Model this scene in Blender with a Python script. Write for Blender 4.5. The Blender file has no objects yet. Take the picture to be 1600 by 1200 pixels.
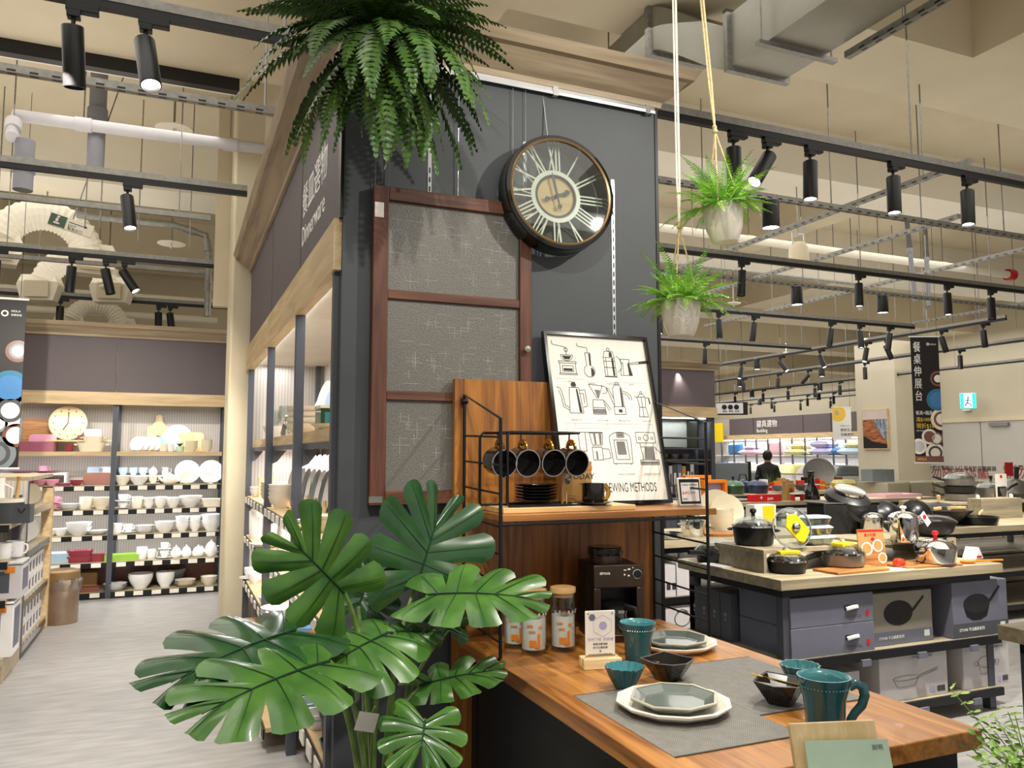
import bpy, bmesh, math, random
from mathutils import Vector, Matrix, Euler
random.seed(7)
SC = bpy.context.scene
COL = SC.collection
R = math.radians
PI = math.pi
# ---------------------------------------------------------------- camera, world, exposure
FPX, YAW, PIT, EYE = 1240.0, R(22.9), R(5.04), 1.5
cam_d = bpy.data.cameras.new('camera'); cam = bpy.data.objects.new('camera', cam_d); COL.objects.link(cam)
cam_d.sensor_width = 36; cam_d.lens = FPX*36/1600; cam_d.clip_start = .05; cam_d.clip_end = 100
cam.location = (0, 0, EYE); cam.rotation_euler = (R(90)+PIT, 0, -YAW)
SC.camera = cam
SC.view_settings.view_transform = 'Standard'; SC.view_settings.look = 'None'
SC.view_settings.gamma = 1; SC.view_settings.use_curve_mapping = False
SC.view_settings.exposure = 0.32
W = bpy.data.worlds.new('world'); SC.world = W; W.use_nodes = True
W.node_tree.nodes['Background'].inputs[0].default_value = (1.0, .97, .93, 1)
W.node_tree.nodes['Background'].inputs[1].default_value = .5
def spot(loc, aim, power, size=R(60), blend=.6, col=(1, .86, .68), rad=.05):
    d = bpy.data.lights.new('spot_lamp', 'SPOT'); d.energy = power; d.spot_size = size; d.spot_blend = blend; d.color = col; d.shadow_soft_size = rad
    o = bpy.data.objects.new('spot_lamp', d); COL.objects.link(o); o.location = loc
    o.rotation_euler = (Vector(aim)-Vector(loc)).to_track_quat('-Z', 'Y').to_euler(); return o
def area(loc, rot, sx, sy, power, col=(1, .95, .88)):
    d = bpy.data.lights.new('strip_and_fill_lamp', 'AREA'); d.shape = 'RECTANGLE'; d.size = sx; d.size_y = sy; d.energy = power; d.color = col
    o = bpy.data.objects.new('strip_and_fill_lamp', d); COL.objects.link(o); o.location = loc; o.rotation_euler = rot; return o
WARM = (1, .94, .84); COOL = (.93, .96, 1)
# track lamps over the aisle the photographer stands in, over the feature wall, the table and the tables beyond
spot((2.9, .9, 3.5), (1.45, 3.08, 2.3), 150, R(52), .7, WARM, .04)
spot((.35, .7, 3.5), (1.5, 3.08, 2.2), 105, R(52), .7, WARM, .04)
spot((1.75, 1.0, 3.9), (1.45, 2.35, .9), 150, R(50), .8, WARM, .05)
spot((2.6, 3.0, 3.4), (1.5, 2.0, .8), 150, R(50), .8, WARM, .05)
spot((.0, .6, 3.5), (.5, 2.2, .9), 200, R(48), .8, WARM, .05)
for x, y, ax, ay, p in ((3.3, 2.6, 3.4, 3.8, 300), (4.6, 2.8, 4.1, 3.9, 300), (5.2, 4.0, 5.9, 5.4, 300), (3.0, 6.2, 3.3, 6.4, 190), (5.5, 6.2, 5.5, 7.2, 190),
                        (7.6, 4.8, 7.5, 5.8, 320), (6.5, 8.4, 6.5, 8.8, 240), (-.5, 3.65, -.4, 4.6, 260), (-.4, 6.0, -.5, 9.4, 200), (-1.6, 6.0, -1.2, 9.4, 200), (-.3, 6.0, -.3, 7.2, 230),
                        (9.5, 8.5, 9.6, 9.5, 260), (9.0, 13.0, 9.4, 13, 260)):
    spot((x, y, 3.08), (ax, ay, .9), p, R(75), .8, WARM, .06)
spot((10.6, 10.0, 3.6), (13.0, 9.9, 2.6), 150, R(50), .9, (1, .8, .5), .05)
spot((10.6, 11.9, 3.6), (12.55, 11.9, 2.7), 120, R(45), .9, (1, .8, .5), .05)
# added fill areas for rows of spotlights, and unseen upward ones imitating ceiling bounce
for x, y, sx, sy, p in ((7, 8.5, 7, 5, 140), (8, 14, 8, 6, 190), (14, 13, 5, 8, 190), (18, 24, 5, 8, 420), (8, 20, 8, 6, 120), (-3, 8, 4, 6, 60), (1.5, .9, 5, 3.5, 38), (4.5, 3.2, 4, 3, 35), (-1.0, 5.0, 2.5, 5, 60)): area((x, y, 4.25), (0, 0, 0), sx, sy, p, (1, .97, .92))
for x, y, sx, sy, p in ((6, 7, 9, 7, 66), (13, 14, 8, 12, 48), (-2.2, 8, 4, 7, 60), (3, 0, 6, 4, 30)): area((x, y, 3.55), (PI, 0, 0), sx, sy, p, (1, .96, .9))

# ---------------------------------------------------------------- helpers
_f = Vector((math.sin(YAW)*math.cos(PIT), math.cos(YAW)*math.cos(PIT), math.sin(PIT)))
_r = Vector((math.cos(YAW), -math.sin(YAW), 0)); _u = _r.cross(_f); _c = Vector((0, 0, EYE))
def ray(x, y): return _f+_r*((x-800)/FPX)-_u*((y-600)/FPX)
def atz(x, y, z): d = ray(x, y); return _c+d*((z-EYE)/d.z)
def aty(x, y, Y): d = ray(x, y); return _c+d*(Y/d.y)
def atx(x, y, X): d = ray(x, y); return _c+d*(X/d.x)
def atd(x, y, D): return _c+ray(x, y)*D
def dep(p): return (Vector(p)-_c).dot(_f)
def proj(p): d = Vector(p)-_c; k = d.dot(_f); return 800+FPX*d.dot(_r)/k, 600-FPX*d.dot(_u)/k

class B:
    def __init__(s): s.v = []; s.f = []; s.m = []
    def add(s, vs, fs, mi=0, M=None):
        k = len(s.v); s.v += [tuple(M @ Vector(p)) if M else tuple(p) for p in vs]
        s.f += [tuple(i+k for i in f) for f in fs]; s.m += [mi]*len(fs); return s
    def box(s, x0, x1, y0, y1, z0, z1, mi=0, M=None):
        return s.add([(x0,y0,z0),(x1,y0,z0),(x1,y1,z0),(x0,y1,z0),(x0,y0,z1),(x1,y0,z1),(x1,y1,z1),(x0,y1,z1)],
                     [(0,3,2,1),(4,5,6,7),(0,1,5,4),(1,2,6,5),(2,3,7,6),(3,0,4,7)], mi, M)
    def cb(s, c, d, mi=0, M=None):
        return s.box(c[0]-d[0]/2, c[0]+d[0]/2, c[1]-d[1]/2, c[1]+d[1]/2, c[2]-d[2]/2, c[2]+d[2]/2, mi, M)
    def lathe(s, prof, n=24, mi=0, M=None, fn=None, sx=1, sy=1):
        vs = []; fs = []; rings = []
        for j, (r, z) in enumerate(prof):
            if r < 1e-6: rings.append([len(vs)]); vs.append((0, 0, z))
            else:
                ring = []
                for i in range(n):
                    a = 2*PI*i/n; k = fn(a, j) if fn else 1
                    ring.append(len(vs)); vs.append((r*k*math.cos(a)*sx, r*k*math.sin(a)*sy, z))
                rings.append(ring)
        for a, b in zip(rings, rings[1:]):
            if len(a) == 1 and len(b) == 1: continue
            for i in range(n):
                i2 = (i+1) % n
                if len(a) == 1: fs.append((a[0], b[i2], b[i]))
                elif len(b) == 1: fs.append((a[i], a[i2], b[0]))
                else: fs.append((a[i], a[i2], b[i2], b[i]))
        return s.add(vs, fs, mi, M)
    def tube(s, pts, r, n=8, mi=0, closed=False, M=None, flat=1):
        P = [Vector(p) for p in pts]; N = len(P); vs = []; fs = []; nrm = None
        for i, p in enumerate(P):
            if closed: t = P[(i+1) % N]-P[i-1]
            else: t = P[min(i+1, N-1)]-P[max(i-1, 0)]
            if t.length < 1e-9: t = Vector((0, 0, 1))
            t.normalize()
            if nrm is None:
                nrm = t.cross(Vector((0, 0, 1)))
                if nrm.length < 1e-3: nrm = t.cross(Vector((0, 1, 0)))
                nrm.normalize()
            else:
                q = nrm-t*nrm.dot(t); nrm = q.normalized() if q.length > 1e-6 else nrm
            b = t.cross(nrm); rr = r[i] if isinstance(r, (list, tuple)) else r
            for k in range(n):
                a = 2*PI*k/n+PI/n; vs.append(p+nrm*rr*math.cos(a)+b*rr*flat*math.sin(a))
        for i in range(N if closed else N-1):
            j = (i+1) % N
            for k in range(n):
                k2 = (k+1) % n; fs.append((i*n+k, i*n+k2, j*n+k2, j*n+k))
        if not closed: fs.append(tuple(range(n-1, -1, -1))); fs.append(tuple((N-1)*n+k for k in range(n)))
        return s.add(vs, fs, mi, M)
    def prism(s, poly, z0, z1, mi=0, M=None):
        n = len(poly); vs = [(x, y, z0) for x, y in poly]+[(x, y, z1) for x, y in poly]
        fs = [tuple(range(n-1, -1, -1)), tuple(range(n, 2*n))]+[(i, (i+1) % n, n+(i+1) % n, n+i) for i in range(n)]
        return s.add(vs, fs, mi, M)
    def grid(s, fn, nu, nv, mi=0, M=None):
        vs = [fn(i/nu, j/nv) for j in range(nv+1) for i in range(nu+1)]
        fs = [(j*(nu+1)+i, j*(nu+1)+i+1, (j+1)*(nu+1)+i+1, (j+1)*(nu+1)+i) for j in range(nv) for i in range(nu)]
        return s.add(vs, fs, mi, M)
    def join(s, o, M=None, mi=None):
        k = len(s.v); s.v += [tuple(M @ Vector(p)) if M else p for p in o.v]; s.f += [tuple(i+k for i in f) for f in o.f]; s.m += o.m if mi is None else [mi]*len(o.f); return s
def TR(loc=(0, 0, 0), rz=0, rx=0, ry=0, sc=1):
    S = Matrix.Diagonal((sc, sc, sc, 1)) if isinstance(sc, (int, float)) else Matrix.Diagonal((*sc, 1))
    return Matrix.Translation(Vector(loc)) @ Euler((rx, ry, rz)).to_matrix().to_4x4() @ S
_cache = {}
def mesh_of(b, name, mats, smooth=None):
    me = bpy.data.meshes.new(name); me.from_pydata(b.v, [], b.f)
    for m in (mats if isinstance(mats, (list, tuple)) else [mats]): me.materials.append(MT[m])
    if max(b.m, default=0) > 0: me.polygons.foreach_set('material_index', b.m)
    bm = bmesh.new(); bm.from_mesh(me); bmesh.ops.recalc_face_normals(bm, faces=bm.faces); bm.to_mesh(me); bm.free()
    if smooth:
        me.polygons.foreach_set('use_smooth', [True]*len(me.polygons))
        if smooth < 180: me.set_sharp_from_angle(angle=R(smooth))
    me.update(); return me
def obj(name, b, mats, parent=None, loc=None, rz=0, smooth=40, bevel=0, rot=None):
    me = b if isinstance(b, bpy.types.Mesh) else mesh_of(b, name, mats, smooth)
    o = bpy.data.objects.new(name, me); COL.objects.link(o)
    if parent: o.parent = parent
    if loc is not None: o.location = loc
    if rot is not None: o.rotation_euler = rot
    elif rz: o.rotation_euler = (0, 0, rz)
    if bevel:
        m = o.modifiers.new('edge', 'BEVEL'); m.width = bevel; m.segments = 2; m.limit_method = 'ANGLE'; m.angle_limit = R(35)
    return o
def tag(o, label, cat, group=None):
    o['label'] = label; o['category'] = cat
    if group: o['group'] = group
    return o
def thing(name, label, cat, loc=(0, 0, 0), rz=0, group=None, rot=None):
    o = bpy.data.objects.new(name, None); COL.objects.link(o); o.empty_display_size = .05
    o.location = loc; o.rotation_euler = rot if rot is not None else (0, 0, rz)
    return tag(o, label, cat, group)
def struct(name, b, mats, parent=None, smooth=40, bevel=0):
    o = obj(name, b, mats, parent, smooth=smooth, bevel=bevel)
    if not parent: o['kind'] = 'structure'
    return o
def copy_tree(o, parent=None, loc=None, rz=None):
    c = o.copy(); COL.objects.link(c); c.parent = parent
    if loc is not None: c.location = loc
    if rz is not None: c.rotation_euler = (0, 0, rz)
    for ch in o.children: copy_tree(ch, c)
    return c
def label(o, lab, cat=None):
    o['label'] = lab
    return o
# ---------------------------------------------------------------- materials
MT = {}
def lin(h):
    h = h.lstrip('#'); c = [int(h[i:i+2], 16)/255 for i in (0, 2, 4)]
    return tuple(x/12.92 if x <= .04045 else ((x+.055)/1.055)**2.4 for x in c)
def mat(name, col, rough=.5, metal=0, var=.06, scale=12, stretch=(1, 1, 1), bump=0, coat=0, trans=0, emit=0, alpha=1, col2=None, ior=1.45, spec=.5, detail=3, coord='Object'):
    m = bpy.data.materials.new(name); m.use_nodes = True; nt = m.node_tree; N = nt.nodes; L = nt.links; p = N['Principled BSDF']
    c = lin(col); c2 = lin(col2) if col2 else tuple(min(1, x*(1+var)) for x in c); c1 = c if col2 else tuple(x*(1-var) for x in c)
    tc = N.new('ShaderNodeTexCoord'); mp = N.new('ShaderNodeMapping'); mp.inputs['Scale'].default_value = stretch; L.new(tc.outputs[coord], mp.inputs[0])
    no = N.new('ShaderNodeTexNoise'); no.inputs['Scale'].default_value = scale; no.inputs['Detail'].default_value = detail; L.new(mp.outputs[0], no.inputs['Vector'])
    rp = N.new('ShaderNodeValToRGB'); rp.color_ramp.elements[0].position = .3; rp.color_ramp.elements[1].position = .7
    rp.color_ramp.elements[0].color = (*c1, 1); rp.color_ramp.elements[1].color = (*c2, 1)
    L.new(no.outputs['Fac'], rp.inputs[0]); L.new(rp.outputs[0], p.inputs['Base Color'])
    p.inputs['Roughness'].default_value = rough; p.inputs['Metallic'].default_value = metal; p.inputs['IOR'].default_value = ior
    p.inputs['Specular IOR Level'].default_value = spec; p.inputs['Coat Weight'].default_value = coat; p.inputs['Transmission Weight'].default_value = trans; p.inputs['Alpha'].default_value = alpha
    if emit: L.new(rp.outputs[0], p.inputs['Emission Color']); p.inputs['Emission Strength'].default_value = emit
    if bump:
        bp = N.new('ShaderNodeBump'); bp.inputs['Strength'].default_value = bump; bp.inputs['Distance'].default_value = .01; L.new(no.outputs['Fac'], bp.inputs['Height']); L.new(bp.outputs[0], p.inputs['Normal'])
    MT[name] = m; return m
def wood(name, c1, c2, axis=0, scale=1.0, rough=.45, fig=.6, coat=0, planks=0):
    m = bpy.data.materials.new(name); m.use_nodes = True; nt = m.node_tree; N = nt.nodes; L = nt.links; p = N['Principled BSDF']
    tc = N.new('ShaderNodeTexCoord'); mp = N.new('ShaderNodeMapping'); s = [14*scale]*3; s[axis] = 1.1*scale; mp.inputs['Scale'].default_value = s; L.new(tc.outputs['Object'], mp.inputs[0])
    n1 = N.new('ShaderNodeTexNoise'); n1.inputs['Scale'].default_value = 1.6; n1.inputs['Detail'].default_value = 6; n1.inputs['Distortion'].default_value = fig; L.new(mp.outputs[0], n1.inputs['Vector'])
    mp2 = N.new('ShaderNodeMapping'); s = [160*scale]*3; s[axis] = 5*scale; mp2.inputs['Scale'].default_value = s; L.new(tc.outputs['Object'], mp2.inputs[0])
    n2 = N.new('ShaderNodeTexNoise'); n2.inputs['Scale'].default_value = 1; n2.inputs['Detail'].default_value = 2; L.new(mp2.outputs[0], n2.inputs['Vector'])
    mx = N.new('ShaderNodeMath'); mx.operation = 'MULTIPLY_ADD'; mx.inputs[1].default_value = .3; L.new(n2.outputs['Fac'], mx.inputs[0]); L.new(n1.outputs['Fac'], mx.inputs[2])
    rp = N.new('ShaderNodeValToRGB'); rp.color_ramp.elements[0].position = .45; rp.color_ramp.elements[1].position = .85
    rp.color_ramp.elements[0].color = (*lin(c1), 1); rp.color_ramp.elements[1].color = (*lin(c2), 1); L.new(mx.outputs[0], rp.inputs[0]); L.new(rp.outputs[0], p.inputs['Base Color'])
    p.inputs['Roughness'].default_value = rough; p.inputs['Coat Weight'].default_value = coat
    bp = N.new('ShaderNodeBump'); bp.inputs['Strength'].default_value = .08; bp.inputs['Distance'].default_value = .004; L.new(n2.outputs['Fac'], bp.inputs['Height']); L.new(bp.outputs[0], p.inputs['Normal'])
    MT[name] = m; return m
def stripes(name, c1, c2, axis, freq, rough=.6, bump=.0, width=.5):
    m = bpy.data.materials.new(name); m.use_nodes = True; nt = m.node_tree; N = nt.nodes; L = nt.links; p = N['Principled BSDF']
    tc = N.new('ShaderNodeTexCoord'); wv = N.new('ShaderNodeTexWave'); wv.wave_type = 'BANDS'; wv.bands_direction = 'XYZ'[axis]; wv.inputs['Scale'].default_value = freq; wv.inputs['Distortion'].default_value = 0
    L.new(tc.outputs['Object'], wv.inputs['Vector'])
    no = N.new('ShaderNodeTexNoise'); no.inputs['Scale'].default_value = 30; L.new(tc.outputs['Object'], no.inputs['Vector'])
    ma = N.new('ShaderNodeMath'); ma.operation = 'MULTIPLY_ADD'; ma.inputs[1].default_value = .25; L.new(no.outputs['Fac'], ma.inputs[0]); L.new(wv.outputs['Fac'], ma.inputs[2])
    rp = N.new('ShaderNodeValToRGB'); rp.color_ramp.elements[0].position = width*.6; rp.color_ramp.elements[1].position = width*1.6
    rp.color_ramp.elements[0].color = (*lin(c1), 1); rp.color_ramp.elements[1].color = (*lin(c2), 1); L.new(ma.outputs[0], rp.inputs[0]); L.new(rp.outputs[0], p.inputs['Base Color']); p.inputs['Roughness'].default_value = rough
    if bump:
        bp = N.new('ShaderNodeBump'); bp.inputs['Strength'].default_value = bump; bp.inputs['Distance'].default_value = .002; L.new(wv.outputs['Fac'], bp.inputs['Height']); L.new(bp.outputs[0], p.inputs['Normal'])
    MT[name] = m; return m
def thin_glass(name, tint='#f4f8f6', gloss=.12, rough=.02):
    m = bpy.data.materials.new(name); m.use_nodes = True; nt = m.node_tree; N = nt.nodes; L = nt.links; N.remove(N['Principled BSDF']); out = N['Material Output']
    no = N.new('ShaderNodeTexNoise'); no.inputs['Scale'].default_value = 6; fr = N.new('ShaderNodeLayerWeight'); fr.inputs[0].default_value = .35
    ma = N.new('ShaderNodeMath'); ma.operation = 'MULTIPLY_ADD'; ma.inputs[1].default_value = .5; ma.inputs[2].default_value = gloss; L.new(fr.outputs['Facing'], ma.inputs[0])
    t = N.new('ShaderNodeBsdfTransparent'); t.inputs[0].default_value = (*lin(tint), 1); g = N.new('ShaderNodeBsdfGlossy'); g.inputs['Roughness'].default_value = rough; mx = N.new('ShaderNodeMixShader')
    L.new(ma.outputs[0], mx.inputs[0]); L.new(t.outputs[0], mx.inputs[1]); L.new(g.outputs[0], mx.inputs[2]); L.new(mx.outputs[0], out.inputs[0]); MT[name] = m; return m
mat('cream', '#d3c7ab', .75, var=.03, scale=3); mat('ceil', '#cbbfa4', .85, var=.04, scale=2); mat('ceil_white', '#e6dfcd', .8, var=.03, scale=2)
mat('charcoal', '#464a4e', .55, var=.05, scale=5, bump=.03); mat('taupe', '#5c5255', .6, var=.03, scale=4); mat('black', '#121212', .4, var=.1); mat('black_metal', '#0d0d0f', .42, var=.1); mat('blackgloss', '#0b0b0d', .12, var=.1, coat=.5)
mat('post', '#4a4d55', .5, var=.05); mat('galv', '#8d8b84', .45, .65, var=.15, scale=30); mat('duct', '#9a978c', .42, .55, var=.08, scale=4); mat('steel', '#c8c8c8', .16, 1, var=.05); mat('chrome', '#e0e0e0', .06, 1, var=.02)
mat('white', '#ecebe8', .5, var=.02); mat('paper', '#e4dfd5', .7, var=.02); mat('greyp', '#7f7f85', .6, var=.04); mat('porcelain', '#f0efee', .18, var=.02, coat=.3); mat('ivory', '#efe6d6', .3, var=.03, coat=.2); mat('cream_c', '#eadfc4', .35, var=.03)
mat('floor', '#92908f', .32, var=.0, col2='#aeacaa', scale=3.5, stretch=(1.2, 5.5, 1), bump=.02, detail=6, coord='Object')
wood('oakv', '#b79b70', '#d9c096', 1, 1, .5); wood('oakh', '#b79b70', '#d9c096', 0, 1, .5); wood('crown_w', '#8f7d66', '#b7a488', 0, .7, .55); wood('crown_y', '#8f7d66', '#b7a488', 1, .7, .55)
wood('walnut', '#63391a', '#b0732f', 2, .8, .42, 1.2); wood('walnut_t', '#7d4a1c', '#c98a42', 1, .7, .36, 1.4, coat=.1); wood('walnut_x', '#7a4a20', '#b47a3e', 0, .7, .4, 1.2)
wood('oldwood', '#3b1e13', '#683c2b', 2, 1.2, .55, .8); wood('oldwood_x', '#452315', '#784a33', 0, 1.2, .55, .8); wood('bamboo', '#cfa266', '#e6bf86', 0, 1.4, .45); wood('pine', '#dcc08a', '#f0dcb0', 0, 1.3, .5, .4); wood('pinev', '#d8b880', '#eed6a6', 2, 1.3, .5, .4)
wood('ash', '#7d7462', '#a59a82', 0, 1, .5, .4); wood('ash_t', '#8d8168', '#b9ab8c', 0, 1, .45, .4); wood('acacia', '#8a5228', '#c08a4e', 0, 1.4, .4, .8)
stripes('liner', '#b3aca4', '#c6c0b8', 0, 12, .7); stripes('liner_y', '#b3aca4', '#c6c0b8', 1, 12, .7); mat('soffit', '#cfc9bd', .6, var=.04, scale=3)
for n, c in dict(pinkc='#b0687e', pinkl='#d99ab0', pinkp='#c58a9c', redc='#8c3540', brownc='#7a4a3c', mintc='#bcd8c0', greenl='#93c04a', bluew='#b8d0e4', tealc='#3f8a92', tealb='#1f6f90', yellow='#e8c916', orange='#e0801c', red='#c81e20', redm='#b8141e', sky='#3b78b0', navy='#1e2b4a', dkgreen='#2a4a2e', greyc='#7c8488', lilac='#a9a6cc', palep='#e3b8c4', paley='#d8d08a', tomato='#d23a1e', kraft='#b58c54', mauve='#7d5560').items():
    mat(n, c, .32, var=.05, coat=.15)
mat('teal', '#22575f', .14, var=.12, scale=20, coat=.5); mat('teal_in', '#47888f', .16, var=.1, scale=20, coat=.4); mat('celadon', '#6a746f', .14, var=.1, scale=16, coat=.5); mat('cel_rim', '#b8b5a4', .2, var=.06)
mat('blackc', '#171311', .14, var=.2, coat=.4); mat('gold', '#d4a648', .2, 1, var=.05); mat('copper', '#54463d', .3, .9, var=.05); mat('bronze', '#9a8470', .3, .75, var=.06); mat('brass', '#a88a62', .3, .8, var=.08)
mat('leaf', '#27501d', .3, var=.0, col2='#507c2e', scale=7, coat=.25); mat('leaf_dk', '#173a1c', .25, var=0, col2='#2b5629', scale=7, coat=.35); mat('vein', '#12351c', .45, var=.1); mat('stem', '#4a6b2c', .45, col2='#7d9a4a', scale=20)
mat('fern', '#26461a', .42, col2='#557a2a', scale=9); mat('fernl', '#57a528', .45, col2='#a5d850', scale=14); mat('fernb', '#6f8a3c', .5, var=.1); mat('bush', '#6a9f34', .5, col2='#b4d470', scale=30)
mat('jute', '#c9b284', .85, var=.2, scale=80); mat('jute_w', '#e6e0d0', .85, var=.1, scale=80); mat('wire', '#b9bcc0', .3, .8, var=.05); mat('soil', '#2a1f16', .9, var=.2)
mat('nonstick', '#2a2a2b', .36, .3, var=.15, scale=40); mat('castiron', '#191a1b', .3, .2, var=.1); mat('greypan', '#83807c', .3, .5, var=.1); mat('skin', '#c89a7c', .5); mat('hair', '#0c0b0b', .5)
mat('lens', '#fff6e6', .3, var=0, emit=9); mat('lens_w', '#ffffff', .3, var=0, emit=9); mat('lens_dim', '#8d887c', .3, var=0, emit=.15); mat('led', '#ffffff', .3, var=0, emit=5); mat('exit_on', '#35d0c0', .4, var=.05, emit=1.1); mat('exit_man', '#f2fffb', .4, var=0, emit=1.6)
mat('boxgrey', '#6a6c7a', .55, var=.04); mat('boxdk', '#4a4c52', .55, var=.04); mat('boxtan', '#8d877a', .6, var=.04); mat('boxlite', '#c3bfc0', .6, var=.03); mat('boxwhite', '#e2dfdc', .6, var=.03); mat('ink', '#2b2a2b', .7, var=.1); mat('ink_soft', '#6d6a68', .7, var=.1); mat('redtxt', '#8c2a2a', .6, var=.1); mat('yelltxt', '#f2c94a', .5, var=.02); mat('whitetxt', '#f4f2ee', .5, var=.01)
mat('banner', '#161110', .5, var=.06); mat('door_g', '#b9b5ae', .45, var=.02, scale=2); mat('wall_p', '#c6bda6', .7, var=.03, scale=2); mat('linen', '#b9b6b2', .8, var=.06, scale=30); mat('navyblk', '#0d0e11', .7, var=.1); mat('placemat_d', '#2f2f31', .6, var=.1)
thin_glass('glass', '#f0f5f3', .025); thin_glass('glassj', '#f2f6f4', .03); thin_glass('plastic', '#e9e9e6', .1, .2)
# ================================================================ the setting
struct('floor', B().box(-7, 23, -3, 30, -.1, 0), 'floor')
ZC, ZS = 4.95, 4.4
struct('ceiling', B().box(-7, 23, -3, 30, ZC, ZC+.1), 'ceil')
def beam(n, x0, x1, y0, y1, z0=ZS, m='ceil', z1=ZC): struct('trim_%d' % n, B().box(x0, x1, y0, y1, z0, z1), m)
beam(1, -7, 1.9, -3, 6.28); beam(2, 1.9, 5.3, -3, .9); beam(3, 5.3, 23, -3, 4.57); beam(4, 1.9, 5.3, 3.84, 4.57)
beam(5, 1.9, 23, 6.3, 7.0, 4.42, 'ceil_white'); beam(6, -7, 23, 9.2, 9.9, 4.35, 'ceil_white'); beam(7, -7, 23, 12.6, 13.4, 4.3); beam(8, 2.3, 23, 16.5, 17.3, 4.3); beam(9, 2.3, 23, 20.5, 21.2, 4.3)
beam(10, -7, .36, 6.28, 6.36, 4.3, 'black'); beam(11, -7, .36, 6.45, 6.95, 4.55, 'ceil_white')
beam(12, 7.2, 7.7, 7.0, 9.2, 4.45); beam(13, 10.2, 10.9, 9.9, 12.6, 4.4); beam(14, -2.6, -2.2, 7.0, 12.6, 4.5)
struct('wall_back', B().box(-7, 4.6, 14.0, 14.2, 0, ZC), 'cream'); struct('wall_far', B().box(4.6, 23, 29.8, 30, 0, ZC), 'cream')
struct('wall_left', B().box(-7.2, -7, -3, 14, 0, ZC), 'cream')
# end wall with the fire doors (plane x = 17) and the projecting pier beside the bedding department
XW = 17.0
w = struct('wall_right', B().box(XW, XW+.2, -3, 15.15, 2.26, ZC).box(XW, XW+.2, -3, 8.0, 0, 2.26).box(XW, XW+.2, 14.6, 15.15, 0, 2.26), 'wall_p')
obj('ledge', B().box(XW-.05, XW, 8.0, 14.65, 2.24, 2.34), 'cream', w)
pier = struct('wall_pier', B().box(15.9, XW, 13.95, 15.15, 0, ZC-.55), 'wall_p')
struct('wall_bedding', B().box(21.9, 22.1, 15.15, 30, 0, ZC), 'wall_p')
for i, (y0, y1) in enumerate(((8.0, 10.25), (10.25, 12.6), (12.6, 14.6))):
    d = struct('door_%d' % (i+1), B().box(XW-.02, XW+.05, y0+.01, y1-.01, 0, 2.24), 'door_g', bevel=.008)
    obj('closer', B().box(XW-.09, XW-.02, y1-.7, y1-.25, 2.12, 2.2), 'greyp', d)
    obj('handle', B().tube([(XW-.02, y0+.15, 1.0), (XW-.08, y0+.15, 1.0), (XW-.08, y0+.3, 1.0)], .012), 'steel', d)
# column at the end of the dinnerware wall
struct('wall_column', B().box(.41, .66, 7.38, 7.95, 0, ZC), 'cream', bevel=.02)
struct('trim_15', B().box(.28, .43, 7.95, 8.05, 2.9, ZC), 'ceil')
# ---------------- feature wall
WY = 3.08
fw = struct('wall_feature', B().box(.578, 2.03, WY, WY+.06, 0, 3.16), 'charcoal')
obj('panel_side', B().box(1.99, 2.03, WY+.06, 7.3, 0, 3.14), 'charcoal', fw)
obj('panel_back', B().box(.6, 2.03, 7.26, 7.3, 0, 3.14), 'charcoal', fw)
obj('edge_trim', B().box(2.03, 2.045, WY-.005, WY+.06, 0, 3.14), 'black_metal', fw)
obj('edge_trim', B().box(.565, .578, WY-.003, WY+.05, 2.43, 3.14), 'black', fw)
for k, x in enumerate((.93, 1.36, 1.80)):   # slotted standards sunk in the wall
    st = obj('slotted_standard', B().box(x-.008, x+.008, WY-.003, WY, 1.2 if k != 2 else 1.9, 3.0 if k == 0 else (2.86 if k == 1 else 2.75)), 'wire', fw)
    b = B(); z = 1.26
    while z < 2.7: b.box(x-.003, x+.003, WY-.0042, WY-.0031, z, z+.022); z += .04
    obj('slots', b, 'black', st)['kind'] = 'stuff'
# picture rail
pr = thing('picture_rail', 'thin pale metal picture rail under the crown moulding of the grey wall', 'rail', (0, 0, 0))
obj('rail', B().box(.92, 2.02, WY-.022, WY-.001, 3.098, 3.122), 'steel', pr); obj('rail_lip', B().box(.92, 2.02, WY-.027, WY-.022, 3.09, 3.104), 'wire', pr)
for x in (1.0, 1.5, 1.98): obj('clip', B().box(x-.012, x+.012, WY-.03, WY-.001, 3.085, 3.126), 'steel', pr)
# crown moulding: profile (outwards, height)
CP = [(0, 0), (.02, 0), (.025, .025), (.06, .045), (.1, .09), (.11, .1), (.135, .105), (.15, .13), (.16, .15), (0, .15)]
def crown(n, pts, mats, z, parent=None):
    # pts: list of (x, y, outward dx, outward dy)
    vs = []; k = len(CP)
    for x, y, ox, oy in pts: vs += [(x+ox*d, y+oy*d, z+h) for d, h in CP]
    fs = [(i*k+j, i*k+(j+1) % k, (i+1)*k+(j+1) % k, (i+1)*k+j) for i in range(len(pts)-1) for j in range(k)]
    fs += [tuple(range(k)), tuple((len(pts)-1)*k+j for j in range(k))]
    b = B().add(vs, fs); return struct(n, b, mats, parent, smooth=30)
crown('trim_16', [(.575, WY, -1, -1), (2.035, WY, 1, -1), (2.035, WY+.6, 1, 0)], 'crown_w', 3.125)
crown('trim_17', [(.575, WY, -1, -1), (.575, 7.4, -1, 0)], 'crown_y', 3.125)
struct('trim_18', B().box(.575, 2.035, WY, 7.35, 3.16, 3.2), 'crown_w')
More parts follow.
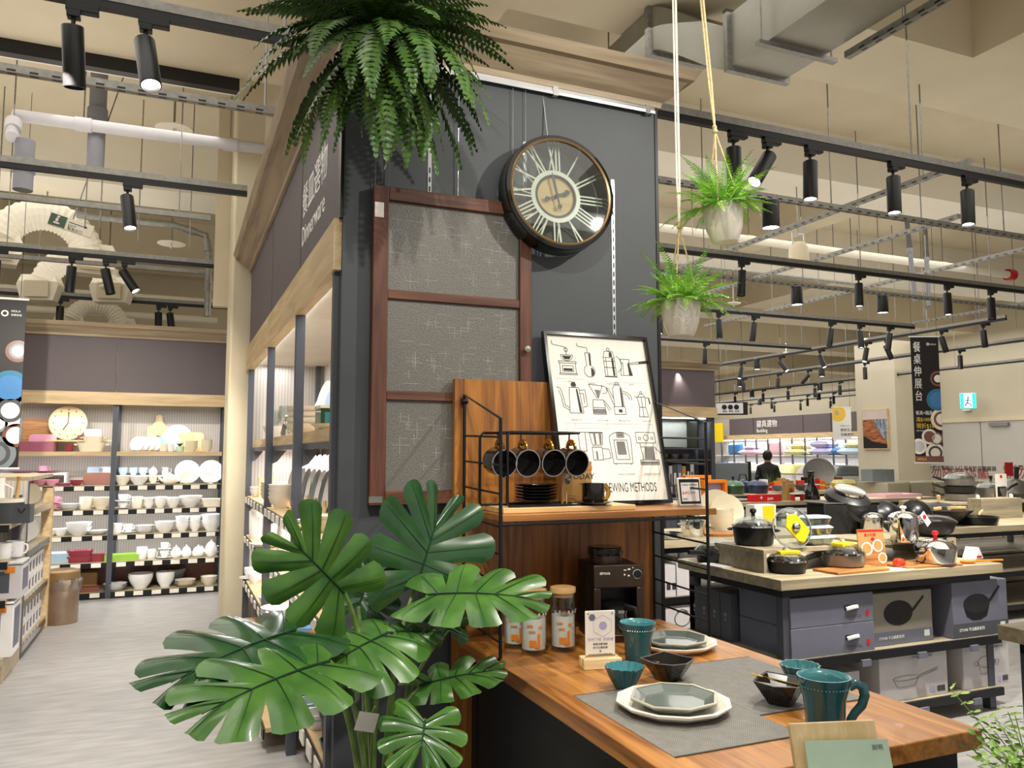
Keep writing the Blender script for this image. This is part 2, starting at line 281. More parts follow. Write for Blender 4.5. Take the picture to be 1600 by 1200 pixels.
# ---------------- dinnerware shelving behind the feature wall
PX = .56
du = thing('dinnerware_shelving', 'tall dinnerware shelving with oak header and slate posts behind the grey wall', 'shelving', (PX, 5.2, 0))
def dp(name, b, m, **k):
    b.v = [(x-PX, y-5.2, z) for x, y, z in b.v]; return obj(name, b, m, du, **k)
POSTS = (7.17, 5.61, 4.24, 3.165)
for i, y in enumerate(POSTS):
    dp('upright', B().box(PX, PX+.045, y-.025, y+.025, 0, 2.24), 'post'); dp('rear_upright', B().box(1.13, 1.17, y-.03, y+.03, 0, 2.3), 'post')
for y0, y1 in ((3.11, 4.225), (4.245, 5.6), (5.62, 7.36)): dp('header_panel', B().box(PX+.015, PX+.04, y0, y1, 2.43, 3.13), 'taupe')
dp('header_back', B().box(PX+.04, PX+.05, 3.11, 7.36, 2.4, 3.13), 'black')
dp('header_beam', B().box(PX-.012, PX+.045, 3.105, 7.36, 2.225, 2.432), 'oakv')
for y0, y1 in ((3.14, 4.6), (4.605, 5.9), (5.905, 7.26)): dp('soffit_panel', B().box(PX+.045, 1.2, y0, y1, 2.28, 2.31), 'soffit')
dp('led_strip', B().box(PX+.05, PX+.07, 3.2, 7.2, 2.262, 2.278), 'led')
dp('rear_panel', B().box(1.2, 1.22, 3.14, 7.26, 0, 3.1), 'liner_y'); dp('end_panel', B().box(PX+.03, 1.2, 7.24, 7.26, 0, 2.3), 'liner')
SHZ = (1.145, .82, .46, .30)
for i in range(3):
    y1, y0 = POSTS[i]-.03, POSTS[i+1]+.03
    sh_ = dp('wood_shelf', B().box(PX+.05, 1.2, y0, y1, 1.555, 1.612), 'oakv'); dp('shelf_bar', B().box(PX+.045, PX+.06, y0, y1, 1.525, 1.554), 'post')
    for z in (1.145, .82, .46 if i < 2 else .56, .30 if i == 2 else .13):
        xo = .0 if z > .2 else -.11
        s_ = dp('shelf_board', B().box(PX+xo+.012, 1.2, y0, y1, z-.022, z), 'oakv')
        b = B().box(xo, xo+.008, y0-5.2, y1-5.2, z-.055, z-.004); ps = obj('price_strip', b, 'black_metal', s_, loc=(0, 0, 0))
        n = 6 if z > .4 else 5; hs = .045 if z > .4 else .06
        for k in range(n):
            yy = y0+(k+.5)*(y1-y0)/n-5.2; t = obj('price_tag', B().box(xo-.008, xo-.001, yy-.055, yy+.055, z-.006-hs, z-.004), 'paper', s_)
    for z in (1.525, 1.123, .80):
        for y, sg in ((y1, -1), (y0, 1)): dp('bracket', B().prism([(0, 0), (.0, -.09), (.03, -.075), (.09, 0)], -.004, .004, M=Matrix.Translation((PX+.045, y+sg*.006, z)) @ Matrix.Rotation(R(90), 4, 'X')), 'post')
area((PX+.22, 5.2, 2.262), (0, 0, 0), .25, 4.0, 18, (.97, .98, 1))
area((PX+.3, 5.2, 1.50), (0, 0, 0), .2, 3.9, 22, (.97, .98, 1))  # fill lamps added below the boards to brighten the ware inside
area((PX+.3, 5.2, 1.11), (0, 0, 0), .2, 3.9, 18, (.97, .98, 1)); area((PX+.3, 5.2, .78), (0, 0, 0), .2, 3.9, 17, (.97, .98, 1))
# ---------------- shelving across the end of the aisle
BY = 9.4
bu = thing('tableware_shelving', 'tableware shelving with taupe header across the end of the aisle', 'shelving', (-.6, BY, 0))
def bp_(name, b, m, parent=None, **k):
    b.v = [(x+.6, y-BY, z) for x, y, z in b.v]; return obj(name, b, m, parent or bu, **k)
for x0, x1 in ((-1.95, -.615), (-.605, .56)): bp_('header_panel', B().box(x0, x1, BY-.02, BY+.02, 2.14, 2.74), 'taupe')
bp_('header_beam', B().box(-1.95, .6, BY-.05, BY+.03, 2.02, 2.15), 'oakh')
k = len(CP); vs = []
for x in (-1.95, .6): vs += [(x, BY-.02-d*.9, 2.735+h*.9) for d, h in CP]
bp_('crown', B().add(vs, [(j, (j+1) % k, k+(j+1) % k, k+j) for j in range(k)]+[tuple(range(k)), tuple(range(k, 2*k))]), 'crown_w')
bp_('rear_panel', B().box(-1.95, .6, BY+.5, BY+.52, 0, 2.8), 'liner')
BX = (-1.78, -.6, .5)
for x in BX:
    bp_('upright', B().box(x-.025, x+.025, BY, BY+.05, 0, 2.03), 'post')
    pu = bp_('rear_upright', B().box(x-.03, x+.03, BY+.45, BY+.5, 0, 2.1), 'post')
BZ = (1.525, 1.17, .92, .655, .375, .07)
for i in range(2):
    x0, x1 = BX[i]+.027, BX[i+1]-.027
    bp_('wood_shelf', B().box(x0, x1, BY-.01, BY+.5, 1.48, 1.525), 'oakh')
    for z in BZ[1:]:
        s_ = bp_('shelf_board', B().box(x0, x1, BY, BY+.5, z-.02, z), 'ash_t')
        bp_('price_strip', B().box(x0, x1, BY-.012, BY, z-.055, z-.004), 'black_metal', s_)
        for q in range(6):
            xx = x0+(q+.5)*(x1-x0)/6; bp_('price_tag', B().box(xx-.045, xx+.045, BY-.02, BY-.0125, z-.05, z-.006), 'paper', s_)
bp_('kick_panel', B().box(-1.78, .5, BY+.005, BY+.03, 0, .015), 'black'); bp_('base_back', B().box(-1.78, .5, BY+.46, BY+.49, .08, .36), 'brownc')
area((-.65, BY+.14, 2.0), (0, 0, 0), 2.2, .2, 7, (.97, .98, 1))
for z in (1.47, 1.14, .89, .62): area((-.65, BY+.06, z), (R(20), 0, 0), 2.1, .06, 5, (.97, .98, 1))
# ================================================================ ceiling services
TZ = 3.4
ORD = ('first', 'second', 'third', 'fourth', 'fifth', 'sixth', 'seventh', 'eighth', 'ninth', 'tenth')
def channel(axis, pos, a, b, lab, black=True, z=TZ, rods=2.0, slots=False, skip=()):
    t = thing('lighting_track' if black else 'strut_channel', lab, 'track' if black else 'channel', (0, 0, 0))
    def bx(lo, hi, w0, w1, z0, z1): return B().box(lo, hi, pos+w0, pos+w1, z0, z1) if axis == 0 else B().box(pos+w0, pos+w1, lo, hi, z0, z1)
    obj('strut', bx(a, b, -.021, .021, z+.02, z+.062), 'galv', t)
    if black: obj('rail', bx(a, b, -.018, .018, z-.015, z+.02), 'black_metal', t)
    if slots:
        bb = B(); q = a+.05
        while q < b-.05: bb.join(bx(q, q+.04, -.022, -.0205, z+.026, z+.036)); bb.join(bx(q, q+.04, -.007, .007, z+.0188, z+.0196)); q += .1
        obj('slots', bb, 'black', t)['kind'] = 'stuff'
    q = a+.4
    while q < b:
        p = (q, pos) if axis == 0 else (pos, q)
        if not any(lo < q < hi for lo, hi in skip): obj('rod', B().tube([(*p, z+.05), (*p, ZC)], .006, 5), 'galv', t)
        q += rods
    return t
channel(0, 3.65, -4, 12, 'black track on a strut channel just behind the grey clock wall', skip=((2.3, 3.9),))
channel(0, 4.55, -4, .5, 'bare grey strut channel over the aisle in front of the cream column', False, slots=True)
channel(0, 4.65, 2.3, 12, 'bare slotted strut channel behind the first track over the cookware', False, slots=True)
channel(0, 6.0, -4, .42, 'black track crossing the aisle second from the camera', rods=2.2); channel(0, 6.16, 2.2, 14, 'black track second behind the grey wall over the cookware')
channel(0, 6.88, -4, .2, 'bare strut with a free end over the tableware aisle', False); channel(0, 7.0, 2.2, 14, 'bare grey strut carrying square downlights over the cookware', False, slots=True)
channel(0, 8.5, -4, .5, 'black track with three spotlights over the tableware aisle'); channel(0, 8.6, 2.3, 10.25, 'black track third behind the grey wall ending at the crossing track')
channel(0, 9.0, -4, .52, 'bare strut close behind the track with three spotlights', False); channel(0, 10.9, -4, .6, 'black track above the taupe tableware header'); channel(0, 11.1, 6.0, 10.6, 'short black track fourth behind the grey wall')
channel(1, 10.75, 7.5, 16, 'black track running away from the camera beside the hanging banner'); channel(1, 13.1, 8.3, 24, 'black track running away second from the hanging banner'); channel(1, 16.0, 10, 26, 'black track running away third from the hanging banner'); channel(1, 18.7, 16, 26.5, 'black track running away nearest the bedding wall'); channel(1, 20.3, 17, 26.5, 'last black track just in front of the bedding header')
channel(1, 3.6, 1.5, 3.4, 'slotted strut running along the big air duct', False, z=3.82, slots=True, rods=1.1); channel(1, 5.3, 3.9, 9, 'slotted strut crossing above the second cookware track', False, z=3.6, slots=True, rods=3)
channel(1, 8.2, 5.0, 11, 'slotted strut crossing above the pipes over the cookware', False, z=3.62, slots=True, rods=3); channel(1, 6.6, 5.0, 12, 'slotted strut crossing behind the hanging fern pots', False, z=3.65, slots=True, rods=3); channel(1, 11.6, 6.0, 10.2, 'pale strut crossing in front of the cream end wall', False, z=3.7, slots=True, rods=3)
# ---- track spotlights
sp_protos = {}
def spot_proto():
    t = thing('track_spotlight', '', 'spotlight'); 
    obj('adapter', B().box(-.055, .055, -.017, .017, -.03, 0).box(-.05, -.005, -.02, .02, -.055, -.03), 'black_metal', t, bevel=.003)
    obj('stem', B().tube([(-.028, 0, -.05), (-.028, 0, -.115)], .008, 8).tube([(-.028, -.02, -.115), (-.028, .02, -.115)], .012, 8), 'black_metal', t)
    bd = obj('housing', B().lathe([(0, .1), (.036, .1), (.038, .097), (.038, -.118), (.034, -.12), (.032, -.1), (0, -.1)], 20), 'black_metal', t, loc=(0, 0, -.185))
    obj('lens', B().lathe([(0, -.108), (.033, -.108), (.033, -.103), (0, -.103)], 16), 'lens', bd)
    return t
def down_proto():
    t = thing('downlight', '', 'downlight')
    obj('bracket', B().box(-.06, .06, -.025, .025, -.012, 0), 'galv', t)
    bd = obj('housing', B().lathe([(0, -.012), (.056, -.012), (.058, -.016), (.058, -.19), (.054, -.192), (.052, -.175), (0, -.175)], 24), 'black_metal', t)
    obj('lens', B().lathe([(0, -.186), (.0515, -.186), (.0515, -.178), (0, -.178)], 20), 'lens_w', bd); return t
def place_fix(kind, loc, lab, grp, tilt=0, lean=0, rz=0, dim=False):
    key = kind+('d' if dim else '')
    if key not in sp_protos:
        o = spot_proto() if kind == 's' else down_proto(); sp_protos[key] = o
        if dim:
            for c in o.children_recursive:
                if c.name.startswith('lens'): c.data.materials[0] = MT['lens_dim']
        first = True
    else: o = copy_tree(sp_protos[key]); first = False
    o.location = loc; o.scale = (1.14, 1.14, 1.14); o.rotation_euler = (0, 0, rz); o['label'] = lab; o['group'] = grp
    for c in o.children:
        if c.name.startswith('housing') and kind == 's':
            c.rotation_euler = (R(lean), R(tilt), 0)
            v = Euler((R(lean), R(tilt), 0)).to_matrix() @ Vector((0, 0, -.075)); c.location = Vector((-.028+.048*(1 if tilt <= 0 else -1)*0, 0, -.112))+v
    return o
# (pixel x, tilt about the track's normal, lean, kind, dim lens)
rows = [
 (0, 3.65, 'track just behind the grey clock wall', [(128, -3, -12, 's', 1), (240, -9, 20, 's', 0), (1153, 0, 0, 's', 1), (1206, 38, 8, 's', 0), (1272, 7, 5, 's', 0), (1401, 6, 5, 's', 0), (1516, 8, 5, 's', 0)]),
 (0, 6.0, 'second track over the tableware aisle', [(207, -8, 14, 's', 0)]),
 (0, 6.16, 'second track behind the grey wall', [(1163, 4, 0, 's', 1), (1345, 5, 4, 's', 0), (1483, 5, 4, 's', 0), (1551, 5, 4, 's', 1)]),
 (0, 8.5, 'third track over the tableware aisle', [(0, 0, 8, 's', 0), (118, 3, -6, 's', 1), (171, -14, 0, 's', 1), (200, -32, 16, 's', 0)]),
 (0, 8.6, 'third track behind the grey wall', [(1034, 3, 5, 's', 0), (1126, 0, 3, 's', 0), (1181, 10, 0, 's', 1), (1301, 12, 0, 's', 1), (1346, 2, 6, 's', 0), (1392, 11, 0, 's', 1)]),
 (0, 10.9, 'track above the taupe tableware header', [(99, 0, 0, 's', 1), (252, -2, 0, 's', 1), (270, -8, 8, 's', 0)]),
 (0, 11.1, 'short track behind the hanging fern pots', [(1104, 3, 0, 's', 1)]),
 (0, 4.65, 'bare strut behind the first track', [(1204, 0, 0, 'd', 0)]),
 (0, 7.0, 'strut over the cookware', [(1379, 0, 0, 'd', 0), (1245, 0, 0, 'd', 0)]),
 (1, 10.75, 'track running away beside the banner', [(1161, 12, 15, 's', 0), (1183, 0, 0, 'd', 0), (1222, -35, 20, 's', 0), (1284, -20, 15, 's', 0), (1357, 12, 15, 's', 0), (1388, -20, 0, 's', 1), (1475, -14, 0, 's', 1), (1540, -4, 0, 's', 1)]),
 (1, 13.1, 'second track running away from the banner', [(1156, 0, 0, 'd', 0), (1164, 4, 0, 's', 1), (1218, 5, 0, 's', 1), (1265, 40, 0, 's', 1), (1284, 0, 0, 'd', 0), (1354, 0, 0, 's', 1), (1503, 0, 0, 's', 1)]),
 (1, 16.0, 'third track running away from the banner', [(1150, 0, 0, 's', 1), (1175, 0, 0, 'd', 0), (1194, 0, 0, 's', 1), (1233, 0, 0, 's', 1), (1275, 0, 0, 's', 1), (1281, 0, 0, 'd', 0), (1314, 0, 0, 's', 1)]),
 (1, 18.7, 'track before the bedding wall', [(1187, 0, 0, 'd', 0), (1207, 0, 0, 's', 1), (1263, 0, 0, 's', 1), (1279, 0, 0, 'd', 0), (1304, 0, 0, 's', 1)]),
 (1, 20.3, 'last track before the bedding header', [(1174, 0, 0, 's', 1), (1211, 0, 0, 's', 1), (1252, 0, 0, 's', 1), (1299, 0, 0, 's', 1)])]
for ax, pos, nm, L in rows:
    for q, (pxx, ti, le, kd, dm) in enumerate(L):
        d = ray(pxx, 540 if ax else 400)
        # intersect the vertical plane of the track at the fixture's height
        loc = None
        for yy in range(0, 700, 2):
            pt = aty(pxx, yy, pos) if ax == 0 else atx(pxx, yy, pos)
            if pt.z < TZ-.1: loc = pt; break
        if loc is None: continue
        zt = TZ-.015 if kd == 's' else TZ+.02
        lab = f"black {'spotlight' if kd == 's' else 'downlight'}, {ORD[q]} along the {nm}"
        place_fix(kd, (loc.x, loc.y, zt), lab, 'spotlights on the '+nm, ti, -le, 0 if ax == 0 else -YAW-R(20), bool(dm))
# ---- air duct
ad = thing('air_duct', 'large galvanised air duct stepping sideways above the hanging fern pots', 'duct', (3.3, 2.5, 3.9))
def dd(n, b, m, **k): b.v = [(x-3.3, y-2.5, z-3.9) for x, y, z in b.v]; return obj(n, b, m, ad, **k)
dd('duct_run', B().box(3.1, 3.53, .3, 3.85, 3.9, 4.24), 'duct')
dd('flange', B().box(3.07, 3.56, 3.83, 3.87, 3.87, 4.27), 'galv'); dd('flange', B().box(2.72, 3.18, 4.18, 4.22, 4.07, 4.395), 'galv')
n = 10; vs = []
for i in range(n+1):
    t_ = i/n; s_ = t_*t_*(3-2*t_); x0 = 3.1-.35*s_; y_ = 3.87+.31*t_; z_ = 3.9+.2*s_; vs += [(x0, y_, z_), (x0+.4, y_, z_), (x0+.4, y_, z_+.29), (x0, y_, z_+.29)]
dd('offset_bend', B().add(vs, [(i*4+j, i*4+(j+1) % 4, (i+1)*4+(j+1) % 4, (i+1)*4+j) for i in range(n) for j in range(4)]), 'duct')
dd('duct_run', B().box(2.75, 3.15, 4.22, 6.2, 4.1, 4.39), 'duct')
dd('hanger', B().tube([(3.05, 3.5, 3.87), (3.05, 3.5, ZC)], .006, 5).tube([(3.58, 3.5, 3.87), (3.58, 3.5, ZC)], .006, 5).box(3.02, 3.61, 3.48, 3.52, 3.86, 3.885), 'galv')
# ---- pipes
def pipe(name, pts, r, m, lab, cat='pipe', hang=True):
    t = thing(name, lab, cat, (0, 0, 0)); obj('pipe_run', B().tube(pts, r, 14), m, t)
    for p, q in zip(pts, pts[1:]):
        c = (Vector(p)+Vector(q))/2; d = (Vector(q)-Vector(p)).normalized()
        obj('coupling', B().tube([c-d*.06, c+d*.06], r*1.18, 14), m, t)
        if hang: obj('hanger', B().tube([c+Vector((0, 0, r)), (c.x, c.y, ZC)], .006, 5), 'galv', t)
    return t
pipe('drain_pipe', [(-1.25, 7.0, 3.95), (-1.28, 7.2, 4.2), (-.3, 7.18, 4.2), (1.0, 7.16, 4.2)], .05, 'boxlite', 'white drain pipe with an elbow across the tableware aisle ceiling')
pipe('sprinkler_pipe', [(4.6, 7.9, 4.22), (8.6, 7.93, 4.2), (11.6, 7.96, 4.2)], .055, 'ceil_white', 'long cream pipe ending in a red clamp over the cookware')
pipe('conduit', [(-1.0, 8.9, 3.9), (-.1, 8.9, 3.9), (.22, 8.9, 3.82), (.26, 8.9, 3.6), (.26, 8.9, 2.95)], .035, 'galv', 'grey conduit bending down beside the cream column', hang=False)
pipe('water_pipe', [(-2.4, 12.2, 3.7), (.5, 12.2, 3.7)], .05, 'ceil_white', 'upper cream pipe high behind the taupe tableware header'); pipe('water_pipe', [(-2.4, 12.3, 3.45), (.5, 12.3, 3.45)], .05, 'ceil_white', 'lower cream pipe high behind the taupe tableware header')
pipe('vertical_pipe', [(-.73, 7.6, 3.95), (-.73, 7.6, ZC)], .07, 'greyp', 'short grey upright pipe above the tableware aisle', hang=False)
pipe('vertical_pipe', [(-1.17, 7.05, 3.55), (-1.17, 7.05, 3.95)], .07, 'greyp', 'grey upright pipe under the white drain elbow', hang=False)
tag(obj('pipe_clamp', B().lathe([(.05, -.06), (.09, -.06), (.09, .06), (.05, .06)], 12, M=TR((11.55, 7.96, 4.2), ry=R(90))), 'redm'), 'red clamp at the end of the long cream pipe', 'clamp')
pipe('fire_pipe', [(5.0, 9.0, 4.1), (9.6, 9.0, 4.1), (9.6, 9.0, 3.7)], .03, 'galv', 'thin grey pipe dropping behind the third cookware track'); pipe('fire_pipe', [(8.83, 7.47, ZC), (9.1, 7.6, 3.55)], .03, 'greyp', 'slanting grey conduit beside the cream end wall', hang=False)
pipe('fire_pipe', [(9.6, 7.8, ZC), (9.6, 7.8, 3.55)], .03, 'greyp', 'straight grey conduit beside the slanting one', hang=False)
# ---- sprinkler discs, detector plates
def disc(p, r, lab, drop=.25):
    t = thing('sprinkler_disc', lab, 'sprinkler', p); obj('plate', B().lathe([(0, .012), (r*.2, .02), (r, .004), (r, -.004), (r*.2, .004), (0, .004)], 28), 'ceil_white', t)
    obj('head', B().lathe([(0, -.06), (.012, -.06), (.02, -.04), (.008, -.03), (.012, 0)], 10), 'steel', t); obj('drop_pipe', B().tube([(0, 0, .01), (0, 0, drop)], .012, 6), 'galv', t)
for p, r, lab, dr in ((aty(272, 202, 8.0), .17, 'round cream sprinkler disc over the white drain pipe', .35), (aty(1536, 135, 4.3), .13, 'round cream sprinkler disc in the ceiling recess by the strut', .2), (aty(268, 381, 10.2), .16, 'small round sprinkler disc above the taupe header', .5), (aty(1203, 376, 8.3), .12, 'faint round sprinkler disc behind the downlight', .5), (aty(1146, 474, 10.4), .12, 'round sprinkler disc behind the lower fern pot', .6)):
    disc(tuple(p), r, lab, ZC-p.z)
# ---- ceiling speakers, boxes, ceiling cassette
t = thing('pendant_speaker', 'cream bell shaped speaker hanging over the cookware tables', 'speaker', tuple(aty(1248, 402, 6.6)))
obj('shell', B().lathe([(0, .17), (.07, .16), (.1, .1), (.11, -.06), (.1, -.065), (.09, -.05), (0, -.05)], 24), 'cream', t); obj('bracket', B().tube([(-.08, 0, .12), (-.08, 0, .26), (.08, 0, .26), (.08, 0, .12)], .008, 6), 'steel', t); obj('hanger', B().tube([(0, 0, .26), (0, 0, ZC-t.location.z)], .006, 5), 'galv', t)
# white folded air diffuser above the aisle end
def vent(x, y, D, s, lab, rz):
    p = atd(x, y, D); t = thing('flexible_duct', lab, 'duct', tuple(p), rz)
    bb = B(); pts = []
    for i in range(40):
        a = PI*.9*i/39; pts.append((math.cos(a)*.42*s, 0, math.sin(a)*.42*s-.1))
    bb.tube(pts, [(.17 if i % 2 else .155)*s for i in range(40)], 14); obj('ribbed_hose', bb, 'ceil_white', t, smooth=20)
    for sx in (-1, 1):
        c = obj('outlet_box', B().prism([(-.2*s, -.16*s), (.2*s, -.16*s), (.26*s, .05*s), (.2*s, .18*s), (-.2*s, .18*s), (-.26*s, .05*s)], -.13*s, .1*s, M=TR((sx*.45*s, 0, -.12*s), 0, R(90))), 'ceil_white', t)
        obj('mouth', B().box(sx*.45*s-.15*s, sx*.45*s+.15*s, -.134*s, -.13*s, -.24*s, -.02*s), 'cream', c)
    obj('hanger', B().tube([(0, 0, .4*s), (0, 0, ZC-p.z)], .008, 5), 'galv', t)
vent(70, 382, 8.6, 1.0, 'white ribbed flexible duct behind the exit sign', .2); vent(120, 440, 9.6, .9, 'lower white ribbed flexible duct under the exit sign', -.25)
vent(150, 500, 10.6, .7, 'small white ribbed duct over the taupe header', .1)
def text(s, size, m, parent, M, name='lettering', ext=.0008, align='LEFT', spacing=1.0, bold=0, sx=1):
    c = bpy.data.curves.new(name, 'FONT'); c.body = s; c.size = size; c.extrude = ext; c.align_x = align; c.space_character = spacing; c.offset = bold; c.resolution_u = 2
    tmp = bpy.data.objects.new('tmp', c); COL.objects.link(tmp); dg = bpy.context.evaluated_depsgraph_get(); me = bpy.data.meshes.new_from_object(tmp.evaluated_get(dg)); bpy.data.objects.remove(tmp); bpy.data.curves.remove(c)
    me.name = name; me.materials.clear(); me.materials.append(MT[m])
    if sx != 1: me.transform(Matrix.Diagonal((sx, 1, 1, 1)))
    o = bpy.data.objects.new(name, me); COL.objects.link(o); o.parent = parent; o.matrix_local = M; return o
def face_m(p, rz=0, lean=0): return Matrix.Translation(Vector(p)) @ Matrix.Rotation(rz, 4, 'Z') @ Matrix.Rotation(R(90)-lean, 4, 'X')
# exit sign over the aisle
p = aty(111, 352, 7.6); t = thing('exit_sign', 'cream and green exit arrow sign hanging over the aisle', 'sign', tuple(p), R(0), rot=(0, R(14), R(5)))
obj('panel', B().box(-.17, .17, -.012, .012, -.055, .055), 'ceil_white', t, bevel=.003); obj('green_field', B().box(-.165, -.04, -.014, -.0125, -.05, .05), 'dkgreen', t)
obj('runner', B().box(-.12, -.1, -.016, -.0145, -.01, .02).box(-.13, -.085, -.016, -.0145, -.03, -.015).box(-.115, -.095, -.016, -.0145, .026, .042), 'paper', t)
obj('arrow', B().box(-.02, .1, -.0145, -.0125, .016, .021).prism([(.1, .006), (.1, .032), (.125, .0185)], .0125, .0145, M=Matrix.Rotation(R(90), 4, 'X')), 'ink', t)
text('EXIT', .03, 'dkgreen', t, face_m((-.02, -.0126, -.018))); text('緊急出口', .03, 'dkgreen', t, face_m((-.02, -.0126, -.046))); obj('hanger', B().tube([(0, 0, .055), (0, 0, ZC-p.z-.05)], .006, 5), 'galv', t)
# rods hanging free from the slab, grouped as hanger rods
for q, (x, y, Y) in enumerate(((140, 200, 7.6), (163, 210, 7.6), (222, 220, 8.3), (285, 180, 7.0), (302, 220, 8.0), (357, 240, 8.2), (1205, 420, 8.9), (1330, 390, 8.2), (1372, 380, 8.3), (1395, 400, 8.6), (1437, 350, 8.3), (1440, 350, 8.4), (1520, 390, 8.2), (1582, 400, 8.2))):
    pp = aty(x, y, Y); tag(obj('hanger_rod', B().tube([(pp.x, pp.y, 3.45), (pp.x, pp.y, ZC)], .006, 5), 'galv'), f"thin steel hanger rod, {ORD[q] if q < 6 else ORD[q-6]} {'over the tableware aisle' if x < 500 else 'over the cookware tables'}", 'rod', 'hanger rods over the aisle' if x < 500 else 'hanger rods over the cookware')
# ================================================================ display table and wire shelf
TT = .79
def local(b, o): b.v = [(x-o[0], y-o[1], z-o[2]) for x, y, z in b.v]; return b
t = thing('display_table', 'long walnut display table on black frame holding place settings', 'table', (1.49, 2.25, 0)); O = (1.49, 2.25, 0)
tb = obj('table_top', local(B().box(1.035, 1.95, 1.485, 2.985, TT-.048, TT), O), 'walnut_t', t, bevel=.003)
obj('apron', local(B().box(1.075, 1.91, 1.53, 1.57, TT-.13, TT-.048).box(1.075, 1.115, 1.57, 2.93, TT-.13, TT-.048).box(1.87, 1.91, 1.57, 2.93, TT-.13, TT-.048), O), 'black_metal', t)
for x in (1.075, 1.86):
    for y in (1.53, 2.89): obj('leg', local(B().box(x, x+.05, y, y+.05, 0, TT-.13), O), 'black_metal', t)
obj('lower_shelf', local(B().box(1.125, 1.86, 1.58, 2.89, .12, .15), O), 'black', t); obj('side_panel', local(B().box(1.08, 1.10, 1.58, 2.89, .15, TT-.13), O), 'black', t)
bpn = thing('back_panel', 'tall walnut back panel standing behind the wire shelf', 'panel', (1.49, 3.0, 0))
for i in range(4):
    x0 = -.47+i*.23; obj('plank', B().box(x0, x0+.2295, 0, .03, .0, 1.80), 'walnut', bpn)
ws = thing('wire_shelf', 'black wire ladder shelf with a walnut board standing on the table', 'shelf', (1.49, 2.8, TT)); O = (1.49, 2.8, TT)
def rod(pts, r=.0055, n=8): return B().tube(pts, r, n)
for x in (1.055, 1.93):
    up = obj('side_ladder', local(rod([(x, 2.62, TT), (x, 2.60, TT+.01), (x, 2.60, 1.625), (x, 2.985, 1.735), (x, 2.985, TT)], .0065), O), 'black_metal', ws)
    for z in (1.56, 1.46, 1.36, 1.245, 1.15, 1.05, .95, .85): obj('rung', local(rod([(x, 2.60, z), (x, 2.985, z+.012)], .004, 6), O), 'black_metal', ws)
    obj('hook', local(B().lathe([(0, -.012), (.012, -.012), (.012, .012), (0, .012)], 12, M=TR((x, 2.985, 1.71), 0, 0, R(90))), O), 'black_metal', ws)
obj('shelf_board', local(B().box(1.063, 1.975, 2.60, 2.975, 1.262, 1.287), O), 'walnut_x', ws, bevel=.002)
obj('shelf_bar', local(rod([(1.055, 2.605, 1.252), (1.93, 2.605, 1.252)], .006), O), 'black_metal', ws)
SZ = 1.287
# bamboo board and mug rack
tag(obj('serving_board', B().box(-.275, .275, -.105, .105, 0, .02), 'bamboo', loc=(1.355, 2.745, SZ), bevel=.003), 'pale bamboo serving board under the mug rack', 'board')
RZ = SZ+.02
rk = thing('mug_rack', 'black wire mug rack with hooks standing on the bamboo board', 'rack', (1.2, 2.72, RZ)); O = (1.2, 2.72, RZ)
def bend(pts): return pts
obj('frame', local(B().tube([(1.40, 2.665, RZ+.005), (1.115, 2.665, RZ+.005), (1.108, 2.665, RZ+.012), (1.108, 2.665, RZ+.262), (1.118, 2.665, RZ+.272), (1.40, 2.665, RZ+.272)], .0055, 8)
    .tube([(1.40, 2.80, RZ+.005), (1.06, 2.80, RZ+.005), (1.052, 2.80, RZ+.012), (1.052, 2.80, RZ+.258), (1.065, 2.80, RZ+.272), (1.40, 2.80, RZ+.272)], .0055, 8)
    .tube([(1.40, 2.665, RZ+.005), (1.40, 2.80, RZ+.005)], .0055, 8).tube([(1.115, 2.665, RZ+.272), (1.075, 2.80, RZ+.272)], .004, 8).tube([(1.40, 2.665, RZ+.272), (1.40, 2.80, RZ+.272)], .0055, 8), O), 'black_metal', rk)
MX = [aty(p, 716, 2.69).x for p in (797, 833, 873, 909)]
for x in MX: obj('hook', local(B().tube([(x-.03, 2.735, RZ+.272), (x-.03, 2.735, RZ+.235), (x-.03, 2.728, RZ+.226), (x-.03, 2.715, RZ+.226), (x-.03, 2.708, RZ+.236)], .003, 6).tube([(x-.03, 2.665, RZ+.27), (x-.03, 2.80, RZ+.27)], .003, 6), O), 'black_metal', rk)
def mug_parts(t, r, h, m, hm, rim, hr=.032, M=None, min_=None):
    obj('cup_body', B().lathe([(0, 0), (r*.8, 0), (r*.93, h*.04), (r, h*.15), (r, h), (r*.94, h), (r*.93, h*.1), (0, h*.06)], 32, M=M), m, t)
    obj('rim', B().lathe([(r*.93, h-.0005), (r*.93, h+.0012), (r*1.008, h+.0012), (r*1.008, h-.002)], 32, M=M), rim, t)
    pts = [(r*.98+hr*1.0*math.sin(a)*1.0, 0, h*.52+hr*1.15*math.cos(a)) for a in [PI*i/10 for i in range(11)]]
    obj('handle', B().tube(pts, .0062, 8, M=M, flat=1.5), hm, t)
    return t
names = ('beside the rack frame', 'second along the hooks', 'third along the hooks', 'at the open end of the rack')
for i, x in enumerate(MX):
    # mouth towards the aisle, handle upwards on the hook
    ax = Vector((.06, -1, -.13)).normalized()
    zc = RZ+.165; t = thing('hanging_mug', f'black gold handled mug hanging {names[i]}', 'mug', (x-.03, 2.72, zc-.04), group='black mugs on the rack')
    zax = ax; hx = Vector((-.05, 0, 1)); hx = (hx-zax*hx.dot(zax)).normalized(); yv = zax.cross(hx); h = .095
    M = Matrix((( hx.x, yv.x, zax.x, 0), (hx.y, yv.y, zax.y, 0), (hx.z, yv.z, zax.z, 0), (0, 0, 0, 1)))
    M = Matrix.Translation(Vector((0, 0, .04))-zax*h*.52) @ M
    mug_parts(t, .051, h, 'blackc', 'gold', 'steel', .026, M)
